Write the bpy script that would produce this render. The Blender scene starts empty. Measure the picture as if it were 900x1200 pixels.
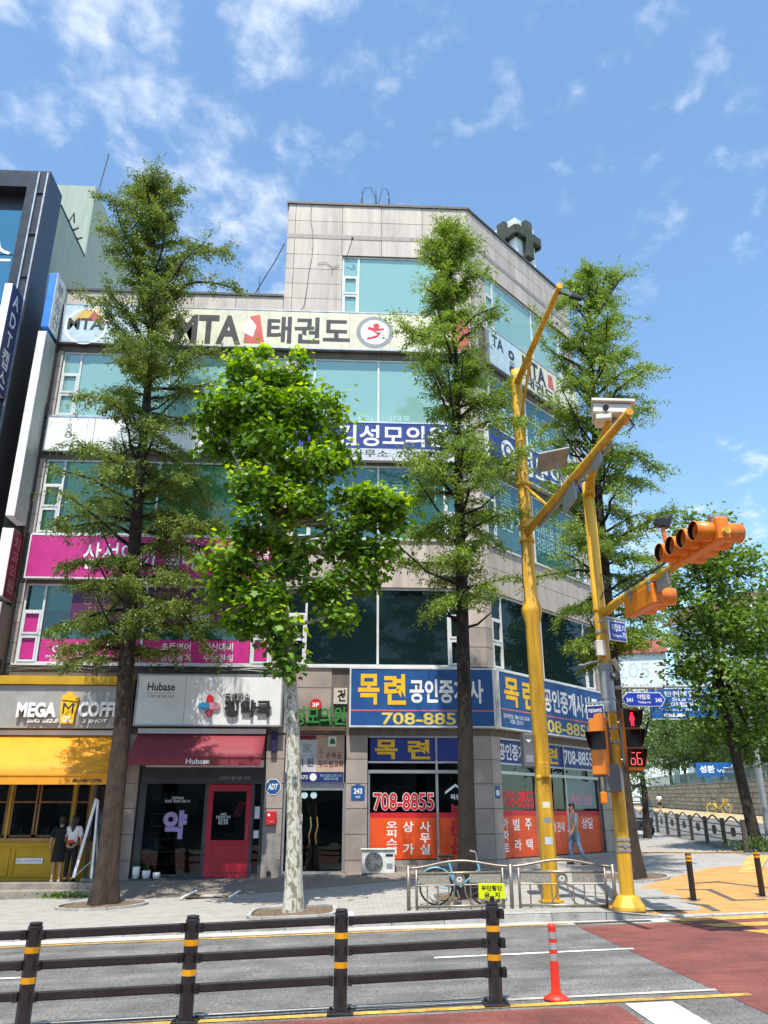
import bpy, math, random
import numpy as np
from mathutils import Vector, Matrix

S = bpy.context.scene
COL = S.collection
rnd = random.Random(11)
NR = np.random.default_rng(5)
R = math.radians

# ------------------------------------------------------------------ camera
cam_d = bpy.data.cameras.new('camera')
cam = bpy.data.objects.new('camera', cam_d); COL.objects.link(cam)
cam_d.sensor_fit = 'VERTICAL'; cam_d.sensor_height = 36.0; cam_d.lens = 936 / 1200 * 36.0
cam_d.clip_start = 0.1; cam_d.clip_end = 3000
cam.location = (0, 0, 2.0)
cam.rotation_euler = (R(90) + math.atan(355 / 936), 0.0, R(-2.9))
S.camera = cam

# ------------------------------------------------------------------ sky, sun, exposure
SUN_EL, SUN_AZ = 67.0, 10.0            # sun behind the camera, a touch to the left
to_sun = Vector((-math.sin(R(SUN_AZ)) * math.cos(R(SUN_EL)), -math.cos(R(SUN_AZ)) * math.cos(R(SUN_EL)), math.sin(R(SUN_EL))))
W = bpy.data.worlds.new('World'); S.world = W; W.use_nodes = True
wn, wl = W.node_tree.nodes, W.node_tree.links
wn.clear()
wo = wn.new('ShaderNodeOutputWorld'); wb = wn.new('ShaderNodeBackground'); wb.inputs[1].default_value = 0.15
sky = wn.new('ShaderNodeTexSky'); sky.sky_type = 'NISHITA'; sky.sun_disc = False
sky.sun_elevation = R(SUN_EL); sky.sun_rotation = R(180 + SUN_AZ); sky.altitude = 60
sky.air_density = 1.0; sky.dust_density = 0.6; sky.ozone_density = 1.2
tc = wn.new('ShaderNodeTexCoord'); sx = wn.new('ShaderNodeSeparateXYZ')
wl.new(tc.outputs['Generated'], sx.inputs[0])
def wmath(op, a, b=None, c=None):
    n = wn.new('ShaderNodeMath'); n.operation = op
    for i, q in enumerate((a, b, c)):
        if q is None: continue
        if hasattr(q, 'links'): wl.new(q, n.inputs[i])
        else: n.inputs[i].default_value = q
    return n.outputs[0]
zc = wmath('ADD', wmath('MAXIMUM', sx.outputs[2], 0.0), 0.12)
cv = wn.new('ShaderNodeCombineXYZ')
wl.new(wmath('DIVIDE', sx.outputs[0], zc), cv.inputs[0]); wl.new(wmath('DIVIDE', sx.outputs[1], zc), cv.inputs[1])
mp = wn.new('ShaderNodeMapping'); mp.inputs['Location'].default_value = (0.52, 0.62, 0.4); mp.inputs['Rotation'].default_value = (0, 0, R(-25)); mp.inputs['Scale'].default_value = (1.15, 1.0, 1)
wl.new(cv.outputs[0], mp.inputs[0])
def wnoise(scale, detail, rough, dist):
    n = wn.new('ShaderNodeTexNoise'); n.inputs['Scale'].default_value = scale; n.inputs['Detail'].default_value = detail
    n.inputs['Roughness'].default_value = rough; n.inputs['Distortion'].default_value = dist
    wl.new(mp.outputs[0], n.inputs['Vector']); return n.outputs[0]
big, fine = wnoise(1.5, 3, .5, .15), wnoise(12.0, 8, .58, .12)
cov = wmath('ADD', wmath('MULTIPLY', big, 1.0), wmath('MULTIPLY', fine, 0.95))
ramp = wn.new('ShaderNodeMapRange'); ramp.interpolation_type = 'SMOOTHSTEP'
wl.new(cov, ramp.inputs[0]); ramp.inputs[1].default_value = 0.965; ramp.inputs[2].default_value = 1.40; ramp.inputs[4].default_value = 0.8
hz = wn.new('ShaderNodeMapRange'); wl.new(sx.outputs[2], hz.inputs[0]); hz.inputs[1].default_value = 0.02; hz.inputs[2].default_value = 0.3
cfac = wmath('MULTIPLY', ramp.outputs[0], hz.outputs[0])
cm = wn.new('ShaderNodeMix'); cm.data_type = 'RGBA'
tint = wn.new('ShaderNodeVectorMath'); tint.operation = 'MULTIPLY'; wl.new(sky.outputs[0], tint.inputs[0]); tint.inputs[1].default_value = (1.13, 1.32, 1.33)
wl.new(cfac, cm.inputs[0]); wl.new(tint.outputs[0], cm.inputs[6]); cm.inputs[7].default_value = (5.6, 5.9, 6.4, 1)
wl.new(cm.outputs[2], wb.inputs[0]); wl.new(wb.outputs[0], wo.inputs[0])

sun_d = bpy.data.lights.new('sun', 'SUN'); sun_d.energy = 4.7; sun_d.angle = R(0.53); sun_d.color = (1.0, 0.945, 0.86)
sun = bpy.data.objects.new('sun', sun_d); COL.objects.link(sun)
sun.location = (0, 0, 60); sun.rotation_euler = (-to_sun).to_track_quat('-Z', 'Y').to_euler()
S.view_settings.view_transform = 'Standard'; S.view_settings.look = 'None'
S.view_settings.exposure = 0.52; S.view_settings.gamma = 1.0; S.view_settings.use_curve_mapping = False
S.render.engine = 'CYCLES'
S.cycles.max_bounces = 6; S.cycles.transparent_max_bounces = 12; S.cycles.caustics_reflective = False; S.cycles.caustics_refractive = False
S.cycles.use_denoising = True

# ------------------------------------------------------------------ helpers
def lin(h):
    if isinstance(h, str):
        h = h.lstrip('#'); h = tuple(int(h[i:i + 2], 16) / 255 for i in (0, 2, 4))
    return tuple((c / 12.92 if c <= .04045 else ((c + .055) / 1.055) ** 2.4) for c in h) + (1.0,)

MATS = {}
def mat(name, col, rough=.6, metal=0.0, var=.12, scale=3.0, bump=0.0, bscale=60.0, streak=False, spec=.5, coat=0.0, rand=0.0, col2=None, dirt=0.0, emit=0.0, speck=0.0, sscale=90):
    if name in MATS: return MATS[name]
    m = bpy.data.materials.new(name); m.use_nodes = True; MATS[name] = m
    n, l = m.node_tree.nodes, m.node_tree.links
    b = n['Principled BSDF']; c = lin(col)
    b.inputs['Roughness'].default_value = rough; b.inputs['Metallic'].default_value = metal
    b.inputs['Specular IOR Level'].default_value = spec; b.inputs['Coat Weight'].default_value = coat
    geo = n.new('ShaderNodeNewGeometry'); mpn = n.new('ShaderNodeMapping'); l.new(geo.outputs['Position'], mpn.inputs[0])
    mpn.inputs['Scale'].default_value = (2.2, 2.2, .22) if streak else (1, 1, 1)
    no = n.new('ShaderNodeTexNoise'); no.inputs['Scale'].default_value = scale; no.inputs['Detail'].default_value = 6; no.inputs['Roughness'].default_value = .6
    l.new(mpn.outputs[0], no.inputs['Vector'])
    mx = n.new('ShaderNodeMix'); mx.data_type = 'RGBA'
    d = lin(col2) if col2 else tuple(q * (1 - 2.2 * var) for q in c[:3]) + (1,)
    mx.inputs[6].default_value = d; mx.inputs[7].default_value = tuple(min(1, q * (1 + (0 if col2 else var))) for q in c[:3]) + (1,)
    mr = n.new('ShaderNodeMapRange'); mr.inputs[1].default_value = .3; mr.inputs[2].default_value = .62
    l.new(no.outputs[0], mr.inputs[0]); l.new(mr.outputs[0], mx.inputs[0])
    out = mx.outputs[2]
    if speck:
        n3 = n.new('ShaderNodeTexNoise'); n3.inputs['Scale'].default_value = sscale; n3.inputs['Detail'].default_value = 2
        l.new(geo.outputs['Position'], n3.inputs['Vector'])
        m3 = n.new('ShaderNodeMapRange'); m3.inputs[1].default_value = .35; m3.inputs[2].default_value = .65; m3.inputs[3].default_value = 1 - speck; m3.inputs[4].default_value = 1 + speck
        l.new(n3.outputs[0], m3.inputs[0])
        vm = n.new('ShaderNodeVectorMath'); vm.operation = 'SCALE'; l.new(out, vm.inputs[0]); l.new(m3.outputs[0], vm.inputs[3]); out = vm.outputs[0]
    if rand:
        oi = n.new('ShaderNodeObjectInfo'); m4 = n.new('ShaderNodeMapRange'); m4.inputs[3].default_value = 1 - rand; m4.inputs[4].default_value = 1 + rand * .6
        l.new(oi.outputs['Random'], m4.inputs[0])
        vm = n.new('ShaderNodeVectorMath'); vm.operation = 'SCALE'; l.new(out, vm.inputs[0]); l.new(m4.outputs[0], vm.inputs[3]); out = vm.outputs[0]
    if dirt:
        n5 = n.new('ShaderNodeTexNoise'); n5.inputs['Scale'].default_value = 1.1; n5.inputs['Detail'].default_value = 9; n5.inputs['Roughness'].default_value = .72
        l.new(geo.outputs['Position'], n5.inputs['Vector'])
        m5 = n.new('ShaderNodeMapRange'); m5.inputs[1].default_value = .52; m5.inputs[2].default_value = .72; m5.inputs[3].default_value = 0; m5.inputs[4].default_value = dirt
        l.new(n5.outputs[0], m5.inputs[0])
        m6 = n.new('ShaderNodeMix'); m6.data_type = 'RGBA'; l.new(m5.outputs[0], m6.inputs[0]); l.new(out, m6.inputs[6]); m6.inputs[7].default_value = (.06, .052, .042, 1); out = m6.outputs[2]
    l.new(out, b.inputs['Base Color'])
    if emit:
        b.inputs['Emission Color'].default_value = c; b.inputs['Emission Strength'].default_value = emit
    rr = n.new('ShaderNodeMapRange'); rr.inputs[3].default_value = max(.02, rough - .1); rr.inputs[4].default_value = min(1, rough + .1)
    l.new(no.outputs[0], rr.inputs[0]); l.new(rr.outputs[0], b.inputs['Roughness'])
    if bump:
        n2 = n.new('ShaderNodeTexNoise'); n2.inputs['Scale'].default_value = bscale; n2.inputs['Detail'].default_value = 5
        l.new(geo.outputs['Position'], n2.inputs['Vector'])
        bp = n.new('ShaderNodeBump'); bp.inputs['Strength'].default_value = bump; bp.inputs['Distance'].default_value = .02
        l.new(n2.outputs[0], bp.inputs['Height']); l.new(bp.outputs[0], b.inputs['Normal'])
    return m

def glass(name, tint, gloss=.06, rough=.02, base=None, opq=0.0):
    if name in MATS: return MATS[name]
    m = bpy.data.materials.new(name); m.use_nodes = True; MATS[name] = m
    n, l = m.node_tree.nodes, m.node_tree.links; n.clear()
    o = n.new('ShaderNodeOutputMaterial'); t = n.new('ShaderNodeBsdfTransparent'); t.inputs[0].default_value = lin(tint)
    g = n.new('ShaderNodeBsdfGlossy'); g.inputs['Roughness'].default_value = rough; g.inputs[0].default_value = (.9, .97, 1, 1)
    fr = n.new('ShaderNodeFresnel'); fr.inputs[0].default_value = 1.5
    ad = n.new('ShaderNodeMath'); ad.inputs[1].default_value = gloss - .04; ad.use_clamp = True; l.new(fr.outputs[0], ad.inputs[0])
    ge = n.new('ShaderNodeNewGeometry'); ns = n.new('ShaderNodeTexNoise'); ns.inputs['Scale'].default_value = .7; l.new(ge.outputs['Position'], ns.inputs['Vector'])
    bp = n.new('ShaderNodeBump'); bp.inputs['Strength'].default_value = .12; bp.inputs['Distance'].default_value = .05; l.new(ns.outputs[0], bp.inputs['Height']); l.new(bp.outputs[0], g.inputs['Normal'])
    under = t.outputs[0]
    if base:
        df = n.new('ShaderNodeBsdfDiffuse'); df.inputs[0].default_value = lin(base)
        m1 = n.new('ShaderNodeMixShader'); m1.inputs[0].default_value = opq; l.new(t.outputs[0], m1.inputs[1]); l.new(df.outputs[0], m1.inputs[2]); under = m1.outputs[0]
    mx = n.new('ShaderNodeMixShader'); l.new(ad.outputs[0], mx.inputs[0]); l.new(under, mx.inputs[1]); l.new(g.outputs[0], mx.inputs[2]); l.new(mx.outputs[0], o.inputs[0])
    return m

def leafmat(name, c1, c2, trans=.35):
    m = bpy.data.materials.new(name); m.use_nodes = True; MATS[name] = m
    n, l = m.node_tree.nodes, m.node_tree.links; n.clear()
    o = n.new('ShaderNodeOutputMaterial'); ge = n.new('ShaderNodeNewGeometry')
    mx = n.new('ShaderNodeMix'); mx.data_type = 'RGBA'; mx.inputs[6].default_value = lin(c1); mx.inputs[7].default_value = lin(c2)
    ns = n.new('ShaderNodeTexNoise'); ns.inputs['Scale'].default_value = .9; l.new(ge.outputs['Position'], ns.inputs['Vector'])
    a = n.new('ShaderNodeMath'); a.operation = 'MULTIPLY_ADD'; a.inputs[1].default_value = .6; l.new(ge.outputs['Random Per Island'], a.inputs[0])
    b = n.new('ShaderNodeMath'); b.operation = 'MULTIPLY_ADD'; b.inputs[1].default_value = 1.2; b.inputs[2].default_value = -.4; l.new(ns.outputs[0], b.inputs[0]); l.new(b.outputs[0], a.inputs[2]); a.use_clamp = True
    l.new(a.outputs[0], mx.inputs[0])
    p = n.new('ShaderNodeBsdfPrincipled'); p.inputs['Roughness'].default_value = .45; p.inputs['Specular IOR Level'].default_value = .35; l.new(mx.outputs[2], p.inputs['Base Color'])
    t = n.new('ShaderNodeBsdfTranslucent'); hs = n.new('ShaderNodeHueSaturation'); hs.inputs['Value'].default_value = 1.25; hs.inputs['Saturation'].default_value = 1.15; hs.inputs['Hue'].default_value = .485
    l.new(mx.outputs[2], hs.inputs['Color']); l.new(hs.outputs[0], t.inputs[0])
    ms = n.new('ShaderNodeMixShader'); ms.inputs[0].default_value = trans; l.new(p.outputs[0], ms.inputs[1]); l.new(t.outputs[0], ms.inputs[2]); l.new(ms.outputs[0], o.inputs[0])
    return m

class MB:
    def __init__(s): s.v = []; s.f = []; s.m = []
    def add(s, vs, fs, mi=0):
        k = len(s.v); s.v += [tuple(q) for q in vs]; s.f += [tuple(i + k for i in f) for f in fs]; s.m += [mi] * len(fs); return s
    def box(s, x0, x1, y0, y1, z0, z1, mi=0):
        return s.add([(x0, y0, z0), (x1, y0, z0), (x1, y1, z0), (x0, y1, z0), (x0, y0, z1), (x1, y0, z1), (x1, y1, z1), (x0, y1, z1)],
                     [(0, 3, 2, 1), (4, 5, 6, 7), (0, 1, 5, 4), (1, 2, 6, 5), (2, 3, 7, 6), (3, 0, 4, 7)], mi)
    def obox(s, c, size, M=None, mi=0):
        M = M or Matrix.Identity(3); c = Vector(c); h = [q / 2 for q in size]
        vs = [c + M @ Vector((h[0] * i, h[1] * j, h[2] * k)) for k in (-1, 1) for i, j in ((-1, -1), (1, -1), (1, 1), (-1, 1))]
        return s.add(vs, [(0, 3, 2, 1), (4, 5, 6, 7), (0, 1, 5, 4), (1, 2, 6, 5), (2, 3, 7, 6), (3, 0, 4, 7)], mi)
    def bar(s, a, b, w, d, mi=0, up=(0, 0, 1)):
        a, b = Vector(a), Vector(b); z = (b - a).normalized(); u = Vector(up)
        if abs(z.dot(u)) > .98: u = Vector((0, 1, 0))
        x = u.cross(z).normalized(); y = z.cross(x)
        M = Matrix((x, y, z)).transposed()
        return s.obox((a + b) / 2, (w, d, (b - a).length), M, mi)
    def tube(s, pts, rad, n=8, mi=0, cap=True):
        pts = [Vector(p) for p in pts]; k0 = len(s.v)
        if not hasattr(rad, '__len__'): rad = [rad] * len(pts)
        pv = None
        for i, p in enumerate(pts):
            t = (pts[min(i + 1, len(pts) - 1)] - pts[max(i - 1, 0)]).normalized()
            if pv is None: pv = t.orthogonal().normalized()
            pv = (pv - t * pv.dot(t)).normalized(); q = t.cross(pv)
            for j in range(n):
                a = 2 * math.pi * j / n; s.v.append(tuple(p + (pv * math.cos(a) + q * math.sin(a)) * rad[i]))
        for i in range(len(pts) - 1):
            for j in range(n):
                a = k0 + i * n + j; b = k0 + i * n + (j + 1) % n
                s.f.append((a, b, b + n, a + n)); s.m.append(mi)
        if cap:
            s.f.append(tuple(k0 + j for j in reversed(range(n)))); s.m.append(mi)
            e = k0 + (len(pts) - 1) * n; s.f.append(tuple(e + j for j in range(n))); s.m.append(mi)
        return s
    def lathe(s, prof, c=(0, 0, 0), n=16, mi=0, axis='z'):
        k0 = len(s.v)
        for r, z in prof:
            for j in range(n):
                a = 2 * math.pi * j / n; x, y = r * math.cos(a), r * math.sin(a)
                q = {'z': (x, y, z), 'y': (x, z, y), 'x': (z, x, y)}[axis]
                s.v.append((c[0] + q[0], c[1] + q[1], c[2] + q[2]))
        for i in range(len(prof) - 1):
            for j in range(n):
                a = k0 + i * n + j; b = k0 + i * n + (j + 1) % n
                s.f.append((a, b, b + n, a + n) if axis != 'y' else (a, a + n, b + n, b)); s.m.append(mi)
        return s
    def poly(s, pts, y0, y1, mi=0):           # outline in local x,z extruded along y
        n = len(pts); vs = [(x, y0, z) for x, z in pts] + [(x, y1, z) for x, z in pts]
        return s.add(vs, [tuple(range(n)), tuple(reversed(range(n, 2 * n)))] + [(i, i + n, (i + 1) % n + n, (i + 1) % n) for i in range(n)], mi)
    def flat(s, pts, z0, z1, mi=0):           # outline in x,y extruded along z
        n = len(pts); vs = [(x, y, z0) for x, y in pts] + [(x, y, z1) for x, y in pts]
        return s.add(vs, [tuple(reversed(range(n))), tuple(range(n, 2 * n))] + [(i, (i + 1) % n, (i + 1) % n + n, i + n) for i in range(n)], mi)
    def ring(s, c, r0, r1, y0, y1, n=24, mi=0, a0=0, a1=360):
        seg = n; pts = []
        full = abs(a1 - a0) >= 360
        k = seg if full else seg + 1
        vs = []
        for j in range(k):
            a = R(a0 + (a1 - a0) * j / seg)
            for r in (r0, r1):
                for y in (y0, y1): vs.append((c[0] + r * math.cos(a), y, c[1] + r * math.sin(a)))
        fs = []
        for j in range(seg):
            a = 4 * j; b = 4 * ((j + 1) % k)
            fs += [(a, a + 2, b + 2, b), (a + 1, b + 1, b + 3, a + 3), (a + 2, a + 3, b + 3, b + 2), (a, b, b + 1, a + 1)]
        return s.add(vs, fs, mi)
    def build(s, name, mats, parent=None, loc=(0, 0, 0), rz=0, smooth=False, bevel=0, label=None):
        me = bpy.data.meshes.new(name); me.from_pydata(s.v, [], s.f)
        for q in (mats if isinstance(mats, (list, tuple)) else [mats]): me.materials.append(q)
        if any(s.m): me.polygons.foreach_set('material_index', s.m)
        if smooth:
            me.polygons.foreach_set('use_smooth', [len(p.vertices) == 4 for p in me.polygons])
        me.update()
        o = bpy.data.objects.new(name, me); COL.objects.link(o); o.location = loc; o.rotation_euler = (0, 0, rz); o.parent = parent
        if bevel:
            b = o.modifiers.new('edge', 'BEVEL'); b.width = bevel; b.segments = 2; b.limit_method = 'ANGLE'; b.angle_limit = R(50)
        if label: o['label'] = label
        return o

def tag(o, label, cat, group=None):
    o['label'] = label; o['category'] = cat
    if group: o['group'] = group
    return o
def thing(name, label, cat, loc=(0, 0, 0), rz=0, group=None):
    o = bpy.data.objects.new(name, None); COL.objects.link(o); o.location = loc; o.rotation_euler = (0, 0, rz); o.empty_display_size = .2
    return tag(o, label, cat, group)
def struct(o): o['kind'] = 'structure'; return o
def dup(o, loc=None, rz=None, label=None, parent=None):
    c = o.copy(); COL.objects.link(c); c.parent = parent
    if loc is not None: c.location = loc
    if rz is not None: c.rotation_euler = (0, 0, rz)
    if label: c['label'] = label
    for ch in list(o.children): dup(ch, parent=c)
    return c

TS = bpy.data.scenes.new('lettering_workshop')
def eval_mesh(ob):
    TS.collection.objects.link(ob); vl = TS.view_layers[0]; vl.update()
    dg = vl.depsgraph
    me = bpy.data.meshes.new_from_object(ob.evaluated_get(dg)); TS.collection.objects.unlink(ob)
    return me
TC = {}
def glyphs(body, bold, shear=0, gap=1.0, lgap=1.0):
    k = (body, bold, shear, gap, lgap)
    if k in TC: return TC[k]
    cu = bpy.data.curves.new('letters', 'FONT'); cu.body = body; cu.resolution_u = 3; cu.offset = bold; cu.shear = shear; cu.align_x = 'CENTER'
    cu.space_character = gap; cu.space_line = lgap; cu.fill_mode = 'FRONT'
    o = bpy.data.objects.new('letters', cu); me = eval_mesh(o); bpy.data.objects.remove(o); bpy.data.curves.remove(cu)
    v = np.array([q.co[:] for q in me.vertices]); f = [tuple(p.vertices) for p in me.polygons]; bpy.data.meshes.remove(me)
    TC[k] = (v, f); return TC[k]
def text(body, box, parent, m, out=.012, bold=.012, name='lettering', depth=0.0, shear=0, keep=False, gap=1.0, lgap=1.0, mapf=None):
    """lettering fitted to box = (x0, x1, z0, z1) in the parent's facade frame; parent['ox'], parent['oz'] shift it"""
    v, f = glyphs(body, bold, shear, gap, lgap)
    x0, x1, z0, z1 = box; ox, oz = (parent.get('ox', 0), parent.get('oz', 0)) if parent else (0, 0)
    a, b = v[:, :2].min(0), v[:, :2].max(0); d = np.maximum(b - a, 1e-4)
    sx_, sz_ = (x1 - x0) / d[0], (z1 - z0) / d[1]
    if keep: sx_ = sz_ = min(sx_, sz_)
    X = (v[:, 0] - (a[0] + b[0]) / 2) * sx_ + (x0 + x1) / 2 - ox; Z = (v[:, 1] - (a[1] + b[1]) / 2) * sz_ + (z0 + z1) / 2 - oz
    n = len(X); vs = [(X[i], -out - depth, Z[i]) for i in range(n)]; fs = list(f)
    if depth:
        vs += [(X[i], -out, Z[i]) for i in range(n)]
        cnt = {}
        for q in f:
            for i in range(len(q)):
                e = (q[i], q[(i + 1) % len(q)]); cnt[e] = 1
        for (i, j) in cnt:
            if (j, i) not in cnt: fs.append((j, i, i + n, j + n))
    if mapf: vs = [mapf(*q) for q in vs]
    mb = MB(); mb.add(vs, fs)
    return mb.build(name, m, parent)

CX, CY = 4.31, 23.8
def sidepos(side, s, out, z):
    if side == 'F': return (s, CY - out, z), 0.0
    c = math.cos(R(45)); return (CX + s * c + out * c, CY + s * c - out * c, z), R(45)
def sign(name, label, cat, side, x0, x1, z0, z1, out0, out1, m, edge=None, group=None, bevel=0):
    """a sign board on a facade: an Empty at the middle of its lower back edge > panel, lettering ..."""
    xc = (x0 + x1) / 2; loc, rz = sidepos(side, xc, out0, z0)
    t = thing(name, label, cat, loc, rz, group); t['ox'] = xc; t['oz'] = z0
    d = out1 - out0
    MB().box(x0 - xc, x1 - xc, -d, 0, 0, z1 - z0).build('panel', m, t, bevel=bevel)
    if edge:
        w = .045; e = MB(); X0, X1, H_ = x0 - xc, x1 - xc, z1 - z0
        e.box(X0 - .01, X1 + .01, -d - .012, .0, -.012, w - .012).box(X0 - .01, X1 + .01, -d - .012, 0, H_ - w + .012, H_ + .012)
        e.box(X0 - .01, X0 + w - .01, -d - .0118, 0, w - .012, H_ - w + .012).box(X1 - w + .01, X1 + .01, -d - .0118, 0, w - .012, H_ - w + .012).build('frame', edge, t)
    t['d'] = d
    if x1 - x0 > 3:
        k = MB(); n_ = int((x1 - x0) / 1.3)
        for i in range(1, n_): q = (i / n_ - .5) * (x1 - x0); k.box(q - .004, q + .004, -d - .0015, -d + .001, .05, z1 - z0 - .05)
        o = k.build('panel_seams', M_seam, t); o['kind'] = 'stuff'
    return t
def stext(t, body, box, m, **k):
    o = text(body, box, t, m, out=t['d'] + k.pop('lift', .004), **k); return o
def patch(t, x0, x1, z0, z1, m, lift=.003, name='colour_band', mi=0):
    ox, oz, d = t['ox'], t['oz'], t['d']
    return MB().box(x0 - ox, x1 - ox, -d - lift, -d - .0005, z0 - oz, z1 - oz).build(name, m, t)

def yk(x):                                  # kerb line
    return float(np.interp(x, [-14, 1, 3.3, 5.3, 8], [16.95, 16.9, 16.62, 16.36, 16.3]))
def smo(t): t = max(0, min(1, t)); return t * t * (3 - 2 * t)
def G(x, y):                                # ground height: the street climbs to the right, the pavement to the facade
    if y < yk(x): return .032 * x
    c0 = .15 - .13 * smo((x - 4.8) / 1.6); k = .022 + .04 * smo((x + 3) / 6)
    return .032 * x + c0 + k * max(0, min(y, 24) - 16.9) + .015 * max(0, y - 28)
def sheet(name, xs, ys, off, m, zf=G, uv=None):
    mb = MB(); n = len(xs)
    for y in ys:
        for x in xs: mb.v.append((x, y, zf(x, y) + off))
    for j in range(len(ys) - 1):
        for i in range(n - 1): mb.f.append((j * n + i, j * n + i + 1, (j + 1) * n + i + 1, (j + 1) * n + i)); mb.m.append(0)
    return mb.build(name, m, smooth=False)
def drape(name, pts, off, m, zf, parent=None, step=.4):
    """a thin painted patch: a polygon in x,y cut into cells no larger than step and laid on the ground zf"""
    import bmesh
    bm = bmesh.new(); bm.faces.new([bm.verts.new((x, y, 0)) for x, y in pts])
    xs = [p[0] for p in pts]; ys = [p[1] for p in pts]
    for ax, lo, hi in ((0, min(xs), max(xs)), (1, min(ys), max(ys))):
        q = math.ceil(lo / step) * step
        while q < hi:
            co = [0, 0, 0]; co[ax] = q; no = [0, 0, 0]; no[ax] = 1
            bmesh.ops.bisect_plane(bm, geom=bm.verts[:] + bm.edges[:] + bm.faces[:], plane_co=co, plane_no=no); q += step
    for v in bm.verts: v.co.z = zf(v.co.x, v.co.y) + off
    me = bpy.data.meshes.new(name); bm.normal_update()
    for f in bm.faces:
        if f.normal.z < 0: f.normal_flip()
    bm.to_mesh(me); bm.free(); me.materials.append(m)
    o = bpy.data.objects.new(name, me); COL.objects.link(o); o.parent = parent
    return o
# ------------------------------------------------------------------ materials
def paver_mat(name, c1, c2, mortar, bw, bh, var=.25):
    m = mat(name, c1, rough=.8, bump=.15, bscale=90, dirt=.25)
    n, l = m.node_tree.nodes, m.node_tree.links; b = n['Principled BSDF']
    old = b.inputs['Base Color'].links[0].from_socket
    geo = n.new('ShaderNodeNewGeometry'); br = n.new('ShaderNodeTexBrick'); l.new(geo.outputs['Position'], br.inputs['Vector'])
    br.inputs['Color1'].default_value = lin(c1); br.inputs['Color2'].default_value = lin(c2); br.inputs['Mortar'].default_value = lin(mortar)
    br.inputs['Scale'].default_value = 1; br.inputs['Brick Width'].default_value = bw; br.inputs['Row Height'].default_value = bh; br.inputs['Mortar Size'].default_value = .006; br.inputs['Bias'].default_value = -.35
    mx = n.new('ShaderNodeMix'); mx.data_type = 'RGBA'; mx.inputs[0].default_value = .62; l.new(old, mx.inputs[6]); l.new(br.outputs[0], mx.inputs[7]); l.new(mx.outputs[2], b.inputs['Base Color'])
    return m
M_asphalt = mat('asphalt', '#6e6c69', rough=.85, var=.16, scale=1.2, bump=.5, bscale=120, speck=.42, sscale=38, dirt=.3)
def crack(m, sc, thr, dark):
    n, l = m.node_tree.nodes, m.node_tree.links; b = n['Principled BSDF']; old = b.inputs['Base Color'].links[0].from_socket
    geo = n.new('ShaderNodeNewGeometry'); nz = n.new('ShaderNodeTexNoise'); nz.inputs['Scale'].default_value = 1.5; nz.inputs['Detail'].default_value = 5; l.new(geo.outputs['Position'], nz.inputs['Vector'])
    ad = n.new('ShaderNodeVectorMath'); ad.operation = 'MULTIPLY_ADD'; ad.inputs[1].default_value = (.7, .7, .7); l.new(nz.outputs['Color'], ad.inputs[0]); l.new(geo.outputs['Position'], ad.inputs[2])
    vo = n.new('ShaderNodeTexVoronoi'); vo.feature = 'DISTANCE_TO_EDGE'; vo.inputs['Scale'].default_value = sc; l.new(ad.outputs[0], vo.inputs['Vector'])
    mr = n.new('ShaderNodeMapRange'); mr.inputs[1].default_value = 0; mr.inputs[2].default_value = thr; mr.inputs[3].default_value = dark; mr.inputs[4].default_value = 1; l.new(vo.outputs['Distance'], mr.inputs[0])
    vm = n.new('ShaderNodeVectorMath'); vm.operation = 'SCALE'; l.new(old, vm.inputs[0]); l.new(mr.outputs[0], vm.inputs[3]); l.new(vm.outputs[0], b.inputs['Base Color'])
crack(M_asphalt, .3, .005, .8)
def wear(m, amt, sc=(.12, 1.6, 1)):
    n, l = m.node_tree.nodes, m.node_tree.links; b = n['Principled BSDF']; old = b.inputs['Base Color'].links[0].from_socket
    geo = n.new('ShaderNodeNewGeometry'); mp_ = n.new('ShaderNodeMapping'); mp_.inputs['Scale'].default_value = sc; l.new(geo.outputs['Position'], mp_.inputs[0])
    nz = n.new('ShaderNodeTexNoise'); nz.inputs['Scale'].default_value = 1.3; nz.inputs['Detail'].default_value = 7; nz.inputs['Roughness'].default_value = .65; l.new(mp_.outputs[0], nz.inputs['Vector'])
    mr = n.new('ShaderNodeMapRange'); mr.inputs[1].default_value = .36; mr.inputs[2].default_value = .62; mr.inputs[3].default_value = 1 - amt; mr.inputs[4].default_value = 1 + amt * .55; l.new(nz.outputs[0], mr.inputs[0])
    vm = n.new('ShaderNodeVectorMath'); vm.operation = 'SCALE'; l.new(old, vm.inputs[0]); l.new(mr.outputs[0], vm.inputs[3]); l.new(vm.outputs[0], b.inputs['Base Color'])
wear(M_asphalt, .3)
M_redroad = mat('red_road_coating', '#79423a', rough=.8, var=.16, scale=1.6, bump=.4, bscale=110, speck=.25, sscale=38, dirt=.45)
crack(M_redroad, .5, .005, .8)
wear(M_redroad, .25)
M_wpaint = mat('white_road_paint', '#dcdad4', rough=.7, var=.14, scale=9, bump=.2, dirt=.75, speck=.2, sscale=40)
M_ypaint = mat('yellow_road_paint', '#cfa045', rough=.7, var=.2, scale=9, bump=.2, dirt=.75, speck=.25, sscale=40)
wear(M_wpaint, .2, (1, 1, 1)); wear(M_ypaint, .3, (1, 1, 1))
M_conc = mat('gutter_concrete', '#b5b1a8', rough=.85, var=.12, scale=3, bump=.3, dirt=.35)
M_kerb = mat('kerb_granite', '#a3a19c', rough=.8, var=.12, scale=5, bump=.3, speck=.2, rand=.14, dirt=.3)
M_paver = paver_mat('pale_pavers', '#a29e97', '#827e78', '#5e5a55', .2, .1)
M_orange = paver_mat('orange_pavers', '#bd8f52', '#9c7240', '#5e4a32', .4, .2)
M_zig = mat('dark_paver_line', '#56524c', rough=.85, var=.15, bump=.2)
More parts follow.
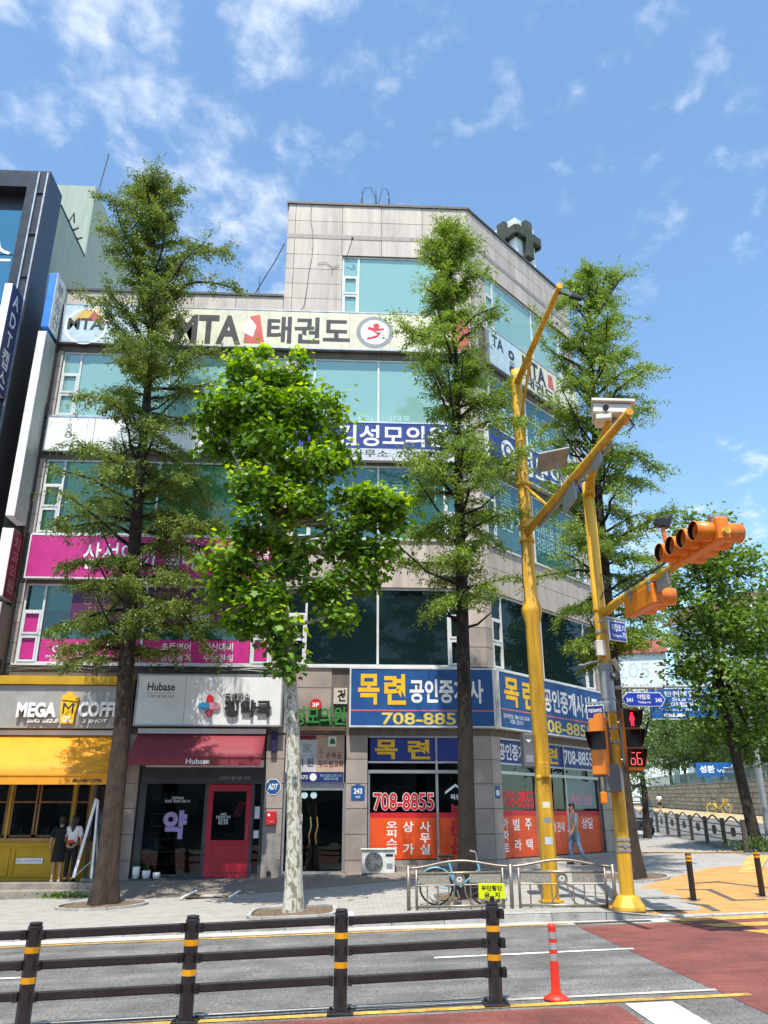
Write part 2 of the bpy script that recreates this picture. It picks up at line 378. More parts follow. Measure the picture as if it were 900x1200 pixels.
M_tact = mat('yellow_tactile_paving', '#c29c56', rough=.8, var=.2, bump=.3, dirt=.3)
M_soil = mat('tree_pit_soil', '#6b5a47', rough=.95, var=.3, scale=9, bump=.8, bscale=40)
M_stonefc = paver_mat('brown_forecourt_stone', '#7d746a', '#8d8478', '#4d463f', .4, .3)
M_step = mat('step_granite', '#8f877c', rough=.8, var=.15, scale=4, bump=.3, speck=.15, dirt=.35)
M_ground = mat('ground_earth', '#7b7a6b', rough=.95, var=.2)
M_granite = mat('granite_cladding', '#bdb0a5', rough=.5, var=.12, scale=1.4, bump=.06, streak=True, speck=.12, rand=.09, spec=.4, dirt=.10)
M_granite_low = mat('pink_granite_cladding', '#a3978e', rough=.4, var=.09, scale=1.4, bump=.06, speck=.14, rand=.09, dirt=.10)
M_joint = mat('granite_joint', '#6f665f', rough=.8, streak=True)
M_frame = mat('white_window_aluminium', '#d5d7d6', rough=.4, var=.06, dirt=.12)
M_dkframe = mat('dark_shopfront_frame', '#43464a', rough=.45)
M_silver = mat('brushed_aluminium', '#b9bcbd', rough=.35, metal=.7, var=.06)
M_steel = mat('stainless_steel', '#8d8478', rough=.4, metal=.6, var=.1, dirt=.15)
M_white = mat('white_sign_face', '#e4e6e4', rough=.4, var=.03, dirt=.05)
M_black = mat('black_plastic', '#1d1d1f', rough=.45)
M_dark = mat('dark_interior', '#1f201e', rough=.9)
M_roofcap = mat('dark_parapet_cap', '#4d4a49', rough=.5, metal=.3)
M_blind = mat('pale_green_blind', '#bfe6da', rough=.8, var=.03)
M_curtain = mat('pale_green_curtain', '#b9eba6', rough=.9, var=.05)
M_glass_teal = glass('teal_tinted_glass', '#bfe3dc', gloss=.12, base='#a6d6cd', opq=.62)
M_glass_curt = glass('clear_green_glass', '#e6f5ea', gloss=.05)
M_glass_dark = glass('dark_tinted_glass', '#557273', gloss=.015, base='#21373a', opq=.45)
M_glass_shop = glass('clear_shop_glass', '#aab8b4', gloss=.05)

M_seam = mat('sign_seam', '#55585a', rough=.7)
# ------------------------------------------------------------------ ground, road, pavements
def Gfar(x, y): return G(max(-40, min(60, x)), min(y, 160)) - .12 if y > 17 else .032 * max(-40, min(60, x)) - .12
struct(sheet('ground', [-600, -200, -60, -40, -20, -10, 0, 5, 10, 20, 40, 60, 150, 600], [-200, -60, -20, 0, 16.2, 17.6, 20, 24, 28, 40, 60, 100, 160, 400, 1500], 0, M_ground, zf=Gfar))
xs = [-40, -20, -12] + [(-10 + .5 * i) for i in range(41)] + [14, 20, 30, 60]
mb = MB(); n = len(xs)
for y in (-30, 0, 5, 8, 10, 12, 14, None):
    for x in xs: mb.v.append((x, y if y is not None else yk(x) - .002, .032 * x))
for j in range(7):
    for i in range(n - 1): mb.f.append((j * n + i, j * n + i + 1, (j + 1) * n + i + 1, (j + 1) * n + i)); mb.m.append(0)
struct(mb.build('road', M_asphalt))
sk = lambda xp, y: xp + .2 * (y - 30)                   # the side street runs off at a slant
def skew_sheet(name, xps, ys, off, m):
    mb = MB(); n = len(xps)
    for y in ys:
        for xp in xps:
            x = sk(xp, y); mb.v.append((x, y, G(x, max(y, 17)) + off))
    for j in range(len(ys) - 1):
        for i in range(n - 1): mb.f.append((j * n + i, j * n + i + 1, (j + 1) * n + i + 1, (j + 1) * n + i)); mb.m.append(0)
    return struct(mb.build(name, m))
# pavement in front of the building
mb = MB(); xs2 = [-40, -25, -16, -12, -10, -8, -6] + [-5 + .5 * i for i in range(30)] + [10.6]
rows = [0, .3, .8, 1.6, 2.6, 3.6, 4.6, 5.6, 7.1, 9, 11.1]; n = len(xs2)
for r_ in rows:
    for x in xs2:
        y = yk(x) + r_ ; mb.v.append((x, y, G(x, y + .001)))
for j in range(len(rows) - 1):
    for i in range(n - 1): mb.f.append((j * n + i, j * n + i + 1, (j + 1) * n + i + 1, (j + 1) * n + i)); mb.m.append(0)
struct(mb.build('pavement', M_paver))
ys_s = [17, 18, 19, 20, 21, 22, 23, 24, 26, 28, 30, 33, 36, 40, 45, 50, 60, 70, 85, 100, 120]
skew_sheet('side_pavement', [-6 + 2.0 * i for i in range(11)][4:] + [13.2], [y for y in ys_s], -.008, M_paver)
skew_sheet('side_street', [13.6, 15, 17, 19, 20.4], ys_s, -.012, M_asphalt)
skew_sheet('far_pavement', [20.4, 22, 24.2], ys_s, .01, mat('sandy_pavers', '#b59f78', rough=.85, var=.2, scale=2, dirt=.3))
# painted markings: each lies 4 mm and up over the road
ZR = lambda x, y: .032 * x
def paint(name, pts, off, m): return struct(drape(name, pts, off, m, ZR, step=1.0))
struct(drape('gutter', [(x, yk(x) - .5) for x in (-30, -14, 1, 3.3, 5.3, 6.2)] + [(x, yk(x) - .003) for x in (6.2, 5.3, 3.3, 1, -14, -30)], .004, M_conc, ZR, step=1.0))
paint('red_road_surface', [(4.42, -10), (14, -10), (14, 15.75), (4.25, 15.75)], .004, M_redroad)
paint('red_road_surface', [(-20, -10), (2.98, -10), (3.0, 9.72), (-20, 9.72)], .004, M_redroad)
paint('yellow_line', [(-30, 16.2), (4.2, 16.1), (4.2, 16.23), (-30, 16.34)], .008, M_ypaint)
paint('yellow_line', [(-30, 10.08), (4.3, 10.16), (4.3, 10.26), (-30, 10.18)], .008, M_conc)
paint('yellow_line', [(-30, 9.77), (4.55, 9.84), (4.55, 9.97), (-30, 9.90)], .008, M_ypaint)
paint('white_line', [(1.4, 13.09), (4.38, 13.12), (4.38, 13.24), (1.4, 13.21)], .008, M_wpaint)
paint('white_line', [(-8.4, 12.95), (-4.4, 12.98), (-4.4, 13.1), (-8.4, 13.07)], .008, M_wpaint)
paint('white_stripe', [(3.02, 3.0), (3.52, 3.0), (3.60, 9.74), (3.08, 9.74)], .010, M_wpaint)
for i in range(7):                                       # yellow zebra crossing beyond the red surface
    y = 15.75 - i * .9; x0 = 6.15 + i * .33
    paint('zebra_stripe', [(x0, y), (14, y), (14, y + .45), (x0 - .15, y + .45)], .012, M_ypaint)
paint('drain_line', [(4.3, 16.0), (5.7, 15.95), (5.7, 16.15), (4.3, 16.2)], .012, mat('drain_grate_iron', '#4d4d4c', rough=.6, metal=.5, var=.3, scale=60))
# orange safety paving at the corner with its dark angular lines
GP = lambda x, y: G(x, max(y, yk(x) + .002))
struct(drape('orange_paving', [(5.05, 17.0), (5.6, 16.75), (6.4, 16.45), (9, 16.4), (14, 16.4), (14.5, 20), (11.4, 22.2), (10.5, 22.85), (9.6, 22.5), (7.6, 20.7), (6.5, 19.5)], .006, M_orange, GP))
def band(path, w, name, m, off):
    for (a, b) in zip(path, path[1:]):
        a, b = Vector(a), Vector(b); d = (b - a).normalized(); q = Vector((-d.y, d.x)) * w / 2; e = d * w * .5
        struct(drape(name, [tuple(a - q - e * .0), tuple(b - q + e), tuple(b + q + e), tuple(a + q)], off, m, GP))
band([(7.55, 19.45), (8.25, 19.3), (8.15, 17.9), (8.75, 17.85)], .13, 'dark_paving_line', M_zig, .010)
band([(8.3, 20.2), (8.9, 20.3), (9.6, 19.1), (11, 18.2)], .11, 'dark_paving_line', M_zig, .014)
band([(7.0, 17.9), (7.35, 17.5), (7.3, 16.9)], .16, 'dark_paving_line', M_zig, .012)
band([(5.75, 17.7), (6.0, 16.95)], .2, 'dark_paving_line', M_zig, .012)
band([(6.9, 18.55), (7.5, 18.15)], .1, 'dark_paving_line', M_zig, .012)
struct(drape('tactile_strip', [(10.0, 21.5), (10.5, 21.4), (12.9, 25.3), (12.3, 25.5)], .016, M_tact, GP))
struct(drape('tactile_strip', [(9.9, 29.3), (10.4, 29.3), (13.1, 27.4), (12.8, 27.0)], .016, M_tact, GP))
struct(drape('tactile_strip', [(13.0, 40), (13.7, 40), (16, 52), (15.2, 52)], .02, M_tact, GP))

# kerb: single granite stones along the kerb line, dipping at the crossing
kerb = struct(thing('kerb', 'grey granite kerb of single stones along the pavement edge', 'kerb', (0, 0, 0))); del kerb['category']
x = -16.0
while x < 13:
    L = 1.0; x1 = x + L - .012; xm = x + L / 2
    h0, h1 = [.15 - .125 * smo((q - 4.8) / 1.6) for q in (x, x1)]
    y0, y1 = yk(x), yk(x1); z0, z1 = .032 * x, .032 * x1; b = .02
    vs = []
    for (px, py, pz, h) in ((x, y0, z0, h0), (x1, y1, z1, h1)):
        vs += [(px, py, pz - .1), (px, py, pz + h - b), (px, py + b, pz + h + .002), (px, py + .2, pz + h + .004), (px, py + .2, pz - .1)]
    m_ = MB(); m_.add(vs, [(4, 3, 2, 1, 0), (5, 6, 7, 8, 9)] + [(i, i + 1, i + 6, i + 5) for i in range(4)])
    m_.build('kerb_stone', M_kerb, kerb); x += L

# forecourt, steps and ramp at the foot of the building
FL = lambda x: float(np.interp(x, [-13, -6, -1.7, .2, 2, 4.3, 10], [.36, .37, .42, .5, .6, .74, .9]))
def fore(x, y):
    t = smo((y - 21.9) / 1.7); return (1 - t) * (G(x, y) + .006) + t * FL(x)
struct(sheet('forecourt', [-6.0, -5, -4, -3, -2, -1, 0, 1, 2, 3, 4.3], [21.75, 22.1, 22.5, 23, 23.4, 23.8, 24.4], .0, M_stonefc, zf=fore))
m_ = MB()
m_.box(-14, -6.02, 22.65, 23.06, -.4, .205)
struct(m_.build('step', M_step, bevel=.01)); struct(MB().box(-14, -6.02, 23.04, 24.6, -.4, .36).build('step', M_step, bevel=.01))
struct(MB().box(-1.62, .12, 23.35, 24.0, .1, .505).build('step', M_step, bevel=.01))
struct(MB().box(-5.6, -2.1, 23.55, 24.3, .1, .415).build('step', M_dkframe, bevel=.01))
struct(MB().box(.7, 4.0, 23.45, 23.9, .2, .72).build('step', M_step, bevel=.01))
# ------------------------------------------------------------------ the corner building
BLD = thing('corner_building', 'five storey corner building clad in beige granite with teal windows and many signs', 'building', (0, CY, 0))
def bp(name, mb, m, side='F', parent=None, **k):
    if side == 'F' or parent: return mb.build(name, m, parent or BLD, **k)
    return mb.build(name, m, BLD, loc=(CX, 0, 0), rz=R(45), **k)
TOPL, TOPR, XS = 19.08, 23.2, -2.33
Z2, Z3, Z4, Z5 = (6.13, 8.55), (10.13, 12.67), (14.2, 16.65), (18.42, 20.95)
OPF = [(-9.6, -2.15) + Z2, (-1.75, 3.75) + Z2, (-9.6, -2.15) + Z3, (-1.75, 3.75) + Z3, (-9.6, -2.15) + Z4, (-1.75, 3.75) + Z4, (-.3, 3.62) + Z5,
       (-9.72, -6.15, .2, 4.2), (-5.65, -2.15, .2, 4.2), (-1.62, .12, .3, 4.15), (.74, 3.75, .84, 4.15)]
OPR = [(.35, 6.85) + Z2, (.35, 6.9) + Z3, (.35, 6.9) + Z4, (.9, 6.9) + Z5, (.46, 6.4, .84, 4.15)]
def solid_rects(x0, x1, z0, z1, ops):
    zs = sorted({z0, z1} | {q for o in ops for q in o[2:] if z0 < q < z1}); out = []
    for a, b in zip(zs, zs[1:]):
        cut = sorted((max(o[0], x0), min(o[1], x1)) for o in ops if o[2] <= a + 1e-6 and o[3] >= b - 1e-6 and o[1] > x0 and o[0] < x1)
        p = x0
        for c0, c1 in cut:
            if c0 > p + 1e-6: out.append((p, c0, a, b))
            p = c1
        if p < x1 - 1e-6: out.append((p, x1, a, b))
    return out
rF = solid_rects(-9.8, XS, 0, TOPL, OPF) + solid_rects(XS, CX, 0, TOPR, OPF)
rR = solid_rects(0, 7.3, 0, TOPR, OPR)
for side, rs in (('F', rF), ('R', rR)):
    w = MB()
    for x0, x1, z0, z1 in rs: w.box(x0, x1, .032, .36, z0, z1)
    bp('wall', w, M_joint, side)
# granite panels, each a piece of its own; none where a sign board covers the wall
def hidden(side, x0, x1, z0, z1):
    c = (x0 + x1) / 2; z = (z0 + z1) / 2
    if side == 'F':
        return (16.75 < z < 18.45 and c < 4.2) or (12.8 < z < 14.2) or (8.6 < z < 10.1 and c < -2.0) or (4.2 < z < 6.1 and (c < -1.75 or c > .2))
    return (16.9 < z < 18.4 and c > .9) or (12.9 < z < 14.2 and c > .9) or (4.4 < z < 6.05)
CUTS = [-9.8, -8.35, -6.9, -5.45, -4.0, -2.33, -2.05, -.33, 1.12, 2.62, 4.31]
for side, rs in (('F', rF), ('R', rR)):
    for x0, x1, z0, z1 in rs:
        if z1 - z0 < .06: continue
        cx = [x0] + [c for c in (CUTS if side == 'F' else [.35, 1.75, 3.15, 4.55, 5.95, 6.9]) if x0 + .25 < c < x1 - .25] + [x1]
        nz = max(1, round((z1 - z0) / .66))
        for a, b in zip(cx, cx[1:]):
            for k in range(nz):
                za, zb = z0 + (z1 - z0) * k / nz, z0 + (z1 - z0) * (k + 1) / nz
                if hidden(side, a, b, za, zb): continue
                g = .009; j = rnd.uniform(-.0025, .0025)
                bp('panel', MB().box(a + g, b - g, j, .04, za + g, zb - g), M_granite if za > 7 else M_granite_low, side)
bp('stone_course', MB().box(XS - .01, CX + .002, -.012, .03, 21.66, 21.84), mat('darker_granite_course', '#93877f', rough=.5, speck=.1, streak=True)); bp('stone_course', MB().box(.0, 7.3, -.012, .03, 21.66, 21.84), MATS['darker_granite_course'], 'R')
# side and back walls, roofs, floors
sidew = MB(); c45 = math.cos(R(45)); ex, ey = CX + 7.3 * c45, 7.3 * c45
sidew.box(-9.8, -9.5, .37, 16, 0, TOPL); sidew.box(XS, XS + .3, .37, 16, TOPL - .5, TOPR); sidew.flat([(ex - .3, ey), (ex, ey), (ex + 2.2, 16), (ex + 1.9, 16)], 0, TOPR); sidew.box(-9.5, ex + 1.9, 15.7, 16, 0, TOPL); sidew.box(XS + .3, ex + 1.9, 15.4, 15.7, TOPL, TOPR)
bp('side_wall', sidew, mat('side_render', '#a59b93', rough=.8, streak=True, dirt=.2))
def slab(z, x0, t=.25): return MB().flat([(x0, .37), (CX - .1, .37), (ex - .35, ey + .1), (ex + 1.8, 15.3), (x0, 15.3)], z, z + t)
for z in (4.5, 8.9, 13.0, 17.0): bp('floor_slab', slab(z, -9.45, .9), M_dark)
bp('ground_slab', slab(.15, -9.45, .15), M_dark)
bp('roof', slab(TOPL - .6, -9.45), M_conc); bp('roof', slab(TOPR - .7, XS + .32), M_conc)
# parapet caps
bp('parapet_cap', MB().box(-9.86, XS - .01, -.05, .38, TOPL, TOPL + .09), M_roofcap)
bp('parapet_cap', MB().box(XS - .05, CX + .02, -.05, .4, TOPR, TOPR + .1), M_roofcap); bp('parapet_cap', MB().box(0.02, 7.34, -.05, .4, TOPR, TOPR + .1), M_roofcap, 'R')
# back partition so the rooms are dark but real
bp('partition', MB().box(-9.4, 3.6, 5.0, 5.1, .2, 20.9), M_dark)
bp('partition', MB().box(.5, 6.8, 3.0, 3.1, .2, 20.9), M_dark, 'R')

def window(side, x0, x1, z0, z1, cols, gm, stacks=()):
    """aluminium window: frame and mullions; cols are mullion positions, stacks the narrow columns with three small sashes"""
    f = MB(); w = .065; Y0, Y1 = .07, .15
    f.box(x0, x1, Y0, Y1, z0, z0 + w).box(x0, x1, Y0, Y1, z1 - w, z1).box(x0, x0 + w, Y0, Y1, z0 + w, z1 - w).box(x1 - w, x1, Y0, Y1, z0 + w, z1 - w)
    f.box(x0 - .05, x1 + .05, -.05, .12, z0 - .06, z0 - .002)
    for c in cols: f.box(c - w / 2, c + w / 2, Y0 - .01, Y1, z0 + w, z1 - w)
    o = bp('window', f, M_frame, side)
    edges = [x0 + w] + [q for c in cols for q in (c - w / 2, c + w / 2)] + [x1 - w]
    for k in range(0, len(edges), 2):
        a, b = edges[k], edges[k + 1]
        if k // 2 in stacks:
            hs = [z0 + w, z0 + w + (z1 - z0 - 2 * w) * .34, z0 + w + (z1 - z0 - 2 * w) * .66, z1 - w]
            for i in range(3):
                za, zb = hs[i] + (.03 if i else 0), hs[i + 1] - (.03 if i < 2 else 0)
                if i < 2:
                    s_ = MB(); q = .055
                    s_.box(a, b, Y0 - .03, Y1 - .02, za, za + q).box(a, b, Y0 - .03, Y1 - .02, zb - q, zb).box(a, a + q, Y0 - .03, Y1 - .02, za + q, zb - q).box(b - q, b, Y0 - .03, Y1 - .02, za + q, zb - q)
                    s_.build('sash', M_frame, o)
                    MB().box(a + q, b - q, .1, .112, za + q, zb - q).build('pane', gm, o)
                else: MB().box(a, b, .1, .112, za, zb).build('pane', gm, o)
                if i < 2: MB().box(a, b, Y0 - .005, Y1, zb + .0, zb + .06).build('transom', M_frame, o)
        else: MB().box(a, b, .1, .112, z0 + w, z1 - w).build('pane', gm, o)
    return o
M_glass_mid = glass('mid_teal_glass', '#a9d2cd', gloss=.08, base='#5b9a97', opq=.4)
LC = [-9.0, -6.0, -2.75]; RC = [-1.15, 1.02, 3.17]; RR = [.95, 3.3, 6.2]
window('F', *OPF[0], LC, M_glass_curt, (0, 3)); window('F', *OPF[1], RC, M_glass_dark, (0, 3))
window('F', *OPF[2], LC, M_glass_curt, (0, 3)); window('F', *OPF[3], RC, M_glass_mid, (0, 3))
window('F', *OPF[4], LC, M_glass_teal, (0, 3)); window('F', *OPF[5], RC, M_glass_teal, (0, 3))
window('F', *OPF[6], [.29, 3.08], M_glass_teal, (0, 2))
window('R', *OPR[0], RR, M_glass_dark, (0, 3))
for o in OPR[1:3]: window('R', *o, RR, M_glass_mid, (0, 3))
window('R', *OPR[3], [1.5, 4.2, 6.3], M_glass_teal, (0, 3))
# curtains and blinds behind the glass
def curtain(side, x0, x1, z0, z1, m, y=.15, amp=.025, name='curtain', per=.16):
    mb = MB(); n_ = int((x1 - x0) / per * 4)
    for i in range(n_ + 1):
        x = x0 + (x1 - x0) * i / n_; yy = y + amp * math.sin(x / per * 2 * math.pi) + rnd.uniform(-.006, .006)
        mb.v += [(x, yy, z0), (x, yy, z1)]
    for i in range(n_): mb.f.append((2 * i, 2 * i + 2, 2 * i + 3, 2 * i + 1)); mb.m.append(0)
    return bp(name, mb, m, side, smooth=True)
M_teal = mat('teal_blind', '#7fc6bb', rough=.8, var=.03); M_tealdk = mat('deep_teal_blind', '#3d7f7a', rough=.85, var=.05); M_gray = mat('grey_teal_blind', '#5b8a88', rough=.85, var=.05)
def blind(side, x0, x1, z0, z1, m, y=.17): return bp('blind', MB().box(x0, x1, y, y + .01, z0, z1), m, side)
curtain('F', -9.55, -8.95, *Z3, M_curtain, amp=.02); curtain('F', -8.9, -2.8, *Z3, M_curtain); blind('F', -2.7, -2.2, *Z3, M_teal)
blind('F', -8.9, -6.1, Z4[0] + .3, Z4[1], M_blind); blind('F', -5.9, -4.6, Z4[0] + .2, Z4[1], M_blind); blind('F', -2.7, -2.2, *Z4, M_gray); blind('F', -9.5, -9.05, *Z4, M_gray)
blind('F', -1.1, 3.7, Z4[0] + .62, Z4[1], M_blind); blind('F', -1.1, 3.7, Z4[0], Z4[0] + .6, M_tealdk, .16); blind('F', -1.7, -1.2, *Z4, M_teal)
blind('F', -.25, 3.6, *Z5, M_blind)
blind('F', -9.5, -9.05, *Z2, M_gray); blind('F', -8.9, -6.1, 7.75, Z2[1], M_gray); blind('F', -8.9, -2.8, 6.9, 7.25, M_teal)
blind('F', -1.7, 3.7, Z3[0] + .1, Z3[0] + .9, M_tealdk, .5); blind('F', -1.1, .9, 11.9, Z3[1], M_gray)
blind('R', .4, 6.85, *Z5, M_blind); blind('R', .4, 6.85, Z4[0] + .5, Z4[1], M_gray); blind('R', .4, 6.85, Z4[0], Z4[0] + .48, M_tealdk)
blind('R', .4, 6.85, Z3[0], Z3[0] + .7, M_tealdk); blind('R', 1.0, 6.1, Z3[0] + .75, Z3[1], M_gray)
# ------------------------------------------------------------------ sign boards on the building
P = lambda n_, c, **k: mat('print_' + n_, c, rough=k.pop('rough', .45), var=k.pop('var', .07), dirt=k.pop('dirt', .1), **k)
C_black, C_white, C_pink, C_yel, C_blue, C_red, C_or = P('charcoal', '#2b2a2c'), P('white', '#eeeeec'), P('magenta', '#c2267f', dirt=.06), P('yellow', '#f2c01d'), P('blue', '#1c528f', dirt=.05), P('red', '#c4222c'), P('orange', '#e0511a')
C_navy, C_pale, C_cream, C_green, C_purple, C_grey, C_mar = P('navy', '#232a66'), P('pale_blue', '#b9cdd6', dirt=.1), P('cream', '#d8d3b8', dirt=.08), P('green', '#2f7d33'), P('purple', '#57194b'), P('grey', '#8b8f92'), P('maroon', '#7a2230')  # purple deepened; shade on the window film put into the colour
C_blue2, C_lilac = P('deep_blue', '#203a86', dirt=.05), P('lilac', '#8f7fc0')
def disc(t, x, z, r, m, lift=.004, name='emblem', r0=0):
    mb = MB(); d = t['d']
    mb.ring((x - t['ox'], z - t['oz']), r0, r, -d - lift, -d - .0005, n=32)
    return mb.build(name, m, t)
def shape(t, pts, m, lift=.004, name='emblem'):
    d = t['d']; return MB().poly([(x - t['ox'], z - t['oz']) for x, z in pts], -d - lift, -d - .0005).build(name, m, t)

# long taekwondo banner, front and chamfered corner
t = sign('banner_sign', 'long weathered cream banner with dark lettering above the fourth floor windows on the front', 'sign', 'F', -9.76, 4.2, 16.9, 18.42, .02, .16, C_cream, edge=M_silver)
patch(t, -9.74, -6.6, 16.95, 18.37, C_pale); disc(t, -8.95, 17.55, .72, C_white, .006, r0=.64)
shape(t, [(-9.45, 17.75), (-9.0, 18.3), (-8.6, 18.3), (-8.2, 17.75)], P('banner_yellow', '#d9b24a'), .005); shape(t, [(-9.0, 17.75), (-8.75, 18.15), (-8.3, 17.75)], P('banner_red', '#b5584e'), .0065)
stext(t, 'MTA', (-9.57, -8.37, 17.4, 17.86), C_black, bold=.03, lift=.008)
stext(t, 'MTA', (-5.97, -3.71, 16.98, 18.14), C_black, bold=.035, lift=.006)
shape(t, [(-3.6, 17.05), (-2.9, 17.05), (-3.1, 18.2), (-3.55, 18.1)], P('faded_red', '#c9584a'), .005); shape(t, [(-3.68, 17.5), (-3.3, 17.3), (-3.2, 17.75), (-3.5, 18.15)], C_white, .0065)
stext(t, '태권도', (-2.83, .02, 17.08, 18.16), C_black, bold=.028, lift=.006)
disc(t, .88, 17.63, .64, C_grey, .005, r0=.5); disc(t, .88, 17.63, .49, C_white, .005); disc(t, .93, 17.88, .11, C_red, .007)
shape(t, [(.6, 17.75), (.85, 17.65), (1.2, 17.72), (1.2, 17.8), (.9, 17.78), (.68, 17.85)], C_red, .007); shape(t, [(.6, 17.3), (.95, 17.4), (1.1, 17.6), (.8, 17.68), (.98, 17.52), (.62, 17.4)], C_red, .007)
patch(t, 3.5, 4.17, 16.95, 18.37, P('banner_pink', '#c0484d'))
t = sign('banner_sign', 'cream and pale blue banner with dark lettering on the angled corner above the fourth floor', 'sign', 'R', .75, 7.1, 16.9, 18.42, .02, .16, C_cream, edge=M_silver)
patch(t, .8, 2.7, 16.95, 18.37, C_pale); stext(t, 'TA', (.95, 1.7, 17.7, 18.2), C_black, bold=.03, lift=.006)
for z in (17.85, 17.2): disc(t, 2.2, z, .2, C_black, .006, r0=.08)
shape(t, [(2.02, 17.0), (2.4, 17.0), (2.38, 17.6), (2.06, 17.6)], C_grey, .005)
stext(t, 'MTA', (2.95, 4.6, 17.5, 18.25), C_black, bold=.035, lift=.006); stext(t, '태권도', (3.1, 5.1, 17.0, 17.5), C_black, bold=.03, lift=.006); shape(t, [(4.75, 17.6), (5.2, 17.6), (5.1, 18.2), (4.8, 18.2)], P('faded_red', '#c9584a'), .005)

# fourth/third floor band: white board, blue hospital board
t = sign('board_sign', 'plain white board with small grey emblem under the fourth floor windows', 'sign', 'F', -9.72, -3.2, 12.88, 14.12, .02, .14, C_white, edge=M_silver)
for k in range(3): disc(t, -8.98, 13.45 + k * .17, .11 - .02 * k, C_grey, .005, r0=.075 - .02 * k)
stext(t, 'PREMIUM', (-9.35, -8.6, 13.06, 13.13), C_grey, bold=.01); patch(t, -8.2, -8.18, 12.9, 14.1, C_grey)

t = sign('hospital_sign', 'blue board with white Hangul lettering and pale lower strip on the front facade', 'sign', 'F', -3.0, 3.9, 12.76, 14.13, .02, .2, C_blue2, edge=M_frame)
patch(t, -2.95, 3.85, 12.8, 13.17, P('pale_grey', '#c9cdd4'))
stext(t, '김성모의원', (-.35, 3.3, 13.25, 14.02), C_white, bold=.02, lift=.006); stext(t, '법무사 사무소  707-7075', (-1.2, 3.3, 12.86, 13.12), C_black, bold=.012, lift=.006)

t = sign('hospital_sign', 'blue board with white Hangul lettering on the angled corner between third and fourth floor', 'sign', 'R', .35, 7.1, 12.95, 14.35, .02, .2, C_blue2, edge=M_frame)
disc(t, 1.55, 13.7, .42, C_white, .005, r0=.28); disc(t, 1.55, 13.75, .14, C_white, .005); stext(t, '성모의원', (2.2, 6.2, 13.15, 14.2), C_white, bold=.02, lift=.006)
# lettering on the upper windows
def film(name, label, side, x0, x1, z0, z1, m, out=-.098):
    return sign(name, label, 'window film', side, x0, x1, z0, z1, out, out + .004, m)
def wtext(label, side, body, box, m, bold=.015, lgap=1.0):
    x0, x1, z0, z1 = box; loc, rz = sidepos(side, (x0 + x1) / 2, -.094, z0)
    o = text(body, ((x0 - x1) / 2, (x1 - x0) / 2, 0, z1 - z0), None, m, out=0, bold=bold, name='window_lettering', lgap=lgap); o.location = loc; o.rotation_euler = (0, 0, rz)
    return tag(o, label, 'lettering')
C_teal = P('pale_teal', '#9fc6c2')
wtext('small white letters on the fourth floor glass beside the tall conifer by the cafe', 'F', '품띠 심사대비반', (-8.8, -7.2, 14.36, 14.66), C_teal)
wtext('small white lettering low on the fourth floor glass over the blue board', 'F', '(전) 국가대표', (.35, 2.1, 14.3, 14.55), C_teal)
wtext('faint white lettering on the third floor glass under the blue front board', 'F', '내과  비만클리닉\n도수  통증', (-1.0, 2.9, 10.7, 12.2), P('faint_teal', '#6f9a9a'), bold=.005)
wtext('rows of pale lettering on the third floor glass of the angled corner', 'R', '물리치료 도수치료\n주사치료 영양치료\n건강검진 예방접종', (3.5, 6.05, 10.7, 12.3), C_teal, bold=.008)
wtext('pale lettering on the corner third floor glass behind the yellow camera pole', 'R', '통증\n관절', (1.2, 3.1, 10.9, 12.3), C_teal, bold=.008)
wtext('pale lettering on the fourth floor glass of the angled corner', 'R', '유치부 초등부\n중등부 성인부\n줄넘기 생활체육', (1.2, 6.0, 14.5, 16.2), C_teal, bold=.005)

# pink language school
t = sign('school_sign', 'magenta board with white Hangul lettering across the front under the third floor windows', 'sign', 'F', -9.62, -1.95, 8.66, 10.04, .02, .18, C_pink, edge=M_frame)
stext(t, '삼성영어 셀레나', (-7.97, -3.9, 8.95, 9.8), C_white, bold=.01, lift=.006); stext(t, '상담 및\n문의', (-2.72, -2.1, 8.95, 9.65), C_white, bold=.015, lift=.006)
t = film('window_film', 'magenta film with white icons and captions low on the second floor window', 'F', -8.93, -6.06, 6.2, 6.87, C_pink)
for k, (cx_, cap) in enumerate(((-8.47, '영어 학원 최초\nAI 도입'), (-7.7, '미닉스터디\n수능하기'), (-7.0, '중등 프로그램\nPREP17'), (-6.35, '맞춤\n학습'))):
    stext(t, cap, (cx_ - .28, cx_ + .28, 6.22, 6.4), C_white, bold=.01)
shape(t, [(-7.88, 6.46), (-7.52, 6.46), (-7.52, 6.49), (-7.85, 6.49), (-7.85, 6.78), (-7.88, 6.78)], C_white); shape(t, [(-7.82, 6.54), (-7.72, 6.64), (-7.66, 6.6), (-7.54, 6.76), (-7.56, 6.78), (-7.66, 6.64), (-7.72, 6.68), (-7.84, 6.56)], C_white)
disc(t, -6.93, 6.7, .07, C_white); shape(t, [(-7.14, 6.5), (-7.12, 6.48), (-6.95, 6.66), (-6.97, 6.68)], C_white); disc(t, -8.47, 6.58, .1, C_white, r0=.07); disc(t, -6.35, 6.6, .12, C_white, r0=.09)
t = film('window_film', 'magenta film with four white Hangul words on the second floor window', 'F', -5.94, -2.81, 6.2, 6.87, C_pink)
for b_, s_ in (((-5.42, -4.55, 6.55, 6.79), '초등영어'), ((-5.4, -4.53, 6.24, 6.47), '중등영어'), ((-4.17, -3.3, 6.55, 6.8), '내신대비'), ((-4.15, -3.28, 6.24, 6.48), '수능완성')): stext(t, s_, b_, C_white, bold=.015)
t = film('window_film', 'purple poster film with shade in its colour high on the second floor window behind the tall conifer', 'F', -8.2, -6.06, 7.35, 8.45, C_purple); stext(t, '영어 캠프\n모집 중', (-7.9, -6.4, 7.5, 8.3), P('muted_gold', '#8a6a44'), bold=.01)
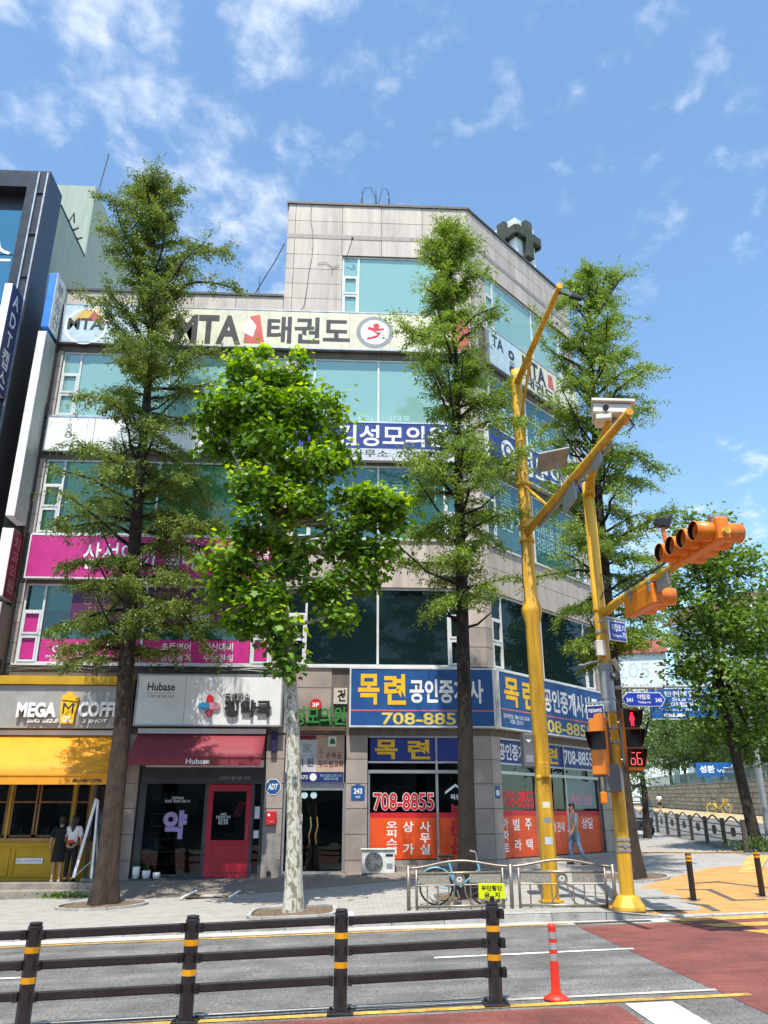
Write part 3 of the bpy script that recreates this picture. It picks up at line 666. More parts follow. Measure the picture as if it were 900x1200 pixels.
t = film('window_film', 'purple poster film with shade in its colour and white words above the four Hangul words', 'F', -5.94, -2.81, 7.38, 8.45, C_purple); stext(t, '무료체험데이!', (-5.2, -4.0, 7.48, 7.68), C_white, bold=.015); stext(t, '레벨테스트와 상담까지', (-5.8, -3.0, 8.0, 8.35), P('muted_gold', '#8a6a44'), bold=.01); stext(t, '지금 신청하는', (-5.5, -4.6, 7.72, 7.85), C_teal, bold=.01)
for z0, z1 in ((6.28, 6.86), (7.06, 7.62)):
    for x0, nm in ((-9.48, 'building edge'), (-2.66, 'plane tree')):
        if nm == 'plane tree' and z0 > 7: continue
        film('window_film', 'plain magenta film on the %s small sash by the %s' % ('lower' if z0 < 7 else 'upper', nm), 'F', x0, x0 + .41, z0, z1, C_pink, out=-.097)

# ------------------------------------------------------------------ cafe
M_yel = mat('yellow_cafe_paint', '#c2990e', rough=.5, var=.06, dirt=.08); M_awn = mat('yellow_awning_canvas', '#df9514', rough=.7, var=.05); M_red = mat('red_awning_canvas', '#842f3b', rough=.7, var=.05)
t = sign('cafe_sign', 'grey signboard with white and yellow raised letters over the yellow cafe awning', 'sign', 'F', -9.78, -6.0, 4.28, 5.46, .0, .28, mat('grey_sign_board', '#a09f9a', rough=.6, var=.06, dirt=.12))
MB().box(-1.9, 1.9, -.36, -.0, 1.2, 1.44).build('cap_strip', M_yel, t)
for s_, b_ in (('MEGA', (-9.14, -8.05, 4.56, 4.97)), ('COFFEE', (-7.44, -6.1, 4.58, 5.0))): stext(t, s_, b_, C_white, bold=.045, lift=.04, depth=.06)
for s_, b_ in (('BIG SIZE', (-8.82, -7.95, 4.42, 4.52)), ('2 SHOT', (-7.3, -6.6, 4.42, 4.52))): stext(t, s_, b_, C_white, bold=.03, lift=.03, depth=.03, shear=.2)
shape(t, [(-7.95, 5.05), (-7.5, 5.0), (-7.46, 5.1), (-7.62, 5.16), (-7.7, 5.26), (-7.8, 5.27), (-7.82, 5.2), (-7.94, 5.16)], C_yel, .1, 'cup_lid'); shape(t, [(-7.9, 4.4), (-7.55, 4.4), (-7.49, 4.98), (-7.96, 5.03)], C_yel, .08, 'cup')
stext(t, 'M', (-7.88, -7.58, 4.66, 4.96), C_black, bold=.0, lift=.082); stext(t, 'GC', (-7.86, -7.6, 4.44, 4.6), C_white, bold=.04, lift=.082)
def awning(name, label, x0, x1, zt, yo, zb, val, m, wall_out=.02):
    t = thing(name, label, 'awning', ((x0 + x1) / 2, CY - wall_out, zb)); w = (x1 - x0) / 2
    k = MB(); n_ = 10
    for i in range(n_ + 1):
        x = -w + 2 * w * i / n_
        for q in (0, .33, .66, 1.0): k.v.append((x, -q * yo, (zt - zb) * (1 - q) - .03 * math.sin(math.pi * q) - (.008 if i % 2 else 0) * q))
    for i in range(n_):
        for j in range(3): k.f.append((i * 4 + j, i * 4 + j + 1, i * 4 + 5 + j, i * 4 + 4 + j)); k.m.append(0)
    o = k.build('canopy', m, t, smooth=True); so = o.modifiers.new('cloth', 'SOLIDIFY'); so.thickness = .012
    MB().box(-w, w, -yo - .03, -yo + .02, -.05, .01).build('front_bar', m, t, bevel=.008); MB().box(-w + .01, w - .01, -yo - .012, -yo, -val, -.05).build('valance', m, t)
    for s_ in (-1, 1):
        MB().add([(s_ * (w - .01), 0, zt - zb - .02), (s_ * (w - .01), -yo, -.03), (s_ * (w - .01), 0, -.03)], [(0, 1, 2)]).build('side_flap', m, t)
        MB().tube([(s_ * (w - .15), 0, .0), (s_ * (w - .35), -yo * .5, .0), (s_ * (w - .15), -yo, -.02)], .02, 6).build('folding_arm', M_silver, t)
    MB().box(-w, w, -.1, .0, zt - zb - .06, zt - zb + .08).build('cassette', M_frame, t)
    t['ox'] = (x0 + x1) / 2; t['oz'] = zb; t['d'] = yo + .016
    return t
t = awning('cafe_awning', 'plain yellow sloping awning over the cafe counter', -9.85, -6.08, 4.16, 1.42, 3.0, .26, M_awn); stext(t, 'MEGA MGC COFFEE', (-7.0, -6.25, 2.8, 2.88), C_black, bold=.02)
t = awning('pharmacy_awning', 'dark red sloping awning with white lettering over the pharmacy front', -5.78, -2.18, 4.22, .92, 3.5, .25, M_red); stext(t, 'Hubase', (-4.21, -3.57, 3.29, 3.43), C_white, bold=.02)
# cafe front: yellow panelled counter, sliding windows, menu board
CAF = thing('cafe_counter', 'dark yellow panelled cafe counter with wood framed serving windows', 'shopfront', (-7.9, CY - .02, .36))
k = MB().box(-1.8, 1.75, 0, .1, 0, .98); k.build('counter', M_yel, CAF)
for a, b in ((-1.75, -.95), (-.85, .3), (.4, 1.65)): 
    q = .04; MB().box(a, b, -.03, 0, .1, .1 + q).box(a, b, -.03, 0, .78, .78 + q).box(a, a + q, -.03, 0, .1 + q, .78).box(b - q, b, -.03, 0, .1 + q, .78).build('counter_panel', M_yel, CAF)
MB().box(-1.85, .78, -.12, .12, .98, 1.06).build('counter_top', mat('pale_wood', '#a08058', rough=.6), CAF, bevel=.01)
M_wood = mat('brown_wood_frame', '#8a6440', rough=.5, var=.15, streak=True)
for a, b in ((-1.85, -1.2), (-1.1, -.42), (-.38, .55), (.6, 1.0)):
    w_ = MB(); q = .05
    w_.box(a, b, .0, .07, 1.08, 1.08 + q).box(a, b, 0, .07, 2.5, 2.55).box(a, a + q, 0, .07, 1.08, 2.55).box(b - q, b, 0, .07, 1.08, 2.55).box(a, b, 0.005, .065, 1.95, 1.99)
    o = w_.build('serving_window', M_wood, CAF); MB().box(a + q, b - q, .03, .04, 1.13, 2.5).build('pane', M_glass_shop, o)
for xx in (-1.87, -1.15, .57, 1.04): MB().box(xx - .03, xx + .04, -.02, .1, 1.06, 3.7).build('post', M_yel, CAF)
MB().box(-1.85, 1.1, .5, .55, 1.9, 2.4).build('menu_board', mat('orange_brown_board', '#8d5432', rough=.6), CAF); MB().box(-.75, -.05, -.035, -.03, .42, .56).build('notice', C_white, CAF)
text('테이크아웃 전용', (-.72, -.08, .46, .52), CAF, C_grey, out=.037, bold=.005)
for i in range(7):
    xx = -1.6 + .36 * i; h_ = rnd.uniform(.15, .35); MB().lathe([(.0, 0), (.05, 0), (.06, h_), (0, h_)], (xx, .35, 1.06), 10).build('cup_stack', rnd.choice([C_white, M_wood, C_yel]), CAF)
MB().box(1.12, 1.75, .25, .3, .02, 2.4).build('side_door', M_dkframe, CAF); MB().box(1.06, 1.14, -.05, .2, 0, 3.75).box(1.72, 1.86, -.06, .2, 0, 3.8).build('door_post', mat('grey_metal_post', '#6c6f70', rough=.5), CAF)
MB().tube([(1.52, -.14, 0), (1.52, -.14, 1.0)], .05, 10).build('bollard_guard', M_yel, CAF)
# poster stand by the cafe door
t = thing('banner_stand', 'white folding banner stand leaning beside the cafe customers', 'stand', (-6.58, 23.15, .36))
MB().bar((-.32, -.02, .12), (.02, .0, 2.05), .07, .03).build('pole', C_white, t); MB().bar((.12, .05, 0.05), (.06, .03, 2.02), .05, .03).build('pole', C_white, t); MB().bar((.2, .3, .04), (.04, .02, 2.0), .04, .03).build('pole', M_silver, t)
MB().tube([(-.3, -.02, .14), (.12, .05, .55)], .012, 5).build('stay', M_silver, t); MB().box(-.12, .28, -.12, .3, 0, .1).build('base', mat('grey_water_base', '#5d6064', rough=.6), t, bevel=.03)
t = thing('poster_board', 'dark standing poster board with colour menu pictures by the conifer trunk', 'board', (-6.3, 23.55, .36)); MB().box(-.28, .26, -.03, .03, .05, 1.75).build('panel', mat('menu_poster', '#49565e', rough=.4, var=.5, scale=7), t); MB().box(-.31, -.28, -.04, .04, 0, 1.8).box(.26, .29, -.04, .04, 0, 1.8).build('frame', M_silver, t)

# ------------------------------------------------------------------ pharmacy
t = sign('pharmacy_sign', 'white pharmacy signboard with coloured cross and black raised letters', 'sign', 'F', -5.9, -1.74, 4.36, 5.8, .0, .26, M_white, edge=M_silver)
stext(t, 'Hubase', (-5.6, -4.82, 5.33, 5.56), C_black, bold=.02); stext(t, '고객이 즐거운 약국', (-5.6, -4.82, 5.13, 5.22), C_grey, bold=.01); patch(t, -5.6, -4.82, 5.26, 5.275, C_grey)
stext(t, '휴베이스', (-3.38, -2.66, 5.11, 5.27), C_black, bold=.025, lift=.03, depth=.03); stext(t, '정약국', (-3.38, -2.04, 4.6, 5.08), C_black, bold=.035, lift=.03, depth=.05)
cr = (-3.8, 4.91)
for dx, dz, m_ in ((0, .2, C_red), (0, -.2, P('cross_rose', '#a63a52')), (-.2, 0, P('cross_blue', '#2f7fae')), (.2, 0, P('cross_pink', '#c98a95'))):
    shape(t, [(cr[0] + dx + .11 * math.cos(R(a)) * (1.0 if dx else .85), cr[1] + dz + .11 * math.sin(R(a)) * (1.0 if dz else .85)) for a in range(0, 360, 30)], m_, .06, 'cross_arm')
    shape(t, [(cr[0] - .1 + dx * .5, cr[1] - .1 + dz * .5), (cr[0] + .1 + dx * .5, cr[1] - .1 + dz * .5), (cr[0] + .1 + dx * .5, cr[1] + .1 + dz * .5), (cr[0] - .1 + dx * .5, cr[1] + .1 + dz * .5)], m_, .05 + abs(dx) * .02, 'cross_arm')
PH = thing('pharmacy_shop', 'dark framed pharmacy shopfront with red panelled door', 'shopfront', (-3.9, CY + .1, .4)); X = lambda x: x + 3.9
k = MB(); k.box(X(-5.62), X(-2.16), 0, .12, 2.42, 3.75); k.box(X(-5.62), X(-5.42), 0, .12, 0, 2.42).box(X(-3.8), X(-3.7), 0, .12, 0, 2.42).box(X(-2.5), X(-2.42), 0, .12, 0, 2.42).box(X(-2.24), X(-2.16), 0, .12, 0, 2.42).box(X(-5.42), X(-3.8), 0, .12, 0, .1).box(X(-2.42), X(-2.24), 0, .12, 0, .1).build('shopfront_frame', M_dkframe, PH)
MB().box(X(-5.42), X(-3.8), .05, .06, .1, 2.42).build('pane', M_glass_shop, PH); MB().box(X(-2.42), X(-2.24), .05, .06, .1, 2.42).build('pane', M_glass_shop, PH)
MB().box(X(-5.5), X(-2.2), -.06, -.0, 2.86, 3.06).build('shutter_box', C_white, PH)
M_door = mat('red_door_paint', '#b02238', rough=.35, var=.05, coat=.2)
d_ = MB(); a, b = X(-3.7), X(-2.5); q = .14
d_.box(a, b, -.01, .05, 0, .95).box(a, a + q, -.01, .05, .95, 2.4).box(b - q, b, -.01, .05, .95, 2.4).box(a + q, b - q, -.01, .05, 2.22, 2.4)
do = d_.build('door', M_door, PH); MB().box(a + q, b - q, .01, .02, .95, 2.22).build('pane', M_glass_shop, do)
MB().box(a + .16, b - .16, -.025, -.01, .14, .17).box(a + .16, b - .16, -.025, -.01, .8, .83).box(a + .16, a + .19, -.025, -.01, .17, .8).box(b - .19, b - .16, -.025, -.01, .17, .8).build('moulding', M_door, do)
MB().tube([(b - .07, -.06, .95), (b - .07, -.06, 1.35)], .015, 8).build('handle', M_steel, do)
text('고객이 즐거운 약국', (X(-3.45), X(-2.55), 2.52, 2.62), PH, P('dull_white', '#a9a9a5'), out=.004, bold=.01)
lt = P('glass_lilac', '#a78fc4'); text('약', (X(-4.9), X(-4.25), .98, 1.72), PH, lt, out=-.044, bold=.05); text('안녕하세요\n정성껏 상담해 드립니다', (X(-4.9), X(-4.2), 1.92, 2.08), PH, C_white, out=-.046, bold=.005)
k = MB(); 
for i in range(3): k.bar((X(-2.98 + .07 * i), 0.005, 1.55 + .0 * i), (X(-2.8 + .07 * i), 0.005, 1.95), .055, .004)
k.build('door_poster', C_red, PH); text('365일\n연중무휴 약국\n상담 환영\n처방 조제', (X(-3.45), X(-3.05), 1.35, 1.66), PH, C_white, out=-.004, bold=.01); 
MB().box(X(-2.4), X(-2.26), .04, .045, 1.5, 1.82).box(X(-2.4), X(-2.26), .04, .045, 1.0, 1.2).build('door_notice', C_white, PH)
for i in range(5):
    for j in range(6):
        if rnd.random() < .8: MB().box(X(-5.35 + .16 * i), X(-5.35 + .16 * i) + rnd.uniform(.08, .14), .5, .62, .35 + .33 * j, .35 + .33 * j + rnd.uniform(.1, .26)).build('medicine_box', rnd.choice([C_white, C_blue, C_pale, C_teal, C_pink, C_green]), PH)
MB().box(X(-5.4), X(-4.5), .45, .9, .3, .33).box(X(-5.4), X(-4.5), .45, .9, .63, .66).box(X(-5.4), X(-4.5), .45, .9, .96, .99).box(X(-5.4), X(-4.5), .45, .9, 1.29, 1.32).box(X(-5.4), X(-4.5), .45, .9, 1.62, 1.65).build('shelf', C_white, PH)
MB().box(X(-4.0), X(-3.78), .3, .7, .1, .85).build('display_bin', P('bin_grey', '#b9c1be'), PH); MB().box(X(-5.0), X(-3.0), 2.2, 2.7, 0, 1.0).build('sales_counter', P('counter_brown', '#5a4638'), PH)
# pots on the sill
def pot(x, y, z, r, h, m, label, plant):
    t = thing('potted_plant' if plant else 'flower_pot', label, 'pot', (x, y, z)); MB().lathe([(0, 0), (r * .8, 0), (r, h * .6), (r * 1.0, h), (r * .85, h), (r * .8, h * .8), (0, h * .8)], n=14).build('pot', m, t, smooth=True)
    if plant:
        k = MB()
        for i in range(22):
            a = rnd.uniform(0, 6.28); e = rnd.uniform(.3, 1.3); L = rnd.uniform(.12, .3); d = Vector((math.cos(a) * math.cos(e), math.sin(a) * math.cos(e), math.sin(e))); s_ = d.cross(Vector((0, 0, 1))).normalized() * .02; o_ = Vector((0, 0, h * .8))
            k.add([o_, o_ + d * L * .5 + s_, o_ + d * L, o_ + d * L * .5 - s_], [(0, 1, 2, 3)])
        k.build('foliage', MATS.get('pot_leaf') or leafmat('pot_leaf', '#3c5a2a', '#5d7d3a'), t)
pot(-5.42, 23.62, .415, .1, .3, C_white, 'tall white plant pot by the pharmacy window', True); pot(-5.15, 23.62, .415, .11, .2, C_white, 'middle white pot with the bushiest plant by the pharmacy window', True); pot(-4.88, 23.62, .415, .1, .15, C_white, 'low round white pot without a plant by the pharmacy window', False)
# pier between pharmacy and clinic
t = sign('security_sticker', 'blue octagonal security sticker on the granite pier beside the pharmacy', 'sticker', 'F', -2.12, -1.7, 2.52, 2.95, .004, .01, C_blue); 
for o in list(t.children): bpy.data.objects.remove(o)
shape(t, [(-1.91 + .23 * math.cos(R(22.5 + 45 * i)), 2.735 + .23 * math.sin(R(22.5 + 45 * i))) for i in range(8)], C_white, .002, 'rim'); shape(t, [(-1.91 + .21 * math.cos(R(22.5 + 45 * i)), 2.735 + .21 * math.sin(R(22.5 + 45 * i))) for i in range(8)], C_blue, .004, 'face'); stext(t, 'ADT', (-2.05, -1.77, 2.66, 2.82), C_white, bold=.03, lift=.006, shear=.2)
t = sign('mail_box', 'small red box on the granite pier beside the pharmacy', 'box', 'F', -2.05, -1.78, 1.74, 2.1, .003, .1, C_red, bevel=.015); disc(t, -1.98, 2.0, .035, C_white); patch(t, -1.95, -1.84, 1.82, 1.84, P('label_tan', '#c79a8d'))
t = sign('pier_lettering', 'two columns of dark Hangul characters painted on the pier below the red box', 'lettering', 'F', -2.1, -1.72, .75, 1.62, .0, .003, M_granite_low); stext(t, '주\n차\n금\n지', (-2.08, -1.97, .8, 1.6), C_grey, bold=.02, lgap=1.1); stext(t, '소\n방\n도\n로', (-1.87, -1.76, .8, 1.6), C_grey, bold=.02, lgap=1.1)
t = sign('blue_lamp', 'slim dark violet lamp above the pier beside the pharmacy sign', 'lamp', 'F', -2.02, -1.85, 3.66, 4.26, .0, .12, P('dark_violet', '#2c2650'), bevel=.02)
t = thing('drain_pipe_end', 'black round pipe end at the foot of the pier by the pharmacy', 'pipe', (-1.92, 23.78, .52)); MB().lathe([(.06, .02), (.06, -.03), (.045, -.03), (.045, .02)], axis='y', n=14).build('pipe', M_black, t)

# ------------------------------------------------------------------ clinic entrance
t = thing('clinic_lettering', 'dark green raised Hangul letters with red oval on the wall above the clinic door', 'lettering', (-.65, CY - .02, 4.36)); t['ox'] = -.65; t['oz'] = 4.36; t['d'] = 0
MB().box(-.8, .74, -.3, .02, -.12, .0).build('ledge', P('brown_ledge', '#5b4a3c'), t)
MB().box(-.8, .74, -.1, .0, .0, .62).build('backing_rail', P('letter_green_dark', '#1f4d26'), t).scale = (1, 1, .25)
stext(t, '성모의원', (-1.42, .08, 4.4, 4.92), C_green, bold=.02, lift=.06, depth=.12); disc(t, -.78, 4.98, .17, C_red, .14, 'oval'); stext(t, '3F', (-.88, -.68, 4.92, 5.04), C_white, bold=.03, lift=.145)
t = sign('small_letter_board', 'small beige board with one dark letter beside the blue corner sign', 'sign', 'F', -.27, .13, 5.02, 5.48, .0, .06, P('beige', '#c9c0b0')); stext(t, '건', (-.16, .08, 5.09, 5.43), C_black, bold=.03)
t = sign('clinic_banner', 'pale two column printed panel with dark blue base over the clinic door', 'sign', 'F', -1.6, .07, 2.85, 4.16, -.1, -.06, P('pale_panel', '#c6c4c6', dirt=.1)); patch(t, -.72, .06, 3.14, 4.14, P('peach', '#c0a58f')); patch(t, -1.59, .06, 2.86, 3.14, C_navy, .005); patch(t, -1.59, -.74, 4.02, 4.14, C_mar, .004)
stext(t, '家', (-1.12, -.86, 3.66, 3.92), C_grey, bold=.01); stext(t, '한의 원', (-1.5, -.8, 3.28, 3.52), C_black, bold=.012); patch(t, -1.5, -.8, 3.58, 3.59, C_grey); patch(t, -.4, -.16, 3.84, 4.12, C_white, .005); shape(t, [(-.35, 3.9), (-.2, 3.9), (-.2, 4.0), (-.28, 4.08), (-.35, 4.0)], C_green, .007)
stext(t, '손북음', (-.46, .0, 3.5, 3.68), C_mar, bold=.012, lift=.006); stext(t, '두드림교회', (-.66, .04, 3.26, 3.46), C_mar, bold=.02, lift=.006); patch(t, -.6, -.585, 3.5, 3.78, C_mar, .006); patch(t, -.66, -.52, 3.67, 3.685, C_mar, .006); stext(t, '708-1275', (-1.5, -.95, 2.95, 3.05), C_white, bold=.01, lift=.007); disc(t, -.8, 3.0, .1, C_white, .007); stext(t, '매주 일요일 오전 11시\n야탑로 243 4층', (-.6, .0, 2.92, 3.08), C_teal, bold=.003, lift=.007)
CL = thing('clinic_door', 'double glass entrance door with brass handles between plane tree and house number', 'door', (-.75, CY + .12, .5)); 
k = MB().box(-.87, .87, 0, .1, 2.15, 2.36).box(-.87, -.8, 0, .1, 0, 2.15).box(.8, .87, 0, .1, 0, 2.15).box(-.8, .8, 0, .1, 0, .06); k.build('door_frame', M_silver, CL)
for a, b in ((-.79, -.01), (.01, .79)):
    o = MB().box(a, b, .04, .055, .07, 2.14).build('door_leaf', M_glass_shop, CL); s_ = -.09 if a < -.5 else .09
    MB().tube([(s_, -.02, .75), (s_ - .03, -.05, .95), (s_ + .03, -.05, 1.2), (s_, -.02, 1.45)], .02, 8).build('handle', mat('brass', '#b08a5a', rough=.3, metal=.8), o)
for x_ in (-.28, -.02): MB().ring((x_, 2.02), 0, .09, .028, .036).build('sticker', C_pale, CL)
MB().box(-.62, -.32, .025, .035, 1.3, 1.52).build('notice', C_white, CL)
t = sign('number_plate', 'blue house number plate with pointed top reading 243', 'plate', 'F', .28, .66, 2.38, 2.76, .0, .012, C_blue)
shape(t, [(.28, 2.74), (.47, 2.82), (.66, 2.74)], C_blue, .001, 'point'); stext(t, '243', (.35, .59, 2.55, 2.7), C_white, bold=.03, lift=.004); stext(t, '야탑로', (.4, .54, 2.44, 2.5), C_white, bold=.01)
# ------------------------------------------------------------------ estate agent
t = sign('agency_sign', 'large blue signboard with yellow and white Hangul lettering on the front by the corner', 'sign', 'F', .2, 4.42, 4.36, 6.04, .0, .27, C_blue, edge=M_frame)
patch(t, .25, 4.4, 4.8, 4.84, P('salmon', '#cf6b6b'))
for s_, b_ in (('목', (.44, 1.06, 4.98, 5.86)), ('련', (1.2, 1.83, 4.98, 5.86))): stext(t, s_, b_, C_yel, bold=.03, lift=.006)
stext(t, '공인중개사', (1.94, 4.1, 5.03, 5.72), C_white, bold=.03, lift=.006); stext(t, '708-8855', (1.13, 3.6, 4.42, 4.76), P('pale_yellow', '#e5c95c'), bold=.02, lift=.006)
t = sign('agency_sign', 'large blue signboard with yellow and white Hangul lettering on the angled corner', 'sign', 'R', .12, 6.9, 4.36, 6.04, .0, .27, C_blue, edge=M_frame)
patch(t, .2, 6.85, 4.9, 4.94, P('salmon', '#cf6b6b'))
for s_, b_ in (('목', (.4, 1.2, 5.02, 5.88)), ('련', (1.4, 2.2, 5.02, 5.88))): stext(t, s_, b_, C_yel, bold=.03, lift=.006)
stext(t, '공인중개사사무소', (2.6, 6.7, 5.06, 5.8), C_white, bold=.03, lift=.006); stext(t, '708-8855', (2.3, 5.6, 4.42, 4.82), P('pale_yellow', '#e5c95c'), bold=.02, lift=.006); stext(t, '등록번호: 제41135-2018\n대표: 김○○', (.3, 1.7, 4.52, 4.8), C_white, bold=.005, lift=.006)
def shopwin(side, label, x0, x1, posts, z0=.84, z1=4.15):
    xc = (x0 + x1) / 2; loc, rz = sidepos(side, xc, -.1, z0); t = thing('shop_window', label, 'shop window', loc, rz); t['ox'] = xc; t['oz'] = z0; t['d'] = -.02
    k = MB(); H_ = z1 - z0; a, b = x0 - xc, x1 - xc
    k.box(a, b, -.02, .08, -.05, .0).box(a, b, -.02, .08, H_ - .06, H_).box(a, b, -.05, .08, 2.27, 2.36).box(a, a + .05, -.02, .08, 0, 2.27).box(b - .05, b, -.02, .08, 0, 2.27).box(a, b, 0.0, .06, 2.55, 2.6)
    for p_ in posts: k.box(p_ - xc - .035, p_ - xc + .035, -.02, .08, 0, 2.27).box(p_ - xc - .03, p_ - xc + .03, -.021, .08, 2.36, H_ - .06)
    k.build('frame', M_silver, t); ps = [x0 + .05] + [q for p_ in posts for q in (p_ - .035, p_ + .035)] + [x1 - .05]
    for i in range(0, len(ps), 2): MB().box(ps[i] - xc, ps[i + 1] - xc, .03, .04, 0, 2.27).build('pane', M_glass_shop, t); MB().box(ps[i] - xc, ps[i + 1] - xc, .031, .04, 2.36, H_ - .06).build('transom_pane', M_glass_shop, t)
    return t, ps
t, ps = shopwin('F', 'estate agent window on the front with orange lower film and red phone number', .76, 3.72, [2.72])
t['d'] = -.03
for i in (0, 2):
    a, b = ps[i], ps[i + 1]; patch(t, a, b, .86, 1.92, C_or, .002, 'orange_film'); patch(t, a, b, 1.92, 2.06, C_red, .002, 'red_strip'); patch(t, a, b, 3.42, 4.08, C_blue2, .003, 'blue_panel')
stext(t, '목', (.95, 1.6, 3.5, 4.04), C_yel, bold=.03, lift=.008); stext(t, '련', (1.9, 2.54, 3.5, 4.04), C_yel, bold=.03, lift=.008)
stext(t, '708-8855', (.9, 2.64, 2.1, 2.6), C_white, bold=.045, lift=.004); stext(t, '708-8855', (.915, 2.625, 2.115, 2.585), C_red, bold=.02, lift=.006)
for s_, x0 in (('오\n피\n스\n텔', 1.28), ('사\n무\n실', 2.21)): stext(t, s_, (x0, x0 + .3, .98, 1.83), C_white, bold=.02, lift=.005, lgap=1.05)
stext(t, '상', (1.74, 2.04, 1.55, 1.83), C_white, bold=.02, lift=.005); stext(t, '가', (1.74, 2.04, .98, 1.26), C_white, bold=.02, lift=.005)
stext(t, '부\n동\n산', (3.06, 3.44, .98, 2.3), C_mar, bold=.06, lift=.004, lgap=1.05); stext(t, '부\n동\n산', (3.08, 3.42, 1.0, 2.28), C_red, bold=.02, lift=.006, lgap=1.05); stext(t, '목련', (3.1, 3.4, 2.4, 2.55), C_white, bold=.02); shape(t, [(2.95, 2.55), (3.25, 2.76), (3.55, 2.55), (3.55, 2.62), (3.25, 2.83), (2.95, 2.62)], C_white)
t, ps = shopwin('R', 'estate agent window on the angled corner with orange film and white Hangul words', .48, 6.38, [2.4, 4.2])
t['d'] = -.03
for i in (0, 2, 4):
    a, b = ps[i], ps[i + 1]; patch(t, a, b, .86, 1.98, C_or, .002, 'orange_film'); patch(t, a, b, 1.98, 2.12, C_red, .002, 'red_strip'); patch(t, a, b, 3.42, 4.08, C_blue2, .003, 'blue_panel')
stext(t, '공인중개사', (.55, 2.3, 3.52, 4.0), C_white, bold=.03, lift=.006); stext(t, '목', (2.5, 3.1, 3.52, 4.02), C_yel, bold=.03, lift=.006); stext(t, '련', (3.3, 3.9, 3.52, 4.02), C_yel, bold=.03, lift=.006); stext(t, '708-8855', (4.3, 6.2, 3.55, 4.0), C_white, bold=.02, lift=.006)
stext(t, '708-8855', (.55, 2.3, 2.18, 2.68), C_red, bold=.03, lift=.005); stext(t, '목련 공인', (4.5, 5.9, 2.3, 2.64), P('pink_print', '#d98a9a'), bold=.02, lift=.005)
stext(t, '아\n파\n트', (.56, .86, 1.02, 1.92), C_white, bold=.02, lift=.005, lgap=1.1)
for s_, x0 in (('빌', 1.1), ('주', 1.75)): stext(t, s_, (x0, x0 + .34, 1.58, 1.9), C_white, bold=.02, lift=.005)
for s_, x0 in (('라', 1.15), ('택', 1.75)): stext(t, s_, (x0, x0 + .34, 1.04, 1.34), C_white, bold=.02, lift=.005)
stext(t, '상담', (5.1, 5.85, 1.58, 1.92), C_white, bold=.02, lift=.005); stext(t, '매매 전세', (3.0, 4.0, 1.5, 1.8), C_white, bold=.02, lift=.005); patch(t, 4.3, 6.2, 2.2, 3.05, P('frost', '#7f8f8e'), .0015, 'frosted_film')
t = sign('number_plate', 'small blue plate on the pier of the angled corner', 'plate', 'R', .08, .32, 2.44, 2.78, .0, .012, C_blue); patch(t, .13, .27, 2.52, 2.66, C_white)
# outdoor air conditioner
t = thing('air_conditioner_unit', 'white outdoor air conditioner unit standing under the orange shop window', 'air conditioner', (1.02, 23.3, FL(1.0) - .08)); M_acw = mat('off_white_enamel', '#d5d5cc', rough=.4, dirt=.15)
MB().box(-.44, .44, -.15, .17, .08, .66).build('casing', M_acw, t, bevel=.02); MB().box(-.47, .47, -.18, .2, .655, .69).build('lid', M_acw, t, bevel=.01)
MB().ring((-.12, .37), 0, .235, -.156, -.15).build('fan_recess', M_black, t)
k = MB()
for r_ in (.04, .08, .12, .16, .2, .235): k.ring((-.12, .37), r_ - .006, r_ + .006, -.176, -.164, n=24)
for a in range(0, 180, 30): k.obox((-.12, -.17, .37), (.47, .008, .012), Matrix.Rotation(R(a), 3, 'Y'))
k.build('fan_grille', M_silver, t)
k = MB()
for a in range(3): k.add([Vector((-.12, -.158, .37)) + Matrix.Rotation(R(a * 120), 3, 'Y') @ Vector(q) for q in ((.02, 0, -.03), (.2, .0, -.08), (.21, 0, .07), (.02, 0, .04))], [(0, 1, 2, 3)])
k.build('fan_blades', P('fan_grey', '#9a9a98'), t); MB().box(.2, .4, -.156, -.15, .5, .56).build('logo_plate', C_black, t); MB().box(.22, .38, -.154, -.15, .2, .33).build('label_plate', C_grey, t)
for sx_ in (-.3, .3): MB().box(sx_ - .05, sx_ + .05, -.14, .16, 0, .08).build('foot', M_black, t)
# ------------------------------------------------------------------ things on the roof and on the wall
t = thing('rooftop_cross_box', 'white rooftop lantern box with dark crosses on its faces above the angled corner', 'rooftop sign', (7.15, 28.3, 23.4), R(38)); M_moss = mat('dark_mossy_metal', '#3b4236', rough=.7, var=.3, dirt=.4)
MB().box(-.62, .62, -.62, .62, 0, 2.75).build('lantern', mat('milky_acrylic', '#dde3e2', rough=.3, var=.05, dirt=.1), t)
for k_ in range(4):
    M3 = Matrix.Rotation(R(90 * k_), 3, 'Z'); q = MB()
    q.obox(M3 @ Vector((0, -.75, 1.75)), (.42, .26, 1.9), M3); q.obox(M3 @ Vector((-.5, -.75, 1.95)), (.57, .25, .46), M3); q.obox(M3 @ Vector((.5, -.75, 1.95)), (.57, .25, .46), M3)
    q.build('cross', M_moss, t, bevel=.02)
MB().box(-.7, .7, -.7, .7, -1.3, .05).build('base', M_moss, t)
k = thing('roof_antennas', 'cluster of short black rods with looped wires on the parapet', 'antenna', (.9, 23.9, 23.3))
for i, x_ in enumerate((-.52, 0, .5)): MB().tube([(x_, 0, 0), (x_, 0, .42 + .1 * (i == 1))], .03, 6).tube([(x_, 0, .4), (x_, 0, .75)], .008, 5).build('rod', M_black, k)
MB().tube([(-.5, 0, .5), (-.42, 0, .85), (-.2, 0, .9), (.0, .1, .5), (.05, .1, .2)], .012, 5).tube([(.5, 0, .5), (.42, 0, .85), (.25, 0, .85), (.1, .1, .2)], .012, 5).build('wire', M_black, k)
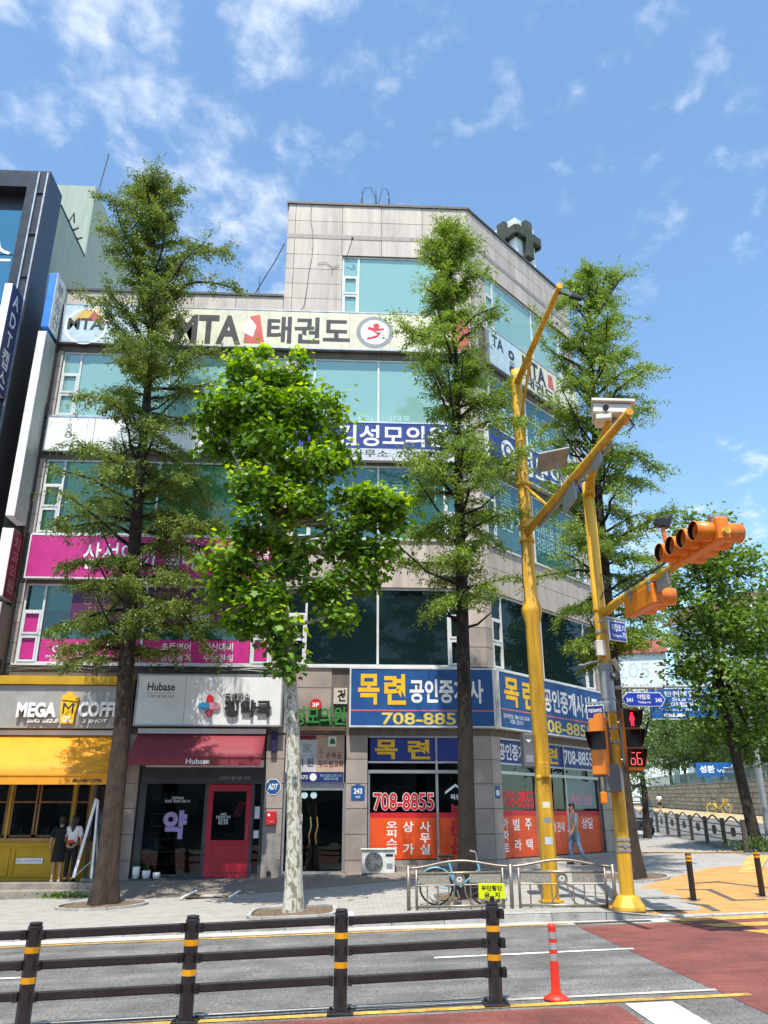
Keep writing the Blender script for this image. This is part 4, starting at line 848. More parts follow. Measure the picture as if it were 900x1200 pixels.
t = thing('roof_cable', 'dark cable hanging from the roof block down to the lower roof', 'cable', (-2.4, 24.2, 19.2)); MB().tube([(-.05, 0, 2.5), (-.4, 0, 1.6), (-.75, 0, .85), (-1.1, 0, .05)], .02, 6).build('cable', M_black, t); MB().tube([(-.9, .2, 0), (-.9, .2, 1.2)], .012, 5).build('rod', M_black, t)
t = thing('flag_bracket', 'thin bent rod bracket on the granite above the fifth floor window', 'bracket', (-.05, 23.8, 20.7)); MB().tube([(-.12, -.02, .1), (.05, -.25, .55), (.1, -.3, .75)], .014, 5).build('rod', M_black, t); MB().obox((.1, -.3, .78), (.08, .08, .06)).build('tip', M_black, t)
t = thing('roof_pipe', 'bundle of dark pipes on the wall edge beside the stacked hanging signs', 'pipe', (-9.86, 23.72, 5.8)); MB().tube([(0, 0, 0), (0, 0, 12.6)], .05, 8).build('pipe', P('pipe_brown', '#5c4e44'), t); MB().tube([(-.15, .02, 0), (-.14, .02, 13.0)], .03, 8).build('conduit', M_dkframe, t)
for z in (2.5, 5.5, 8.5, 11.0): MB().obox((-.08, -.02, z), (.32, .14, .5 if z > 6 else .12)).build('bracket', P('pipe_dark', '#3c3a38'), t)
t = thing('wall_cable', 'black cables sagging along the wall above the shop signs', 'cable', (-6, 23.7, 5.9))
for q in range(3): MB().tube([(-3.7 + .75 * i, -.02 * q, .12 - .05 * math.sin(i * 1.7 + q) - .05 * q) for i in range(11)], .014, 5).build('cable', M_black, t)

# ------------------------------------------------------------------ neighbouring building on the left
NB = thing('neighbour_building', 'dark framed glass building with grey green side wall and rooftop block', 'building', (-10.6, 22.63, 0)); M_nb = mat('black_metal_panel', '#2a2c33', rough=.35, var=.08, spec=.6); M_stucco = mat('grey_green_stucco', '#a5b0a2', rough=.9, var=.07, streak=True, dirt=.08, bump=.1)
MB().box(-12, .0, 0, 1.2, 22.5, 23.2).box(-.72, .0, 0, 1.2, 0, 22.5).box(-12, -.72, .5, 1.2, 21.75, 22.5).build('frame', M_nb, NB)
for i in range(8):
    for j in range(5):
        x1 = -.75 - 1.45 * j; z1 = 21.7 - 1.9 * i; MB().box(x1 - 1.41, x1, .3, .34, z1 - 1.86, z1).build('pane', mat('blue_mirror_glass', '#2f6f92', rough=.08, spec=.9, var=.05, scale=.6), NB)
MB().box(-12, -.72, .36, 1.2, 0, 21.75).build('core', M_dark, NB)
for x_ in (-.06, -.36): MB().box(x_ - .03, x_ + .02, -.07, 0, 0, 23.1).build('rail', M_silver, NB)
for i in range(12): MB().box(-.36, -.07, -.05, 0, 22.2 - 1.75 * i, 22.28 - 1.75 * i).build('bracket', M_nb, NB)
MB().box(-11, -.012, 1.2, 4.2, 0, 22.8).build('side_wall', M_stucco, NB); MB().box(-3.2, -.006, 4.15, 12, 0, 26.4).build('rooftop_block', M_stucco, NB)
MB().box(-11.1, .02, 1.25, 4.1, 22.8, 22.86).build('coping', M_nb, NB); MB().tube([(-.35, 5.2, 26.4), (-.1, 5.2, 29.2)], .025, 5).build('lightning_rod', M_dkframe, NB)
MB().tube([(.02, 2.1, 22.85), (.12, 2.15, 23.3), (.05, 2.5, 23.1)], .03, 5).tube([(.02, 2.6, 22.85), (.15, 2.7, 23.05)], .04, 5).tube([(.02, 3.1, 22.85), (.15, 3.2, 23.0)], .04, 5).build('roof_hooks', M_black, NB)
t = thing('glass_lettering', 'large white Hangul syllable on the blue glass of the dark neighbour building', 'lettering', (-11.95, 22.93, 19.2)); text('스', (-.62, .42, .35, 1.15), t, C_white, out=.01, bold=.01)
def blade(name, label, x0, x1, y0, y1, z0, z1, edge_m, face_m, txt, tm, vertical=True, box=None):
    """a sign board standing out from the wall: its broad face looks sideways, its narrow edge to the street"""
    t = thing(name, label, 'sign', (x1, y1, z0))
    MB().box(x0 - x1, -.012, y0 - y1 + .01, 0, 0.01, z1 - z0 - .01).build('panel', edge_m, t, bevel=.02); MB().box(-.012, .0, y0 - y1, 0, 0, z1 - z0).build('face', face_m, t)
    if txt:
        o = text('\n'.join(txt) if vertical else txt, box or ((y0 - y1) * .8, (y0 - y1) * .2, .2, z1 - z0 - .2), None, tm, out=0, bold=.015, lgap=1.0, mapf=lambda x, y, z: (.004, x, z)); o.parent = t
    for z in (.15, z1 - z0 - .2): MB().box(x0 - x1 + .05, -.05, 0, CY - y1 + .02, z, z + .06).build('bracket', M_dkframe, t)
    return t
blade('hanging_sign', 'upper hanging sign with bright blue edge beside the long banner', -10.12, -9.84, 22.85, 23.7, 16.95, 19.1, P('sky_blue', '#2f7fd6'), C_white, '부동산', C_grey)
blade('hanging_sign', 'tall plain white hanging sign under the blue edged one', -10.12, -9.84, 22.75, 23.65, 10.3, 16.75, C_white, P('sign_grey', '#b7bab8', dirt=.1), '', C_grey)
blade('hanging_sign', 'crimson hanging sign with pale lettering under the tall white one', -10.2, -9.84, 22.9, 23.7, 7.9, 10.0, C_white, C_mar, '치과의원', P('sign_rose', '#c58d93'))
blade('hanging_sign', 'lowest dark hanging sign under the crimson one', -10.15, -9.84, 22.95, 23.7, 6.2, 7.75, M_conc, P('sign_tan', '#6f675c'), '', C_white)
blade('security_sign', 'tall dark blue hanging sign with white letters on the dark neighbour building', -10.95, -10.68, 21.7, 22.55, 14.1, 17.8, C_white, C_navy, 'ADT캡스', C_white)
blade('hanging_sign', 'dark navy hanging sign under the blue security sign at the picture edge', -10.95, -10.7, 21.75, 22.55, 12.5, 13.9, C_navy, P('night_navy', '#171b3c'), '', C_grey)

# ------------------------------------------------------------------ background up the side street
M_wall = mat('wall_stone', '#a0927c', rough=.9, var=.2, scale=3, bump=.4, rand=.22, dirt=.3)
wx = lambda y: 24.0 + .21 * (y - 30)
SW = thing('stone_retaining_wall', 'long tan stone block retaining wall along the side street', 'wall', (wx(70), 70, 0)); 
core = MB(); 
def wp(y, o=0, z=0): return (wx(y) + o - wx(70), y - 70, z)
ya, yb = 38., 120.
k = MB(); vs = []
for y in (ya, yb): vs += [wp(y, .05, 0), wp(y, .6, 0), wp(y, .6, G(wx(y), y) + 2.4), wp(y, .05, G(wx(y), y) + 2.4)]
k.add(vs, [(0, 3, 2, 1), (4, 5, 6, 7), (0, 4, 7, 3), (3, 7, 6, 2), (1, 2, 6, 5)]); k.build('core', mat('wall_mortar', '#6f6658', rough=.95), SW)
dY = 1.9; rows_ = 6; blocks = 0
rest = MB()
for r_ in range(rows_):
    y = ya + (dY / 2 if r_ % 2 else 0)
    while y < yb - dY:
        z0 = G(wx(y), y) + .05 + r_ * .39; z1 = G(wx(y + dY), y + dY) + .05 + r_ * .39; g = .03; j = rnd.uniform(-.03, .02)
        a, b = y + g, y + dY - g; vs = [wp(a, j, z0 + g), wp(b, j, z1 + g), wp(b, j, z1 + .39 - g), wp(a, j, z0 + .39 - g), wp(a, .1, z0 + g), wp(b, .1, z1 + g), wp(b, .1, z1 + .39 - g), wp(a, .1, z0 + .39 - g)]
        fs = [(0, 3, 2, 1), (0, 1, 5, 4), (3, 7, 6, 2), (0, 4, 7, 3), (1, 2, 6, 5)]
        if y < 104: MB().add(vs, fs).build('stone', M_wall, SW)
        else: rest.add(vs, fs)
        y += dY
o = rest.build('stones', M_wall, SW); o['kind'] = 'stuff'
k = MB(); vs = []
for y in (ya, yb): vs += [wp(y, -.08, G(wx(y), y) + 2.4), wp(y, .7, G(wx(y), y) + 2.4), wp(y, .7, G(wx(y), y) + 2.52), wp(y, -.08, G(wx(y), y) + 2.52)]
k.add(vs, [(0, 1, 2, 3), (4, 7, 6, 5), (0, 3, 7, 4), (3, 2, 6, 7), (0, 4, 5, 1)]); k.build('coping', M_step, SW)
WF = thing('green_bar_fence', 'green vertical bar fence on top of the stone wall', 'fence', (wx(70) + .3, 70, G(wx(70), 70) + 2.5)); M_gfence = mat('dull_green_paint', '#5c7466', rough=.5)
def fp(y, z): return (wx(y) - wx(70), y - 70, G(wx(y), y) - G(wx(70), 70) + z)
for z in (.15, 1.0): MB().bar(fp(44, z), fp(112, z), .06, .06).build('rail', M_gfence, WF)
y = 44.
while y < 112: MB().bar(fp(y, 0), fp(y, 1.12), .05, .05).build('bar', M_gfence, WF); y += .36 if y < 90 else .7
struct(skew_sheet('upper_ground', [24.7, 32, 60], [38, 50, 70, 90, 120], 2.3, M_soil))

def house(name, label, loc, rz, w, d, h, m, roofm, rh, wins=3, num=None, over=.5):
    t = thing(name, label, 'house', loc, rz); MB().box(-w / 2, w / 2, 0, d, 0, h).build('wall', m, t)
    k = MB(); a, b = -w / 2 - over, w / 2 + over
    k.add([(a, -over, h - .1), (b, -over, h - .1), (b, d / 2, h + rh), (a, d / 2, h + rh), (b, d + over, h - .1), (a, d + over, h - .1), (a, -over, h + .12), (b, -over, h + .12), (b, d / 2, h + rh + .25), (a, d / 2, h + rh + .25), (b, d + over, h + .12), (a, d + over, h + .12)],
          [(0, 1, 7, 6), (6, 7, 8, 9), (9, 8, 10, 11), (0, 3, 2, 1), (3, 5, 4, 2), (1, 2, 4, 10, 8, 7), (0, 6, 9, 11, 5, 3), (5, 11, 10, 4)]); ro = k.build('roof', roofm, t)
    for i in range(12): MB().bar((a + (b - a) * (i + .5) / 12, -over - .02, h + .14), (a + (b - a) * (i + .5) / 12, d / 2, h + rh + .28), .12, .07).build('tile_ridge', roofm, ro)
    for i in range(wins):
        x = -w / 2 + w * (i + .5) / wins
        for z in (1.0, 4.0, 7.0):
            if z + 1.6 < h: f = MB().box(x - .8, x + .8, -.06, .02, z, z + 1.4).build('window', M_frame, t); MB().box(x - .7, x - .03, -.075, -.05, z + .1, z + 1.3).build('pane', M_glass_dark, f); MB().box(x + .03, x + .7, -.075, -.05, z + .1, z + 1.3).build('pane', M_glass_dark, f)
    if num: text(num, (-.5 * w * .15, w * .3, h - 4.2, h - 1.6), t, C_pale, out=.03, bold=-.015)
    return t
M_rtile = mat('red_roof_tile', '#8a4a41', rough=.8, var=.2, dirt=.2); M_btile = mat('brown_roof_tile', '#6b4c3c', rough=.8, var=.2)
house('white_apartment', 'white apartment house with red tiled roof and the number 205 on its wall', (49.5, 140, 4.2), R(-16), 15, 12, 24.6, mat('white_render', '#d9dedd', rough=.8, dirt=.1), M_rtile, 3.4, wins=0, num='205')
house('pale_blue_house', 'pale blue gabled house with brown roof behind the ginkgo tree', (56.5, 121, 4.2), R(-60), 13, 12, 26.5, mat('pale_blue_render', '#b9cfdd', rough=.8), M_btile, 4.2, wins=3, over=1.0)
house('brick_house', 'low red brick house half hidden among the trees', (47, 92, 4.2), R(-70), 10, 8, 7.0, mat('red_brick_wall', '#8a5a4c', rough=.9, var=.2), M_btile, 2, wins=3)
t = thing('village_sign', 'blue sign with white lettering above the stone wall', 'sign', (32.25, 70.3, G(32.2, 70) + 2.5), R(-10)); MB().box(-1.8, 1.85, -.06, .06, .45, 1.6).build('panel', P('village_blue', '#1f62a8'), t)
text('성환', (-1.55, -.3, .75, 1.35), t, C_white, out=.065, bold=.03); text('Village', (-.15, 1.55, .68, 1.02), t, C_white, out=.065, bold=.02); MB().tube([(.4, -.07, 1.15), (1.0, -.07, 1.15), (1.25, -.07, 1.4), (1.5, -.07, 1.15), (1.75, -.07, 1.15)], .03, 5).build('house_line', C_white, t)
for x_ in (-.9, .9): MB().box(x_ - .06, x_ + .06, -.02, .06, -.2, .45).build('post', P('village_blue', '#1f62a8'), t)
# decorated street fence along the side street
M_fen = mat('brown_grey_fence_steel', '#5f5850', rough=.5, metal=.4)
FX = lambda y: 13.4 + .19 * (y - 29)
for i in range(8):
    y0 = 27.3 + 2.55 * i; y1 = y0 + 2.55
    names = ['with the ginkgo trunk standing before it', 'second from the ginkgo', 'third from the ginkgo', 'fourth from the ginkgo', 'fifth from the ginkgo', 'sixth from the ginkgo', 'seventh from the ginkgo', 'farthest up the side street']
    t = thing('street_fence_bay', 'wavy topped dark fence bay along the side street, ' + names[i], 'fence', (FX(y0), y0, G(FX(y0), y0)), group='wavy fence bays along the side street')
    q = lambda f, z: ((FX(y1) - FX(y0)) * f, 2.55 * f, (G(FX(y1), y1) - G(FX(y0), y0)) * f + z)
    MB().box(-.06, .06, -.06, .06, 0, .98).build('post', M_fen, t, bevel=.01)
    for z in (.28, .52, .76): MB().tube([q(.0, z), q(1, z)], .022, 6).build('rail', M_fen, t)
    MB().tube([q(j / 16, .8 + .24 * math.sin(math.pi * (j / 16)) ** 2) for j in range(17)], .03, 6).build('wave_rail', M_fen, t)
    MB().lathe([(0, -.03), (.16, -.02), (.16, .02), (0, .03)], q(.5, .56), 14, axis='x').build('ornament', M_fen, t)
# share bicycle by the wall
def bicycle(name, label, loc, rz, mf, mt, s=1.0, basket=False):
    t = thing(name, label, 'bicycle', loc, rz); r = .33 * s; wb_ = 1.02 * s
    for x_ in (0, wb_):
        w = MB(); 
        for i in range(24):
            pass
        w.tube([(x_ + r * math.cos(2 * math.pi * i / 24), 0, r + r * math.sin(2 * math.pi * i / 24)) for i in range(25)], .02 * s, 6, cap=False); wo_ = w.build('wheel', mt, t)
        sp = MB()
        for i in range(14): a = math.pi * 2 * i / 14; sp.bar((x_, 0, r), (x_ + r * .95 * math.cos(a), 0, r + r * .95 * math.sin(a)), .005, .005)
        sp.build('spokes', M_silver, wo_); MB().lathe([(.0, -.04), (.03, -.04), (.03, .04), (0, .04)], (x_, 0, r), 8, axis='y').build('hub', M_silver, wo_)
    bb = (.43 * s, 0, .28 * s); st = (.28 * s, 0, .78 * s); hd = (.86 * s, 0, .82 * s); hb = (.9 * s, 0, .62 * s)
    MB().tube([bb, (hb[0] - .03, 0, hb[2] + .02)], .026 * s, 8).tube([bb, st], .022 * s, 8).tube([(0, 0, r), bb], .014 * s, 6).tube([(0, 0, r), (.34 * s, 0, .62 * s)], .012 * s, 6).tube([hb, hd], .025 * s, 8).build('frame', mf, t)
    MB().tube([(wb_, .05 * s, r), (.94 * s, .05 * s, .5 * s), hb], .016 * s, 6).tube([(wb_, -.05 * s, r), (.94 * s, -.05 * s, .5 * s), hb], .016 * s, 6).build('fork', mf, t)
    MB().tube([hd, (.83 * s, 0, 1.0 * s)], .014 * s, 6).tube([(.72 * s, -.26 * s, 1.02 * s), (.82 * s, -.14 * s, 1.0 * s), (.83 * s, 0, 1.0 * s), (.82 * s, .14 * s, 1.0 * s), (.72 * s, .26 * s, 1.02 * s)], .013 * s, 6).build('handlebar', M_silver, t)
    MB().tube([st, (.26 * s, 0, .88 * s)], .014 * s, 6).build('seat_post', M_silver, t)
    k = MB(); k.flat([(.06 * s, -.09 * s), (.14 * s, -.11 * s), (.3 * s, -.03 * s), (.4 * s, 0), (.3 * s, .03 * s), (.14 * s, .11 * s), (.06 * s, .09 * s)], .88 * s, .94 * s); k.build('saddle', M_black, t, bevel=.015)
    MB().lathe([(0, -.02), (.09 * s, -.02), (.09 * s, .0), (0, 0)], (bb[0], -.05, bb[2]), 16, axis='y').build('chainring', M_black, t); MB().tube([(bb[0], -.07, bb[2]), (bb[0] + .05, -.08, bb[2] - .16)], .012, 6).tube([(bb[0], .07, bb[2]), (bb[0] - .05, .08, bb[2] + .16)], .012, 6).build('crank', M_silver, t)
    for y_, z_, x_ in ((-.12, bb[2] - .16, bb[0] + .05), (.12, bb[2] + .16, bb[0] - .05)): MB().obox((x_, y_, z_), (.1, .08, .025)).build('pedal', M_black, t)
    MB().tube([(.0 + (r + .04) * math.cos(a), 0, r + (r + .04) * math.sin(a)) for a in [R(q_) for q_ in range(20, 175, 15)]], .016, 5).build('mudguard', mf, t)
    if basket: 
        k = MB(); bx_, bz = 1.03 * s, .72 * s
        for i in range(6): k.bar((bx_ - .14, -.16 + .064 * i, bz), (bx_ - .16, -.18 + .072 * i, bz + .24), .012, .012); k.bar((bx_ + .12, -.16 + .064 * i, bz), (bx_ + .16, -.18 + .072 * i, bz + .24), .012, .012)
        k.box(bx_ - .16, bx_ + .16, -.18, .18, bz - .01, bz + .01).box(bx_ - .17, bx_ + .17, -.2, -.18, bz + .22, bz + .25).box(bx_ - .17, bx_ + .17, .18, .2, bz + .22, bz + .25).build('basket', M_black if not basket == 2 else mf, t)
    return t
M_ybike = mat('yellow_bike_paint', '#e3c21c', rough=.4)
bicycle('share_bicycle', 'bright yellow share bicycle parked against the stone wall', (30.0, 67.6, G(30, 67) + .05), R(-55), M_ybike, M_ybike, 1.25, 2)
t = bicycle('blue_bicycle', 'light blue bicycle standing behind the steel pedestrian fence', (1.98, 17.98, G(2.4, 17.9)), R(-9), mat('light_blue_bike_paint', '#6fb4c8', rough=.35), M_black, 1.0, False)

# ------------------------------------------------------------------ unseen far side of the road; building added to darken the glass reflections
OB = thing('added_opposite_building', 'unseen plain grey building added behind the viewer to darken the glass reflections', 'building', (2, -24, 0)); MB().box(-45, 45, -12, 0, -1.5, 15).build('wall', mat('opposite_render', '#77746f', rough=.8, var=.15, streak=True), OB)
for i in range(18):
    for j in range(4): MB().box(-43 + 4.8 * i, -43 + 4.8 * i + 3.4, -.1, .03, .8 + 3.6 * j, 3.0 + 3.6 * j).build('window', M_dkframe, OB)
struct(MB().box(-60, 60, -24, -6, -1.9, -1.2).build('opposite_pavement', M_conc))

t = thing('overhead_wires', 'thin dark utility wires crossing the sky at the right', 'wires', (20, 40, 9))
for i in range(3): MB().tube([(-12 + 3 * j, -12 + 3.2 * j, 1.2 + .35 * i - .25 * math.sin(math.pi * j / 12)) for j in range(13)], .018, 5).build('wire', M_black, t)

t = thing('facade_cable', 'thin dark cable wandering down the granite roof block', 'cable', (-1.5, 23.78, 18.5)); MB().tube([(.02, 0, 4.75), (.0, -.01, 4.0), (.08, -.01, 3.5), (.12, -.01, 2.9), (.1, -.01, 2.3), (.02, -.01, 1.7), (-.03, -.01, 1.0), (-.1, -.01, .3), (-.22, -.01, .0)], .009, 5).build('cable', M_dkframe, t)
MB().tube([(.3, -.01, 2.05), (.6, -.01, 2.1), (.85, -.01, 1.9), (1.1, -.01, 2.0)], .009, 5).tube([(.85, -.01, 1.9), (.85, -.01, 1.6)], .008, 5).build('cable', M_dkframe, t)
# ------------------------------------------------------------------ trees
def leaf_cloud(name, C, D, L, ratio, tmpl, m, parent, up=.0):
    """one mesh of many single leaves: C centres, D leaf directions, L lengths; tmpl the leaf outline (along, across, lift)"""
    n = len(C); T = np.array(tmpl); k = len(T)
    D = D / (np.linalg.norm(D, axis=1, keepdims=True) + 1e-9)
    rv = NR.normal(size=(n, 3)); rv[:, 2] *= (1 - up); 
    A = np.cross(D, rv if not up else np.cross(D, np.tile([0, 0, 1.], (n, 1))) * 0 + NR.normal(size=(n, 3)) * (1 - up) + np.array([0, 0, up * 2.2]))
    A /= (np.linalg.norm(A, axis=1, keepdims=True) + 1e-9); N = np.cross(A, D)
    V = C[:, None, :] + (D[:, None, :] * T[None, :, 0:1] + A[:, None, :] * T[None, :, 1:2] * ratio + N[:, None, :] * T[None, :, 2:3]) * L[:, None, None]
    me = bpy.data.meshes.new(name); me.vertices.add(n * k); me.vertices.foreach_set('co', V.reshape(-1).astype(np.float32))
    me.loops.add(n * k); me.loops.foreach_set('vertex_index', np.arange(n * k, dtype=np.int32))
    me.polygons.add(n); me.polygons.foreach_set('loop_start', np.arange(0, n * k, k, dtype=np.int32))
    me.materials.append(m); me.update(calc_edges=True)
    o = bpy.data.objects.new(name, me); COL.objects.link(o); o.parent = parent; o['kind'] = 'stuff'
    return o
RHOMB = [(0, 0, 0), (.45, .5, .06), (1, 0, 0), (.45, -.5, .06)]
PALM = [(0, 0, 0), (.12, .42, .03), (.3, .28, 0), (.45, .62, .05), (.62, .3, .0), (1, 0, -.06), (.62, -.3, 0), (.45, -.62, .05), (.3, -.28, 0), (.12, -.42, .03)]
FAN = [(0, 0, 0), (.6, .5, .05), (.95, .3, 0), (.85, 0, 0), (.95, -.3, 0), (.6, -.5, .05)]
def barkmat(name, c1, c2, fl=True):
    m = mat(name, c1, rough=.9, col2=c2, scale=5, bump=.0)
    n, l = m.node_tree.nodes, m.node_tree.links; b = n['Principled BSDF']
    ge = n.new('ShaderNodeNewGeometry'); mp_ = n.new('ShaderNodeMapping'); mp_.inputs['Scale'].default_value = (1, 1, .07 if fl else .5); l.new(ge.outputs['Position'], mp_.inputs[0])
    no = n.new('ShaderNodeTexNoise'); no.inputs['Scale'].default_value = 22 if fl else 7; no.inputs['Detail'].default_value = 6; l.new(mp_.outputs[0], no.inputs['Vector'])
    bp_ = n.new('ShaderNodeBump'); bp_.inputs['Strength'].default_value = .9 if fl else .35; bp_.inputs['Distance'].default_value = .05; l.new(no.outputs[0], bp_.inputs['Height']); l.new(bp_.outputs[0], b.inputs['Normal'])
    return m
M_bark = barkmat('fibrous_brown_bark', '#44362c', '#211a15'); M_bark2 = barkmat('grey_brown_bark', '#40382f', '#231d18')
M_bark3 = barkmat('shaded_fibrous_bark', '#2e251e', '#15110d')  # dark bark, deepened for one trunk; crown shade put into the colour
M_twig = mat('twig_bark', '#2a221c', rough=.9)
# mottled plane bark: pale grey-cream with olive and grey flakes of distinct outline
M_plane = barkmat('mottled_plane_bark', '#b9b5a8', '#a8a394', False)
n, l = M_plane.node_tree.nodes, M_plane.node_tree.links; b = n['Principled BSDF']; old = b.inputs['Base Color'].links[0].from_socket
ge = n.new('ShaderNodeNewGeometry'); mp_ = n.new('ShaderNodeMapping'); mp_.inputs['Scale'].default_value = (1.6, 1.6, .8); l.new(ge.outputs['Position'], mp_.inputs[0])
vo = n.new('ShaderNodeTexNoise'); vo.inputs['Scale'].default_value = 7; vo.inputs['Detail'].default_value = 3; vo.inputs['Distortion'].default_value = .6; l.new(mp_.outputs[0], vo.inputs['Vector'])
cr = n.new('ShaderNodeValToRGB'); cr.color_ramp.interpolation = 'CONSTANT'; e = cr.color_ramp.elements; e[0].position = 0; e[0].color = lin('#6f6c55'); e[1].position = .40; e[1].color = lin('#8d8a72')
q = e.new(.47); q.color = lin('#c4c0b3'); q = e.new(.60); q.color = lin('#a39f92'); q = e.new(.66); q.color = lin('#77705f')
l.new(vo.outputs[0], cr.inputs[0]); mx = n.new('ShaderNodeMix'); mx.data_type = 'RGBA'; mx.inputs[0].default_value = .85; l.new(old, mx.inputs[6]); l.new(cr.outputs[0], mx.inputs[7]); l.new(mx.outputs[2], b.inputs['Base Color'])
L_red = leafmat('dawn_redwood_leaf', '#52652d', '#8a9d4a', .42); L_redb = leafmat('bright_redwood_leaf', '#587431', '#9cb552', .45); L_plane = leafmat('plane_leaf', '#3e6422', '#80a836', .38); L_young = leafmat('young_plane_leaf', '#86ad2c', '#c3dc4c', .5); L_gink = leafmat('ginkgo_leaf', '#46682c', '#7f9c42', .38); L_far = leafmat('far_tree_leaf', '#40592c', '#6d8444', .35)

def trunk_mesh(path, rad, n=14, flare=.5, flut=.1, mseed=0):
    rg = random.Random(mseed); k = MB(); ph = [rg.uniform(0, 6.28) for _ in range(4)]
    P_, Rr = [], []
    for i in range(len(path) - 1):
        st = 6
        for j in range(st): P_.append(Vector(path[i]).lerp(Vector(path[i + 1]), j / st)); Rr.append(rad[i] + (rad[i + 1] - rad[i]) * j / st)
    P_.append(Vector(path[-1])); Rr.append(rad[-1]); z0 = P_[0].z
    k0 = 0
    for i, p in enumerate(P_):
        h = p.z - z0; fl = 1 + flare * math.exp(-h / .45); fu = flut * (.35 + math.exp(-h / 1.2))
        for j in range(n):
            a = 2 * math.pi * j / n; r = Rr[i] * fl * (1 + fu * math.sin(3 * a + ph[0]) + fu * .7 * math.sin(5 * a + ph[1] + h * .25) + .03 * math.sin(7 * a + h * 2 + ph[2]))
            k.v.append((p.x + r * math.cos(a), p.y + r * math.sin(a), p.z))
    for i in range(len(P_) - 1):
        for j in range(n): a = i * n + j; b = i * n + (j + 1) % n; k.f.append((a, b, b + n, a + n)); k.m.append(0)
    return k, P_, Rr

def redwood(name, label, path, r0, zb, prof, nb, dens, leafm, seed, llen=.14, dead=6, barkm=None, droop=.45, asym=(0, 0)):
    """dawn redwood: straight trunk, many side limbs, fine sprays. prof: list of (height, reach)"""
    rg = random.Random(seed); base = Vector(path[0]); t = thing(name, label, "tree", base)
    loc = [tuple(Vector(p) - base) for p in path]; H_ = loc[-1][2]
    rad = [max(.025, r0 * (1 - p[2] / H_) ** .75) for p in loc]
    k, PP, RR_ = trunk_mesh(loc, rad, 16, .45, .12, seed); k.build('trunk', barkm or M_bark, t, smooth=True)
    at = lambda z: Vector([np.interp(z, [p[2] for p in loc], [p[i] for p in loc]) for i in range(3)])
    lim = MB(); C, D, L = [], [], []
    def spray(p0, d0, ln, nleaf):
        # a drooping twig with feathery leaves on both sides
        p = Vector(p0); d = Vector(d0).normalized(); st = ln / 5
        for s_ in range(5):
            q = p + d * st
            for _ in range(max(1, nleaf // 5)):
                c = p.lerp(q, rg.random()) + Vector((rg.gauss(0, .06), rg.gauss(0, .06), rg.gauss(-.02, .05)))
                dd = d * .6 + Vector((rg.gauss(0, .55), rg.gauss(0, .55), rg.gauss(-.25, .4))); C.append(c); D.append(dd); L.append(llen * rg.uniform(.6, 1.25))
            p = q; d = (d + Vector((0, 0, -.16 * droop))).normalized()
        return p
    ga = rg.uniform(0, 6)
    zs = sorted(zb + (H_ * .985 - zb) * ((i + rg.random()) / nb) for i in range(nb))
    for i, z in enumerate(zs):
        reach = float(np.interp(z, [p[0] for p in prof], [p[1] for p in prof])) * rg.choice((.4, .6, .8, .95, 1.0, 1.12)) * rg.uniform(.9, 1.08); ga += 2.39 + rg.uniform(-.5, .5)
        el = R(np.interp(z / H_, [.2, .6, .95], [5, 28, 55]) + rg.gauss(0, 15)); d = Vector((math.cos(ga) * math.cos(el), math.sin(ga) * math.cos(el), math.sin(el)))
        bd = rg.choice((.5, .8, 1.0, 1.2, 1.4)); reach *= 1 + asym[0] * d.x + asym[1] * d.y
        p0 = at(z); pts = [p0]; p = p0.copy(); st = reach / 6; dd = d.copy()
        for s_ in range(6):
            dd = (dd + Vector((rg.gauss(0, .17), rg.gauss(0, .17), rg.gauss(-.05, .1)))).normalized(); p = p + dd * st; pts.append(p.copy())
            if s_ >= 1 or reach < .9:
                for _ in range(max(1, int(dens * (.5 + reach / 4) * bd))):
                    sd = dd.cross(Vector((0, 0, 1))).normalized() * rg.choice((-1, 1)); q = pts[-2].lerp(pts[-1], rg.random())
                    tw = (dd * rg.uniform(.25, .9) + sd * rg.uniform(.2, 1) + Vector((0, 0, rg.uniform(-.35, .35)))).normalized(); ln = rg.uniform(.35, .85) * min(1, .45 + reach / 3)
                    e_ = spray(q, tw, ln, rg.randint(44, 70))
                    if rg.random() < .5: lim.tube([q, q + tw * ln * .6], [.008, .004], 4, cap=False)
        spray(pts[-2], dd, .55, 60)
        rb = .018 + .018 * reach; lim.tube(pts, [rb * (1 - .13 * j) for j in range(7)], 5, cap=False)
    for i in range(dead):                                    # bare broken limbs
        z = rg.uniform(zb - .5, H_ * .75); a = rg.uniform(0, 6.28); el = R(rg.uniform(10, 60)); ln = rg.uniform(.7, 1.9); d = Vector((math.cos(a) * math.cos(el), math.sin(a) * math.cos(el), math.sin(el))); p0 = at(z)
        lim.tube([p0, p0 + d * ln * .5, p0 + d * ln + Vector((0, 0, .25 * ln))], [.04, .03, .015], 5, cap=False)
    lim.build('limbs', M_twig, t, smooth=True)
    leaf_cloud('crown', np.array([c[:] for c in C]), np.array([d[:] for d in D]), np.array(L), .40, RHOMB, leafm, t)
    return t

